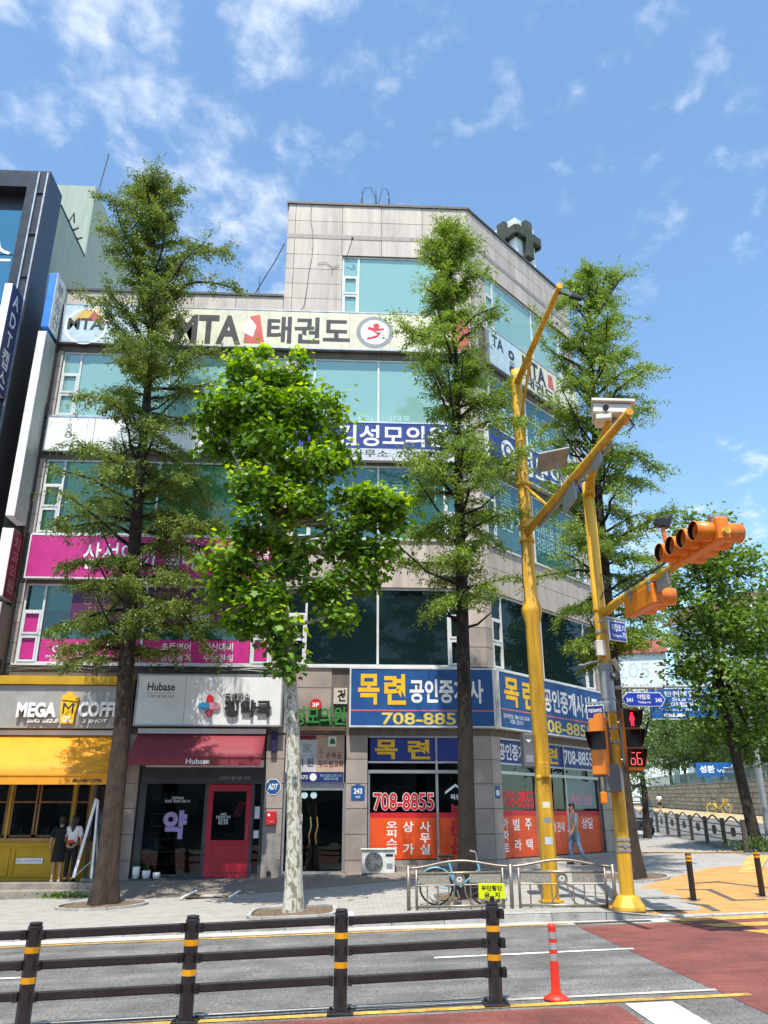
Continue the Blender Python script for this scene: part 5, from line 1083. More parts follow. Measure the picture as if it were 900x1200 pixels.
def broadleaf(name, label, base, trunk, rads, lobes, per, leafm, barkm, seed, lsize, tmpl, ratio, clump=.42, twig=.012, up=.5, fill=.35, mult=1.0, young=None):
    """broad crown: leaf clumps spread through the lobes' volume, denser to the outside, limbs reach to each clump"""
    rg = random.Random(seed); b0 = Vector(base); t = thing(name, label, "tree", base)
    k, PP, RR_ = trunk_mesh([tuple(Vector(p) - b0) for p in trunk], rads, 14, .35, .05, seed); lim = MB()
    fork = PP[-1]; C, D, L = [], [], []; C2, D2, L2 = [], [], []
    for lx, ly, lz, rx, ry, rz_, nc in lobes:
        lc = Vector((lx, ly, lz)) - b0; st = min(PP, key=lambda p: (p - lc).length + (0 if p.z > fork.z * .55 else 9)); mid = st.lerp(lc, .5) + Vector((rg.gauss(0, .15), rg.gauss(0, .15), -.12)); rr = .035 + .018 * (rx + rz_)
        lim.tube([st, mid, lc], [rr * 1.4, rr, rr * .5], 6, cap=False)
        for _ in range(int(nc * mult)):
            v = Vector((rg.gauss(0, 1), rg.gauss(0, 1), rg.gauss(0, 1))).normalized() * (rg.uniform(fill, 1.0) ** .6) * (1.28 if rg.random() < .14 else 1); cc = lc + Vector((v.x * rx, v.y * ry, v.z * rz_)); cs = clump * rg.uniform(.6, 1.35)
            m0 = lc.lerp(cc, .5) + Vector((rg.gauss(0, .06), rg.gauss(0, .06), rg.gauss(-.03, .06))); lim.tube([lc, m0, cc], [twig * 1.8, twig * 1.2, twig * .5], 4, cap=False)
            tip = young and (v.z > .05 or rg.random() < .2) and v.length > .5
            for _ in range(int(per * rg.uniform(.6, 1.3))):
                w = Vector((rg.gauss(0, .5), rg.gauss(0, .5), rg.gauss(0, .36))) * cs; yg = tip and w.z > -.02 and rg.random() < .6
                (C2 if yg else C).append(cc + w); (D2 if yg else D).append(Vector((w.x, w.y, w.z * .4 - (.25 if not young else .45) * cs)) + Vector((rg.gauss(0, .3), rg.gauss(0, .3), rg.gauss(-.1, .2)))); (L2 if yg else L).append(lsize * rg.uniform(.55, 1.25) * (.85 if yg else 1))
    k.build('trunk', barkm, t, smooth=True); lim.build('limbs', barkm if barkm is not M_plane else M_plane, t, smooth=True)
    leaf_cloud('crown', np.array([c[:] for c in C]), np.array([d[:] for d in D]), np.array(L), ratio, tmpl, leafm, t, up=up)
    if C2: leaf_cloud('young_leaves', np.array([c[:] for c in C2]), np.array([d[:] for d in D2]), np.array(L2), ratio, tmpl, young, t, up=up)
    return t

redwood('dawn_redwood', 'tallest dark feathery conifer by the cafe and pharmacy', [(-5.4, 20.6, .0), (-5.45, 20.7, 4), (-5.75, 20.8, 10), (-5.85, 20.8, 14), (-6.35, 20.8, 21.2)], .25, 5.6,
        [(5, 1.0), (6.5, 2.4), (9, 2.5), (12, 2.2), (13.2, 1.9), (15.5, 2.55), (17.5, 2.3), (19.5, 1.5), (21, .35)], 114, 4.5, L_red, 3, .095, 22, droop=1.1, asym=(.08, 0))
redwood('dawn_redwood', 'slender airy bright conifer before the corner of the building', [(2.72, 18.6, .2), (2.8, 18.7, 4), (2.86, 18.7, 10), (2.9, 18.7, 13.6), (2.8, 18.7, 18.1)], .2, 6.4,
        [(6, .8), (8, 1.7), (9.5, 2.0), (12, 1.6), (14, 1.5), (15.5, 1.15), (17, .8), (18, .25)], 86, 4.6, L_redb, 8, .09, 16, droop=.8, barkm=M_bark3)
redwood('dawn_redwood', 'spreading conifer behind the yellow signal pole at the street corner', [(7.25, 21.3, .45), (7.2, 21.3, 3), (7.3, 21.3, 8), (7.35, 21.3, 11), (7.75, 21.3, 18.6)], .23, 5.4,
        [(5, .8), (7, 1.9), (9, 2.2), (12, 2.4), (14.5, 2.2), (16.5, 1.6), (18, .6), (18.5, .2)], 92, 4.2, L_redb, 21, .095, 20, droop=1.1)
broadleaf('plane_tree', 'bright green plane tree with pale mottled trunk before the clinic entrance', (-.93, 17.9, .14), [(-.93, 17.9, .1), (-.95, 17.9, 1.5), (-1.05, 17.95, 3.4), (-1.2, 18, 5), (-1.45, 18, 6.6), (-1.6, 18, 8.4)], [.18, .16, .15, .145, .12, .08],
          [(-2.45, 18, 12.6, .55, .6, .65, 11), (-1.45, 18.1, 12.5, .45, .6, .7, 9), (-3.1, 18, 11.5, .55, .7, .5, 12), (-2.2, 17.8, 11.5, .6, .7, .5, 11), (-1.3, 17.8, 11.3, .5, .7, .6, 10), (-3.0, 18, 10.7, .6, .7, .4, 10), (-1.9, 17.7, 10.5, .7, .8, .45, 12), (-.45, 18.1, 11.4, .3, .5, .6, 6), (-.35, 18, 10.4, .45, .6, .5, 9), (-.9, 17.7, 9.8, .6, .7, .45, 10), (-2.0, 17.6, 9.3, .55, .7, .45, 10), (-1.1, 17.6, 8.8, .6, .7, .4, 10), (-2.1, 17.7, 8.3, .6, .7, .4, 10), (.35, 17.9, 9.2, .45, .7, .35, 8), (.95, 17.9, 8.8, .45, .6, .4, 10), (-.1, 18, 8.3, .55, .7, .4, 10), (.6, 18, 7.9, .55, .6, .35, 9), (-1.2, 17.8, 7.6, .5, .7, .4, 8), (-2.5, 18, 7.5, .6, .7, .35, 10), (.2, 18, 7.3, .45, .5, .3, 7), (-2.8, 18, 6.9, .4, .5, .3, 7), (-1.9, 17.7, 6.7, .45, .5, .4, 8), (-2.2, 18, 6.1, .4, .5, .35, 7), (-1.5, 17.7, 5.8, .35, .45, .4, 6), (-.5, 18, 6.9, .3, .4, .25, 4), (-1.3, 17.8, 5.2, .2, .3, .25, 3), (-.1, 17.9, 6.3, .3, .3, .2, 3)],
          60, L_plane, M_plane, 4, .16, PALM, .95, clump=.37, up=.5, mult=1.5, fill=.35, young=L_young)
broadleaf('ginkgo_tree', 'leaning ginkgo tree with full crown over the side street fence', (13.75, 27.9, .85), [(13.75, 27.9, .8), (13.55, 27.9, 3.2), (13.35, 28, 6), (13.5, 28.2, 9.5), (13.9, 28.4, 12)], [.2, .17, .15, .1, .05],
          [(13.8, 28.5, 12.0, 1.1, 1.1, 1.3, 26), (13.0, 28, 10.3, 1.3, 1.3, 1.2, 30), (15.0, 28.6, 10.6, 1.5, 1.4, 1.4, 34), (12.6, 28, 8.6, 1.0, 1.3, 1.0, 24), (14.0, 27.6, 8.4, 1.6, 1.4, 1.2, 36), (15.8, 28.4, 8.0, 1.4, 1.4, 1.4, 30), (12.4, 28, 7.2, .8, 1.1, .8, 17), (13.4, 27.6, 6.5, 1.3, 1.4, .9, 28), (15.2, 28, 5.8, 1.5, 1.4, 1.2, 28), (12.8, 28, 5.2, .7, 1, .6, 12), (14.2, 28, 4.5, 1.1, 1.1, .7, 16), (16.5, 28.4, 4.4, 1.0, 1.0, .8, 12)],
          62, L_gink, M_bark2, 6, .16, FAN, .9, clump=.5, up=.4)
def small(name, label, x, y, h, w, seed, nc=14, per=60, ls=.3, off=0.0, m=None):
    z = G(x, y) + off; rg = random.Random(seed)
    lo = [(x + rg.uniform(-.5, .5) * w, y + rg.uniform(-.5, .5) * w, z + h * (.35 + .55 * i / 6), w * .45, w * .45, h * .14, nc) for i in range(7)]
    return broadleaf(name, label, (x, y, z), [(x, y, z - .3), (x + .1, y, z + h * .3), (x, y, z + h * .6)], [.1 + .01 * h, .09 + .006 * h, .06], lo, per, m or L_far, M_bark2, seed, ls, RHOMB, .5, clump=.75, up=.3)
small('street_tree', 'small slim tree by the fence just right of the corner conifer', 13.6, 37.6, 6.5, 2.4, 31, 10, 40, .18)
for x_, y_, h_, w_, sd_, lb in ((34.3, 58, 9, 6, 32, 'garden tree above the wall at the right picture edge'), (36.2, 66, 8, 6, 33, 'garden tree over the wall behind the blue village sign'), (39, 66, 15, 8, 40, 'tall garden tree over the wall behind the ginkgo crown'), (37.6, 76, 7, 6, 34, 'garden tree over the wall just left of the blue village sign'), (39.6, 86, 8, 6.5, 35, 'garden tree over the wall between village sign and signal'), (41.6, 95, 9.5, 7, 36, 'dark garden tree over the wall below the direction sign'), (43.3, 104, 10, 7, 37, 'dark garden tree over the wall right of the pedestrian signal'), (45, 113, 11, 7, 41, 'dark garden tree over the wall close by the pedestrian signal'), (43.5, 126, 14, 8, 38, 'tree at the far end of the wall behind the corner conifer'), (39, 122, 20, 8, 42, 'taller far tree left of the white apartment house'), (31, 150, 22, 16, 39, 'distant tree at the end of the side street')):
    small('garden_tree', lb, x_, y_, h_, w_, sd_, 22, 60, .034 * w_ + .12, 2.2)
# ------------------------------------------------------------------ street furniture
M_yp = mat('yellow_pole_paint', '#d3a128', rough=.5, var=.16, dirt=.3, streak=True); M_os = mat('orange_signal_housing', '#e07d18', rough=.4, var=.05, dirt=.06); M_gz = mat('galvanised_steel', '#9a9d9e', rough=.5, metal=.5, var=.1)
M_bar = mat('black_barrier_paint', '#2a292b', rough=.4, var=.1, dirt=.12); M_refl = mat('amber_reflective_band', '#d89a1c', rough=.3); M_cbox = mat('grey_cabinet', '#5f6263', rough=.5, dirt=.15)
wear(M_yp, .22, (5, 5, .5)); wear(M_os, .15, (4, 4, 1)); wear(M_bar, .35, (1.5, 4, 4))
# median barrier
MBAR = thing('median_barrier', 'black three rail road barrier with amber bands crossing the near road', 'barrier', (0, 9.93, 0)); PX = [-6.6, -4.93, -3.27, -1.6, .03, 1.73]; by = lambda x: 9.93 + .028 * (x - .03) - 9.93
for x_ in PX:
    z0 = .032 * x_; k = MB(); pr = [(.078 * math.cos(R(a)), .07 * math.sin(R(a))) for a in range(22, 382, 45)]; k.flat([(x_ + a, by(x_) + b) for a, b in pr], z0 + .01, z0 + .985); po = k.build('post', M_bar, MBAR, bevel=.008)
    k = MB().flat([(x_ + a * .9, by(x_) + b * .9) for a, b in pr], z0 + .985, z0 + 1.02); k.build('cap', M_bar, po, bevel=.012)
    for zz in (.755, .47): MB().flat([(x_ + a * 1.025, by(x_) + b * 1.025) for a, b in pr], z0 + zz - .03, z0 + zz + .03).build('reflective_band', M_refl, po)
    MB().box(x_ - .14, x_ + .14, by(x_) - .12, by(x_) + .12, z0 + .0, z0 + .03).build('base_plate', M_bar, po, bevel=.008)
    k = MB()
    for a, b in ((-1, -1), (1, -1), (-1, 1), (1, 1)): k.lathe([(.018, 0), (.018, .02), (0, .02)], (x_ + .1 * a, by(x_) + .085 * b, z0 + .03), 6)
    for zz in (.9, .61, .32):
        for s_ in (-1, 1): k.obox((x_ + s_ * .1, by(x_) - .03, z0 + zz), (.05, .07, .09)); k.obox((x_ + s_ * .105, by(x_) - .07, z0 + zz + .02), (.02, .012, .02)); k.obox((x_ + s_ * .105, by(x_) - .07, z0 + zz - .025), (.02, .012, .02))
    o = k.build('bolts', M_bar, po); o['kind'] = 'stuff'
for a, b in zip(PX, PX[1:]):
    for zz in (.9, .61, .32): MB().bar((a + .09, by(a) + .0, .032 * a + zz), (b - .09, by(b) + .0, .032 * b + zz), .045, .088).build('rail', M_bar, MBAR, bevel=.012)
x_ = 1.73
for zz in (.9, .61, .32): MB().obox((x_ + .1, by(x_), .055 + zz), (.05, .06, .1)).build('end_cap', M_bar, MBAR)
t = thing('warning_plate', 'fluorescent yellow no jaywalking plate on the last barrier post', 'sign', (1.73, 9.95, 1.09)); MB().box(-.15, .15, -.012, .012, .02, .18).build('plate', mat('fluorescent_yellow', '#d5ea12', rough=.4, var=.03), t, bevel=.004); MB().tube([(0, 0, -.02), (0, 0, .05)], .03, 8).build('stem', M_bar, t)
text('무단횡단', (-.12, .12, .105, .16), t, C_black, out=.014, bold=.03); text('금   지', (-.09, .09, .035, .09), t, C_black, out=.014, bold=.03)
# delineator post
t = thing('delineator_post', 'red flexible delineator post with grey reflective bands in the road', 'post', (2.43, 10.1, .082)); M_dr = mat('red_orange_rubber', '#d8331f', rough=.45, var=.06)
MB().lathe([(0, 0), (.14, 0), (.14, .02), (.1, .045), (.075, .06), (0, .06)], n=20).build('base', M_dr, t, smooth=True); MB().lathe([(.06, .05), (.05, .12), (.045, .7), (.047, .73), (.04, .755), (0, .76)], n=18).build('post', M_dr, t, smooth=True)
for z in (.42, .53, .64): MB().lathe([(.0478, z - .035), (.0472, z + .035)], n=18).build('reflective_band', mat('grey_reflective', '#9b9b98', rough=.35), t, smooth=True)
# bollards
for i, (x_, y_, lb) in enumerate(((7.36, 18.04, 'black bollard with amber top bands standing on the orange paving nearer the signal pole'), (8.92, 18.2, 'black bollard with amber top bands at the right picture edge'))):
    t = thing('bollard', lb, 'bollard', (x_, y_, G(x_, y_))); MB().lathe([(0, .012), (.062, .012), (.062, .88), (.055, .91), (0, .92)], n=16).build('post', M_bar, t, smooth=True); MB().lathe([(0, 0), (.13, 0), (.13, .012), (0, .012)], n=16).build('base_plate', M_gz, t)
    for z in (.85, .78): MB().lathe([(.0636, z - .022), (.0636, z + .022)], n=16).build('reflective_band', M_refl, t, smooth=True)
# steel pedestrian fence
def fence_bay(a, b, label, lead):
    a, b = Vector(a), Vector(b); L = (b - a).length; rz = math.atan2(b.y - a.y, b.x - a.x); z0, z1 = G(a.x, a.y), G(b.x, b.y)
    t = thing('pedestrian_fence', label, 'fence', (a.x, a.y, z0), rz, group='steel pedestrian fence bays at the kerb'); sl = (z1 - z0) / L; q = lambda x, z: (x, 0, z + sl * x)
    for x_ in ((0,) if lead else ()) + (L,): MB().tube([q(x_, 0), q(x_, .8)], .038, 10).build('post', M_steel, t, smooth=True)
    x0, x1 = .16, L - .16
    for x_ in (x0, x1): MB().tube([q(x_, .03), q(x_, .74)], .026, 8).build('frame_post', M_steel, t, smooth=True)
    for z, r_ in ((.06, .024), (.66, .026)): MB().tube([q(x0, z), q(x1, z)], r_, 8).build('rail', M_steel, t, smooth=True)
    MB().tube([q(L * j / 24, .76 + .12 * math.sin(math.pi * j / 24) ** 2 - .0) for j in range(25)], .024, 8).build('wave_rail', M_steel, t, smooth=True)
    MB().tube([q(x0, .44), q(x1, .44)], .012, 6).build('rail', M_steel, t)
    nb = 8
    for j in range(1, nb):
        x_ = x0 + (x1 - x0) * j / nb
        if abs(j - 4) > .5: MB().tube([q(x_, .06), q(x_, .44)], .014, 6).build('bar', M_steel, t)
    xm = L / 2
    for s_ in (-1, 1):
        c = xm + s_ * (.18 + (x1 - xm - .2) / 2); w = (x1 - xm - .24) / 2
        MB().box(c - w, c + w, -.012, .012, .47 + sl * c, .63 + sl * c).build('name_panel', mat('relief_steel_panel', '#a39d90', rough=.5, metal=.5, var=.14, scale=26, bump=.6, bscale=45), t)
        MB().tube([q(xm + s_ * .1, .42)] + [q(xm + s_ * (.36 - .26 * math.cos(R(a))), .42 - .36 * math.sin(R(a))) for a in range(15, 95, 16)], .014, 6).build('scroll', M_steel, t)
    MB().ring((xm, .54 + sl * xm), .085, .115, -.02, .02).build('emblem_ring', M_steel, t); MB().ring((xm, .54 + sl * xm), 0, .085, -.008, .008).build('emblem_disc', C_grey, t); MB().ring((xm, .54 + sl * xm), .03, .05, -.014, .0).build('emblem_mark', C_cream, t)
    return t
fence_bay((1.38, 17.55), (3.4, 17.28), 'steel pedestrian fence bay with the blue bicycle behind it', True); fence_bay((3.4, 17.28), (5.38, 17.0), 'steel pedestrian fence bay with the thick yellow camera pole behind it', True)

# ---- thick yellow pole with the camera arm
p1 = (4.32, 17.85); z1 = G(*p1); t = thing('camera_pole', 'thick yellow pole with a high camera arm and a long lower arm', 'pole', (p1[0], p1[1], z1)); Zl = lambda z: z - z1
MB().lathe([(.17, 0), (.165, Zl(6.1)), (.235, Zl(6.35)), (.235, Zl(6.45)), (.15, Zl(6.72)), (.135, Zl(12.55)), (.13, Zl(12.75)), (0, Zl(12.78))], n=20).build('shaft', M_yp, t, smooth=True)
MB().lathe([(.0, 0), (.26, 0), (.26, .03), (.17, .035)], n=20).build('base_flange', M_yp, t)
for z in (11.2, 9.55, 8.45, 8.1, 2.75): MB().lathe([(.152, Zl(z) - .05), (.178, Zl(z) - .045), (.178, Zl(z) + .045), (.152, Zl(z) + .05)], n=20).build('clamp', M_yp, t, smooth=True)
MB().obox((0, -.2, Zl(2.9)), (.18, .05, .3)).build('cover_plate', M_yp, t, bevel=.01)
MB().tube([(0, -.1, Zl(12.35)), (.05, -1.8, Zl(12.42)), (.12, -3.85, Zl(12.5))], [.085, .075, .06], 12).build('upper_arm', M_yp, t, smooth=True); MB().tube([(0, -.12, Zl(11.2)), (.05, -1.5, Zl(12.35))], .035, 8).build('brace', M_yp, t); MB().lathe([(0, -.03), (.075, -.03), (.075, .03), (0, .03)], (.12, -3.9, Zl(12.5)), 12, axis='y').build('end_cap', M_yp, t)
MB().tube([(.12, -3.75, Zl(12.45)), (.35, -3.75, Zl(12.38))], .02, 6).build('camera_bracket', M_black, t); MB().obox((.5, -3.75, Zl(12.34)), (.28, .1, .1), Matrix.Rotation(R(15), 3, 'Y')).build('camera', M_black, t, bevel=.02)
A1 = Vector((.38, -6.2, Zl(8.3))); MB().tube([(0, -.1, Zl(8.3)), A1 * .5 + Vector((0, 0, Zl(8.3) * .5)), A1], [.095, .085, .07], 12).build('lower_arm', M_yp, t, smooth=True)
MB().tube([(0, 0, Zl(9.55)), (.12, -1.55, Zl(8.42))], .035, 8).build('brace', M_yp, t); MB().bar((.1, -.8, Zl(8.18)), (.4, -5.2, Zl(8.2)), .06, .05).build('cable_tray', M_gz, t)
MB().obox((.2, -3.0, Zl(8.02)), (.05, .9, .4)).build('hanging_panel', M_gz, t, bevel=.01); MB().obox((.3, -4.6, Zl(8.12)), (.04, .5, .25)).build('hanging_panel', M_gz, t, bevel=.01)
sp = MB().obox((-.05, -2.9, Zl(8.92)), (.62, .5, .025), Matrix.Rotation(R(-14), 3, 'Y') @ Matrix.Rotation(R(-24), 3, 'X')).build('solar_panel', mat('solar_cells', '#32404e', rough=.2), t); MB().obox((-.05, -2.9, Zl(8.9)), (.66, .54, .03), Matrix.Rotation(R(-14), 3, 'Y') @ Matrix.Rotation(R(-24), 3, 'X')).build('panel_frame', mat('panel_back_grey', '#8d9090', rough=.6), sp); MB().tube([(.18, -2.9, Zl(8.35)), (-.02, -2.9, Zl(8.88))], .025, 6).build('panel_bracket', M_gz, sp)
MB().box(-.42, -.18, -.16, .16, Zl(2.95), Zl(3.65)).build('control_box', M_cbox, t, bevel=.02); MB().box(-.38, -.22, -.166, -.16, Zl(3.05), Zl(3.2)).build('label_plate', M_silver, t); shape_ = MB().poly([(-.36, Zl(3.52)), (-.24, Zl(3.52)), (-.3, Zl(3.46))], -.166, -.16).build('emblem', C_white, t); MB().box(-.2, -.1, -.05, .05, Zl(3.0), Zl(3.6)).build('box_bracket', M_gz, t)
MB().tube([(-.16, -.1, Zl(8.1)), (-.19, -.12, Zl(7.2)), (-.17, -.14, Zl(6.6))], .012, 5).build('cable', M_black, t)

for z, w_, m_ in ((1.5, .14, C_pale), (1.9, .1, C_grey), (2.2, .12, C_cream)): MB().lathe([(.1695, Zl(z) - w_ / 2), (.1695, Zl(z) + w_ / 2)], n=40).build('sticker', m_, t) if False else MB().add([(.171 * math.sin(R(a)), -.171 * math.cos(R(a)), Zl(z) + s_ * w_) for a in (-28, -10, 8, 26) for s_ in (-.5, .5)], [(0, 2, 3, 1), (2, 4, 5, 3), (4, 6, 7, 5)]).build('sticker', m_, t)
# ---- yellow signal pole
p2 = (5.58, 16.85); z2 = G(p2[0], 16.95); t = thing('signal_pole', 'yellow signal pole with a mast arm over the road and many brackets', 'pole', (p2[0], p2[1], z2)); Zl2 = lambda z: z - z2
MB().lathe([(0, 0), (.34, 0), (.33, .08), (.2, .28), (.0, .3)], n=8).build('base_block', M_yp, t, bevel=.03)
MB().lathe([(.14, .2), (.135, Zl2(4.1)), (.125, Zl2(9.2)), (0, Zl2(9.25))], n=18).build('shaft', M_yp, t, smooth=True); MB().lathe([(.142, Zl2(4.0)), (.14, Zl2(5.0))], n=18).build('grey_wrap', M_gz, t, smooth=True); MB().lathe([(.143, Zl2(2.5)), (.143, Zl2(2.9))], n=18).build('grey_wrap', M_gz, t, smooth=True)
for z in (1.55, 1.45, 1.35, 4.9, 4.3, 3.7, 3.4, 6.2, 5.7, 8.9): MB().lathe([(.13, Zl2(z) - .03), (.152, Zl2(z) - .025), (.152, Zl2(z) + .025), (.13, Zl2(z) + .03)], n=18).build('band', M_gz if z < 6 else M_yp, t)
MB().obox((.0, -.13, Zl2(1.45)), (.06, .06, .1)).build('buckle', M_gz, t)
MA = [(0, 0, Zl2(6.2)), (.1, -.75, Zl2(6.15)), (.57, -5.0, Zl2(6.3))]; MB().tube([MA[0], (.03, -.3, Zl2(6.08)), MA[1], (.36, -3.2, Zl2(6.2)), MA[2]], [.1, .1, .09, .08, .06], 12).build('mast_arm', M_yp, t, smooth=True); MB().tube([(.1, -.7, Zl2(6.3)), (.3, -2.6, Zl2(6.35)), (.45, -4.0, Zl2(6.42))], .02, 6).build('cable', M_black, t)
MB().obox((.3, -2.75, Zl2(6.08)), (.05, .8, .36)).build('grey_plate', M_gz, t, bevel=.01)
MB().tube([(0, -.05, Zl2(9.1)), (-.25, -1.6, Zl2(9.15)), (-.52, -3.2, Zl2(9.2))], [.09, .08, .065], 12).build('upper_arm', M_yp, t, smooth=True)
for s_ in (-1, 1): MB().tube([(s_ * .1, 0, Zl2(8.8)), (s_ * .06 - .1, -.6, Zl2(9.12))], .03, 6).build('brace', M_yp, t)
MB().tube([(.0, -.1, Zl2(7.0)), (.16, -.1, Zl2(6.95)), (.1, -.12, Zl2(6.6)), (.0, -.15, Zl2(6.4))], .012, 5).build('loose_cable', M_black, t)
AX = Vector((5.58, 16.85, 0)); ang = math.atan2(-4.85, .52)
def signal_head(name, label, y_off, zc, nl, faces):
    f = (y_off + .75) / -4.85; x_ = .1 + .52 * f; loc = (AX.x + x_, AX.y + y_off, zc); t = thing(name, label, 'traffic light', loc, ang); n2 = nl * .39 / 2
    MB().box(-n2 - .03, n2 + .03, -.11, .11, -.2, .2).build('housing', M_os, t, bevel=.03)
    for s_ in faces:
        for i in range(nl):
            x = -n2 + .195 + .39 * i; k = MB(); 
            k.lathe([(.165, s_ * .11), (.17, s_ * .42), (.16, s_ * .42), (.155, s_ * .12)], (x, 0, 0), 20, axis='y'); vo_ = k.build('visor', [M_os], t, smooth=True)
            MB().lathe([(0, s_ * .125), (.156, s_ * .125)], (x, 0, 0), 20, axis='y').build('lens', M_black, t); MB().lathe([(.1585, s_ * .13), (.1585, s_ * .415)], (x, 0, 0), 20, axis='y').build('visor_lining', M_black, vo_)
    for x in (-n2 * .5, n2 * .85): MB().obox((x, 0, .24), (.1, .3, .05)).obox((x, -.1, .15), (.08, .05, .22)).build('clamp', M_gz, t)
    return t
signal_head('traffic_light', 'orange four lamp traffic light with black tunnel visors at the mast arm end', -4.12, 6.36, 4, (-1, 1))
signal_head('traffic_light', 'smaller orange traffic light seen from behind below the mast arm', -1.95, 5.9, 3, (1,))
t = thing('arm_sensor', 'black sensor on a short orange post standing on the mast arm', 'sensor', (5.58 + .36, 16.85 - 3.15, 6.24)); MB().tube([(0, 0, 0), (-.06, 0, .75)], .04, 8).build('post', M_os, t); MB().poly([(-.2, .78), (.05, .74), (.14, 1.02), (-.02, .92), (-.18, .92)], -.08, .08).build('sensor_head', M_black, t, bevel=.01)
t = thing('speed_camera_box', 'white weathered camera housing on the upper arm of the signal pole', 'camera', (5.15, 13.75, 9.22), R(-14)); M_cw = mat('cream_housing', '#d3d0c3', rough=.5, dirt=.2)
MB().box(-.4, .42, -.25, .35, .3, .36).build('hood', M_cw, t, bevel=.01).rotation_euler = (R(-6), R(8), 0); MB().box(-.36, .36, -.18, .3, .08, .29).build('housing', M_cw, t, bevel=.02).rotation_euler = (R(-6), R(8), 0); MB().box(-.3, .0, -.22, .2, -.06, .07).build('lower_unit', M_cw, t, bevel=.03)
MB().tube([(.05, .05, -.02), (.1, .05, .1)], .05, 8).build('mount', M_gz, t); MB().tube([(-.1, -.2, .18), (-.1, -.26, .17)], .06, 12).build('lens_tube', M_black, t); MB().tube([(.3, 0, .1), (.42, 0, -.15), (.3, 0, -.25)], .02, 5).build('cable', M_black, t)
# pedestrian signals
M_lred = mat('lit_red_figure', '#ff2036', emit=2.2); M_ldig = mat('lit_red_digits', '#ff5a54', emit=1.3)
def ped(name, label, loc, rz, lit):
    t = thing(name, label, 'traffic light', loc, rz); MB().box(-.17, .17, -.02, .14, 0, 1.2).build('housing', M_os, t, bevel=.02); MB().box(-.2, .2, .14, .16, -.03, 1.24).build('back_plate', M_cbox, t)
    for i in range(3 if lit else 1):
        z = .06 + .39 * (i if lit else 1.1); MB().box(-.15, .15, -.03, -.02, z, z + .34).build('lens', M_black, t)
        v = MB(); v.add([(-.17, -.02, z + .36), (.17, -.02, z + .36), (.17, -.26, z + .34), (-.17, -.26, z + .34), (-.17, -.02, z + .0), (.17, -.02, z + .0), (.17, -.14, z + .12), (-.17, -.14, z + .12)], [(0, 3, 2, 1), (0, 4, 7, 3), (1, 2, 6, 5)]); o = v.build('visor', M_black, t); o.modifiers.new('sheet', 'SOLIDIFY').thickness = .012
        if lit and i == 2:
            k = MB(); k.ring((0, z + .27), 0, .032, -.036, -.032, n=12); k.poly([(-.055, z + .14), (-.04, z + .235), (.04, z + .235), (.055, z + .14), (.03, z + .14), (.03, z + .03), (.006, z + .03), (.0, z + .12), (-.006, z + .03), (-.03, z + .03), (-.03, z + .14)], -.036, -.032); k.build('red_figure', M_lred, t)
        if lit and i == 0:
            k = MB(); seg = lambda cx_: [(cx_ - .045, cx_ + .045, z + .27, z + .285), (cx_ - .045, cx_ + .045, z + .155, z + .17), (cx_ - .045, cx_ + .045, z + .04, z + .055), (cx_ - .053, cx_ - .038, z + .175, z + .265), (cx_ - .053, cx_ - .038, z + .06, z + .15), (cx_ + .038, cx_ + .053, z + .06, z + .15)]
            for cx_ in (-.068, .068):
                for a, b, c_, d_ in seg(cx_): k.box(a, b, -.036, -.032, c_, d_)
            k.build('countdown_digits', M_ldig, t)
    MB().tube([(0, .16, .95), (-.25, .2, .95)], .03, 6).tube([(0, .16, .2), (-.25, .2, .2)], .03, 6).build('bracket', M_gz, t)
    return t
ped('pedestrian_signal', 'pedestrian signal showing a red standing figure and the countdown 66', (5.98, 16.72, 2.85), R(3), True)
ped('pedestrian_signal', 'orange pedestrian signal turned away on the shop side of the yellow pole', (5.2, 16.6, 2.75), R(-38), False)
t = thing('signal_controller', 'dark grey controller box hanging on the yellow signal pole', 'box', (5.42, 16.62, 2.42)); MB().box(-.15, .15, -.1, .1, 0, .54).build('case', M_cbox, t, bevel=.02); MB().box(-.1, -.07, -.108, -.1, .3, .44).build('handle', M_silver, t); MB().box(-.11, .11, .1, .2, .1, .4).build('bracket', M_gz, t); MB().obox((-.2, .02, -.1), (.12, .1, .22)).build('push_button', M_os, t, bevel=.02)
# street name signs
def name_sign(name, label, loc, rz, w, h, lines, arrow=False, m=None):
    t = thing(name, label, 'street sign', loc, rz)
    if arrow:
        pts = [(-w / 2 - .1, h / 2), (-w / 2, h), (w / 2, h), (w / 2 + .1, h / 2), (w / 2, 0), (-w / 2, 0)]; MB().poly(pts, -.012, .012).build('edge', C_white, t); MB().poly([(x * .965, .5 * h + (z - .5 * h) * .9) for x, z in pts], -.016, -.012).build('plate', C_navy if m is None else m, t)
    else: MB().box(-w / 2, w / 2, -.012, .012, 0, h).build('edge', C_white, t); MB().box(-w / 2 + .015, w / 2 - .015, -.016, -.012, .015, h - .015).build('plate', m or C_navy, t)
    for s_, b_ in lines: text(s_, b_, t, C_white, out=.018, bold=.02)
    return t
M_road = P('road_sign_blue', '#1a3aa0')
t = name_sign('street_sign', 'blue street name sign on a bracket high on the signal pole', (5.82, 16.55, 5.45), R(28), .5, .42, (('야탑로', (-.17, .1, .2, .36)), ('Yatap-ro', (-.18, .1, .06, .15)), ('71\n75', (.13, .22, .08, .34))), m=M_road); MB().box(-.32, .27, -.02, .02, .45, .5).build('bracket', M_gz, t); MB().box(-.32, -.2, 0, .22, .4, .45).build('bracket', M_gz, t)
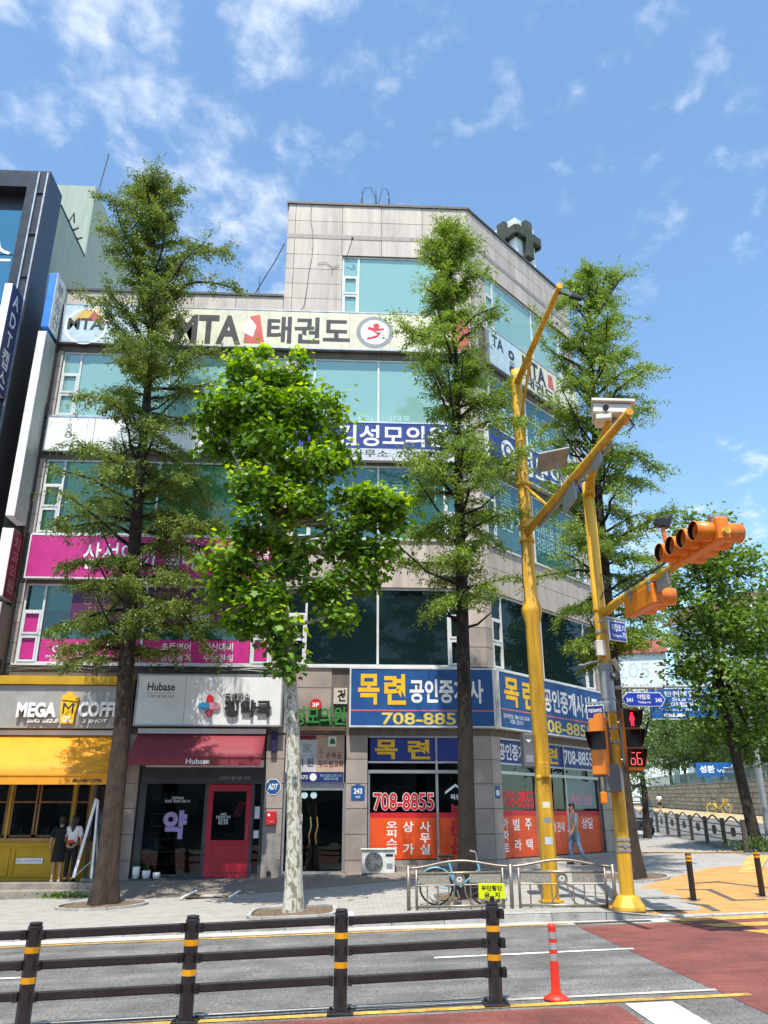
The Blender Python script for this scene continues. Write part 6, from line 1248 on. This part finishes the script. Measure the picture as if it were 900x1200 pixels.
t = name_sign('street_sign', 'blue arrow ended street name sign with numbers 241 and 245', (6.3, 16.75, 4.12), R(0), .72, .29, (('야탑로', (-.14, .14, .14, .25)), ('Yatap-ro', (-.14, .14, .05, .11)), ('241', (-.38, -.24, .09, .17)), ('245', (.24, .38, .09, .17))), True, M_road); MB().tube([(-.75, .1, .4), (.45, .06, .4)], .035, 8).build('bracket', M_gz, t); MB().box(-.3, -.26, 0, .1, .26, .4).box(.26, .3, 0, .1, .26, .4).build('hanger', M_gz, t)
t = name_sign('street_sign', 'small dark blue name plate facing the shops on the signal pole', (5.2, 16.6, 3.85), R(-32), .36, .27, (('야탑로69번길', (-.14, .14, .12, .2)),), m=C_navy); MB().box(-.2, .3, .02, .05, .3, .34).build('bracket', M_gz, t)
t = thing('junction_box', 'small cream junction box on the signal pole under the name sign', 'box', (5.46, 16.66, 5.15)); MB().box(-.1, .1, -.06, .06, 0, .33).build('case', M_cw, t, bevel=.015); MB().box(-.06, .06, .06, .1, .05, .28).build('bracket', M_gz, t)
t = thing('round_camera', 'pale round bodied camera on the signal pole below the name sign', 'camera', (5.72, 16.7, 5.0)); MB().tube([(0, 0, .1), (.1, -.02, -.16)], .055, 12).build('body', P('camera_tan', '#b0a184'), t); MB().tube([(-.02, 0, -.3), (.06, 0, -.2)], .08, 10).build('dome', M_cbox, t); MB().tube([(-.15, .1, 0), (0, 0, .02)], .025, 6).build('arm', M_gz, t)
t = thing('wall_lamp', 'grey floodlight arm reaching left from the signal pole', 'lamp', (5.45, 16.7, 5.05)); MB().tube([(0, 0, 0), (-.25, -.1, -.06), (-.38, -.1, -.1)], .03, 6).build('arm', M_cbox, t); MB().lathe([(0, -.04), (.1, -.03), (.07, .03), (0, .04)], (-.45, -.1, -.12), 12).build('head', M_cbox, t, smooth=True)
# big direction sign up the side street and lamp post
t = thing('direction_sign', 'large blue direction sign partly hidden by the ginkgo crown', 'road sign', (15.95, 36.5, G(15, 36) - .35), R(-4)); MB().box(-2.0, 1.6, -.03, .03, 5.35, 6.75).build('edge', C_white, t); MB().box(-1.96, 1.56, -.036, -.03, 5.39, 6.71).build('plate', P('direction_blue', '#1c5fae'), t)
text('탄천종합운동장', (-1.2, 1.3, 6.36, 6.62), t, C_white, out=.04, bold=.02); text('Stadium', (-.9, .9, 6.16, 6.32), t, C_white, out=.04, bold=.01); text('야탑역', (-1.0, .2, 5.9, 6.12), t, C_white, out=.04, bold=.02); text('Yatap Station', (-1.55, .9, 5.7, 5.84), t, C_white, out=.04, bold=.01)
MB().poly([(-1.4, 5.53), (-1.2, 5.64), (-1.2, 5.6), (-.5, 5.6), (-.35, 5.53), (-.5, 5.46), (-1.2, 5.46), (-1.2, 5.42)], -.044, -.036).build('arrow', C_white, t); MB().tube([(2.6, .15, -.2), (2.6, .15, 7.2)], .14, 10).tube([(2.6, .15, 6.85), (-2.2, .15, 6.85)], .08, 8).build('post', M_gz, t); MB().box(-1.2, -1.1, .03, .15, 5.5, 6.9).box(.9, 1.0, .03, .15, 5.5, 6.9).build('hanger', M_gz, t)
t = thing('lamp_post', 'pale grey lamp post at the right picture edge behind the ginkgo', 'lamp post', (18.2, 33, G(18, 33))); MB().tube([(0, 0, -.2), (-.0, 0, 6), (-.6, 0, 9.4)], [.12, .1, .07], 10).build('shaft', M_gz, t, smooth=True); MB().tube([(-.6, 0, 9.4), (-.2, -.3, 9.7)], .04, 6).build('arm', M_gz, t)
t = thing('grey_post', 'plain grey metal post between the corner conifer and the fence', 'post', (9.75, 28.3, G(9.7, 28))); MB().tube([(0, 0, -.1), (0, 0, 3.6)], .1, 10).build('shaft', M_gz, t, smooth=True); MB().tube([(0, 0, 3.6), (0, 0, 3.66)], .12, 10).build('cap', M_gz, t)
# parked scooter with white roof beyond the conifer
t = thing('motor_scooter', 'parked scooter with white canopy half hidden behind the corner conifer', 'scooter', (14.3, 40.2, G(14.3, 40.2)), R(-70))
for x_ in (-.62, .62): w = MB().lathe([(.14, -.05), (.24, -.05), (.24, .05), (.14, .05)], (x_, 0, .24), 18, axis='y').build('wheel', M_black, t, smooth=True); MB().lathe([(0, -.03), (.14, -.03), (.14, .03), (0, .03)], (x_, 0, .24), 12, axis='y').build('rim', M_silver, w)
MB().poly([(-.85, .3), (-.5, .62), (.1, .66), (.2, .32), (.45, .34), (.62, .8), (.72, .78), (.6, .26), (.1, .2), (-.3, .22)], -.17, .17).build('body', M_dkframe, t, bevel=.04); MB().box(-.6, .1, -.14, .14, .68, .78).build('seat', M_black, t, bevel=.04); MB().box(-.95, -.5, -.24, .24, .8, 1.2).build('delivery_box', C_white, t, bevel=.04)
MB().tube([(.62, 0, .78), (.55, 0, 1.05)], .03, 6).tube([(.52, -.3, 1.08), (.55, 0, 1.05), (.52, .3, 1.08)], .02, 6).build('handlebar', M_black, t); MB().add([(.75, -.3, .9), (.75, .3, .9), (.4, .3, 1.75), (.4, -.3, 1.75)], [(0, 1, 2, 3)]).build('windscreen', M_glass_shop, t); MB().lathe([(0, .12), (.3, .08), (.5, -.04), (.48, -.05), (0, .06)], (-.0, 0, 1.72), 16).build('canopy', C_white, t, smooth=True); MB().tube([(-.6, 0, .8), (-.4, 0, 1.75)], .02, 6).build('canopy_post', M_silver, t)
# tree pits, grate and manhole
def pit(x_, y_, r, lb, sq=False):
    t = thing('tree_pit', lb, 'tree pit', (x_, y_, G(x_, y_))); mb = MB(); n_ = 20
    f = lambda a: (r * math.copysign(abs(math.cos(a)) ** .4, math.cos(a)), r * .8 * math.copysign(abs(math.sin(a)) ** .4, math.sin(a))) if sq else (r * math.cos(a), r * .8 * math.sin(a))
    gz_ = lambda x, y: G(x_ + x, y_ + y) - G(x_, y_)
    vs = [(0, 0, .05)] + [f(2 * math.pi * i / n_) + (gz_(*f(2 * math.pi * i / n_)) + .015,) for i in range(n_)]; mb.add(vs, [(0, 1 + i, 1 + (i + 1) % n_) for i in range(n_)]); mb.build('soil', M_soil, t)
    for i in range(n_):
        a, b = f(2 * math.pi * i / n_), f(2 * math.pi * (i + 1) / n_); MB().bar(a + (gz_(*a) + .02,), b + (gz_(*b) + .02,), .08, .07).build('edging_stone', M_kerb, t)
pit(-5.4, 20.5, 1.0, 'round soil pit with stone edging at the foot of the tall conifer by the cafe'); pit(-.93, 17.9, .85, 'square soil pit with stone edging at the foot of the plane tree', True); pit(2.72, 18.6, .75, 'soil pit at the foot of the slender conifer behind the bicycle', True); pit(7.25, 21.4, .9, 'soil patch at the foot of the corner conifer')
t = thing('drain_cover', 'dark recessed drain cover in the forecourt before the pharmacy door', 'drain cover', (-3.1, 21.6, G(-3.1, 21.6) + .012)); MB().box(-.55, .5, -.45, .45, 0, .012).build('cover', M_soil, t); MB().bar((-.62, -.5, .0), (-.45, .5, .07), .06, .03).build('edge_strip', C_white, t); MB().bar((.5, -.5, .0), (.62, .5, .07), .06, .03).build('edge_strip', C_white, t); MB().box(-.2, .3, -.4, -.1, .012, .04).build('loose_slab', M_conc, t)
t = thing('manhole_cover', 'small round manhole cover in the orange paving', 'manhole', (6.62, 17.92, G(6.62, 17.92) + .008)); MB().lathe([(0, .012), (.2, .012), (.22, .004), (.22, 0)], n=20).build('lid', M_gz, t)
t = thing('broken_stone', 'small white stone lying on the kerb near the plane tree', 'stone', (.2, 17.0, G(.2, 17.05))); MB().obox((0, 0, .05), (.16, .1, .1), Matrix.Rotation(R(20), 3, 'Z')).build('stone', C_white, t, bevel=.02)
t = thing('weeds', 'low green weeds growing along the cafe step', 'weeds', (-6.9, 22.5, G(-6.9, 22.5)))
C = np.column_stack([NR.normal(0, .35, 260), NR.normal(0, .06, 260), np.abs(NR.normal(.02, .04, 260))]); leaf_cloud('foliage', C, NR.normal(size=(260, 3)) + np.array([0, 0, 1.2]), np.full(260, .1), .4, RHOMB, L_plane, t)

t = thing('low_shrub', 'small dark shrubs growing at the foot of the ginkgo trunk', 'shrub', (13.75, 27.6, G(13.75, 27.6)))
C = np.column_stack([NR.normal(0, .5, 900), NR.normal(0, .25, 900), np.abs(NR.normal(.12, .12, 900))]); leaf_cloud('foliage', C, NR.normal(size=(900, 3)) + np.array([0, 0, .8]), np.full(900, .12), .5, RHOMB, L_far, t)
# ------------------------------------------------------------------ people
M_skin = mat('skin', '#b98a6c', rough=.55, var=.05); M_hair = mat('black_hair', '#17130f', rough=.45, var=.1)
def skinned(name, nodes, edges, m, parent, lev=1, root=0):
    """nodes: list of (x, y, z, radius or (rx, ry)); one continuous skinned surface"""
    me = bpy.data.meshes.new(name); me.from_pydata([n_[:3] for n_ in nodes], edges, [])
    o = bpy.data.objects.new(name, me); sk_ = o.modifiers.new('skin', 'SKIN'); sk_.use_smooth_shade = True
    if not me.skin_vertices: 
        import bmesh
        bm = bmesh.new(); bm.from_mesh(me); bm.verts.layers.skin.verify(); bm.to_mesh(me); bm.free()
    for i, n_ in enumerate(nodes):
        r = n_[3]; me.skin_vertices[0].data[i].radius = r if isinstance(r, tuple) else (r, r); me.skin_vertices[0].data[i].use_root = (i == root)
    ss = o.modifiers.new('sub', 'SUBSURF'); ss.levels = lev; ss.render_levels = lev
    em = eval_mesh(o); bpy.data.objects.remove(o); bpy.data.meshes.remove(me); em.name = name; em.materials.clear(); em.materials.append(m)
    for p_ in em.polygons: p_.use_smooth = True
    ob = bpy.data.objects.new(name, em); COL.objects.link(ob); ob.parent = parent
    return ob
def ellips(mb, c, r, n=14, k=10, zcut=-1, mi=0):
    k0 = len(mb.v)
    for i in range(k + 1):
        a = math.pi * i / k
        for j in range(n): b = 2 * math.pi * j / n; mb.v.append((c[0] + r[0] * math.sin(a) * math.cos(b), c[1] + r[1] * math.sin(a) * math.sin(b), c[2] + r[2] * math.cos(a)))
    for i in range(k):
        for j in range(n): a = k0 + i * n + j; b = k0 + i * n + (j + 1) % n; mb.f.append((a, a + n, b + n, b)); mb.m.append(mi)
def person(label, loc, rz, H_, J, top, bottom, shoe, hairm, long_hair=0, sleeve=.55, skirt=None, cap=False, tops=None, legskin=False):
    """a figure facing local -y. J: joints in fractions of the height; limbs as polylines"""
    t = thing('person', label, 'person', loc, rz); h = lambda p: tuple(q * H_ for q in p)
    pel, chest, neck, head = J['pelvis'], J['chest'], J['neck'], J['head']
    nodes = [h(pel) + ((.078 * H_, .06 * H_),), h(chest) + ((.085 * H_, .06 * H_),), h(neck) + (.03 * H_,), h(head) + ((.042 * H_, .052 * H_),), h((head[0], head[1] + .004, head[2] + .05)) + ((.036 * H_, .046 * H_),)]
    edges = [(0, 1), (1, 2), (2, 3), (3, 4)]
    for s_ in ('l', 'r'):
        hip, kn, an, to = J['leg_' + s_]; i = len(nodes); nodes += [h(hip) + (.05 * H_,), h(kn) + (.033 * H_,), h(an) + (.022 * H_,), h(to) + (.018 * H_,)]; edges += [(0, i), (i, i + 1), (i + 1, i + 2), (i + 2, i + 3)]
        sh, el, wr, hd = J['arm_' + s_]; i = len(nodes); nodes += [h(sh) + (.032 * H_,), h(el) + (.024 * H_,), h(wr) + (.016 * H_,), h(hd) + ((.012 * H_, .022 * H_),)]; edges += [(1, i), (i, i + 1), (i + 1, i + 2), (i + 2, i + 3)]
        w_, q_ = Vector(h(wr)), Vector(h(hd)); d = (q_ - w_).normalized(); sd = d.cross(Vector((1, 0, 0))); sd = sd.normalized() if sd.length > .1 else Vector((0, 1, 0)); hi = i + 3
        for f_ in range(4):
            a = q_ + sd * (f_ - 1.5) * .011 * H_; ln = (.034, .042, .045, .036)[f_] * H_; k = len(nodes); nodes += [tuple(a + d * ln * .5) + (.0055 * H_,), tuple(a + d * ln + Vector((0, 0, -.004))) + (.0045 * H_,)]; edges += [(hi, k), (k, k + 1)]
        k = len(nodes); a = w_.lerp(q_, .5) - sd * .026 * H_; nodes += [tuple(a + d * .008 * H_) + (.006 * H_,), tuple(a + d * .035 * H_) + (.005 * H_,)]; edges += [(hi - 1, k), (k, k + 1)]
    skinned('body', nodes, edges, M_skin, t)
    # face
    hc = Vector(h(head)) + Vector((0, 0, .02 * H_)); fc = MB(); fy_ = hc.y - .055 * H_
    fc.add([(hc.x - .008 * H_, fy_ + .012 * H_, hc.z + .012 * H_), (hc.x + .008 * H_, fy_ + .012 * H_, hc.z + .012 * H_), (hc.x, fy_ - .006 * H_, hc.z - .008 * H_), (hc.x - .01 * H_, fy_ + .01 * H_, hc.z - .012 * H_), (hc.x + .01 * H_, fy_ + .01 * H_, hc.z - .012 * H_)], [(0, 2, 1), (0, 3, 2), (1, 2, 4), (3, 4, 2)]); fc.build('nose', M_skin, t)
    for s_ in (-1, 1): k = MB(); ellips(k, (hc.x + s_ * .018 * H_, fy_ + .012 * H_, hc.z + .008 * H_), (.007 * H_, .006 * H_, .004 * H_), 8, 6); k.build('eye', M_hair, t)
    k = MB(); ellips(k, (hc.x, fy_ + .012 * H_, hc.z - .027 * H_), (.013 * H_, .005 * H_, .003 * H_), 8, 6); k.build('mouth', P('lips', '#8a4f45'), t)
    for s_ in (-1, 1): k = MB(); ellips(k, (hc.x + s_ * .044 * H_, hc.y, hc.z), (.006 * H_, .012 * H_, .018 * H_), 8, 6); k.build('ear', M_skin, t)
    # hair: a cap over skull and nape
    k = MB(); ellips(k, (hc.x, hc.y + .012 * H_, hc.z + .028 * H_), (.05 * H_, .056 * H_, .044 * H_), 16, 10); ellips(k, (hc.x, hc.y + .03 * H_, hc.z), (.043 * H_, .034 * H_, .05 * H_), 14, 8)
    if long_hair: ellips(k, (hc.x, hc.y + .04 * H_, hc.z - long_hair * H_ * .5), (.046 * H_, .026 * H_, long_hair * H_ * .62 + .03 * H_), 14, 10)
    k.build('hair', hairm, t, smooth=True)
    if cap: k = MB(); ellips(k, (hc.x, hc.y + .008 * H_, hc.z + .04 * H_), (.056 * H_, .06 * H_, .038 * H_), 16, 8); k.build('cap', M_black, t, smooth=True)
    # shirt: torso and sleeves a little larger than the body
    if top:
        n2 = [h((pel[0], pel[1], pel[2] - .01)) + ((.092 * H_, .072 * H_),), h(((pel[0] + chest[0]) / 2, (pel[1] + chest[1]) / 2, (pel[2] + chest[2]) / 2)) + ((.084 * H_, .066 * H_),), h(chest) + ((.094 * H_, .068 * H_),), h((neck[0], neck[1] + .004, neck[2] - .012)) + (.04 * H_,)]; e2 = [(0, 1), (1, 2), (2, 3)]
        for s_ in ('l', 'r'):
            sh, el = Vector(J['arm_' + s_][0]), Vector(J['arm_' + s_][1]); i = len(n2); n2 += [h(sh) + (.04 * H_,), h(sh.lerp(el, sleeve)) + (.038 * H_,)] + ([h(sh.lerp(el, min(1, sleeve + .3))) + (.037 * H_,)]); e2 += [(2, i), (i, i + 1), (i + 1, i + 2)]
        skinned('shirt', n2, e2, top, t)
    if bottom:
        n2 = [h((pel[0], pel[1], pel[2] + .02)) + ((.084 * H_, .066 * H_),)]; e2 = []
        for s_ in ('l', 'r'):
            hip, kn, an, to = [Vector(q) for q in J['leg_' + s_]]; i = len(n2)
            if legskin: n2 += [h(hip) + (.058 * H_,), h(hip.lerp(kn, .9)) + (.05 * H_,)]; e2 += [(0, i), (i, i + 1)]
            else: n2 += [h(hip) + (.058 * H_,), h(kn) + (.042 * H_,), h(kn.lerp(an, .93)) + (.036 * H_,)]; e2 += [(0, i), (i, i + 1), (i + 1, i + 2)]
        skinned('shorts' if legskin else 'trousers', n2, e2, bottom, t)
    if skirt:
        k = MB(); z0, z1 = skirt; n_ = 20
        prof = [(pel[2] + .12, .075, .06), (pel[2], .095, .075), ((pel[2] + z0) / 2, .1, .08), (z0, .105, .085)]
        for z_, rx, ry in prof:
            for j in range(n_): a = 2 * math.pi * j / n_; w_ = 1 + .05 * math.sin(5 * a) * (1 if z_ < pel[2] else 0); k.v.append((H_ * (pel[0] + rx * w_ * math.cos(a)), H_ * (pel[1] + ry * w_ * math.sin(a)), H_ * z_))
        for i in range(3):
            for j in range(n_): a = i * n_ + j; b = i * n_ + (j + 1) % n_; k.f.append((a, a + n_, b + n_, b)); k.m.append(0)
        k.build('skirt', top, t, smooth=True)
    for s_ in ('l', 'r'):
        an, to = Vector(h(J['leg_' + s_][2])), Vector(h(J['leg_' + s_][3])); k = MB(); c = an.lerp(to, .45); d = (to - an); a_ = math.atan2(d.y, d.x); ln = max(d.xy.length * .85, .07 * H_)
        k.flat([(c.x + math.cos(a_) * u - math.sin(a_) * v, c.y + math.sin(a_) * u + math.cos(a_) * v) for u, v in ((-ln * .9, -.02 * H_), (ln * .3, -.026 * H_), (ln * .95, -.016 * H_), (ln * .95, .016 * H_), (ln * .3, .026 * H_), (-ln * .9, .02 * H_))], to.z - .018 * H_, to.z + .02 * H_); k.build('shoe', shoe, t, bevel=.012)
    return t
STAND = dict(pelvis=(0, 0, .53), chest=(0, 0, .73), neck=(0, .005, .835), head=(0, -.005, .9),
             leg_l=[(-.05, 0, .49), (-.055, -.01, .27), (-.055, .01, .045), (-.06, -.07, .018)], leg_r=[(.05, 0, .49), (.055, -.005, .27), (.055, .01, .045), (.065, -.07, .018)],
             arm_l=[(-.105, 0, .79), (-.14, .015, .63), (-.14, -.03, .49), (-.138, -.04, .455)], arm_r=[(.105, 0, .79), (.14, .015, .63), (.14, -.03, .49), (.138, -.04, .455)])
WALK = dict(pelvis=(0, 0, .53), chest=(0, -.012, .73), neck=(0, -.015, .835), head=(0, -.03, .9),
            leg_l=[(-.05, 0, .49), (-.05, -.07, .28), (-.05, -.06, .05), (-.05, -.14, .025)], leg_r=[(.05, 0, .49), (.05, .03, .27), (.05, .15, .07), (.05, .09, .02)],
            arm_l=[(-.105, 0, .79), (-.15, .05, .64), (-.16, .03, .5), (-.16, .02, .46)], arm_r=[(.105, -.01, .79), (.16, -.06, .65), (.2, -.15, .54), (.21, -.175, .51)])
M_tee = mat('grey_cotton', '#a9ada6', rough=.9, var=.12, scale=9, bump=.3, bscale=25); M_jean = mat('light_denim', '#6f8ba3', rough=.9, var=.15, scale=12); M_blk = mat('black_cloth', '#17171a', rough=.9, var=.1); M_wht = mat('white_cotton', '#d9d6d2', rough=.9, var=.05)
person('man in grey t-shirt and light blue jeans walking along the pavement past the orange window', (6.72, 24.4, G(6.72, 24.4)), R(-78), 1.68, WALK, M_tee, M_jean, P('shoe_dark', '#2b2a28'), M_hair)
person('person in black dress with dark cap waiting at the cafe counter', (-7.42, 23.32, .36), R(186), 1.63, STAND, M_blk, None, P('shoe_pale', '#b5aea4'), M_hair, long_hair=.03, skirt=(.3, .6), cap=True)
t = person('person with long black hair in white printed t-shirt and black trousers at the cafe counter', (-7.08, 23.3, .36), R(172), 1.66, STAND, M_wht, M_blk, M_blk, M_hair, long_hair=.2)
k = MB(); ellips(k, (0, .118, .98), (.09, .012, .05), 12, 6); k.build('shirt_print', C_red, t); k = MB(); ellips(k, (0, .118, .92), (.06, .012, .05), 12, 6); ellips(k, (-.08, .116, .95), (.04, .012, .03), 12, 6); k.build('shirt_print', M_blk, t)
person('person in white shirt standing inside the cafe window at the picture edge', (-9.12, 24.3, .4), R(5), 1.66, STAND, M_wht, M_blk, M_blk, M_hair)
person('far pedestrian in white shirt and black shorts walking up beside the stone wall', (32.4, 85.0, G(32.4, 85)), R(170), 1.72, STAND, M_wht, M_blk, M_blk, M_hair, legskin=True)
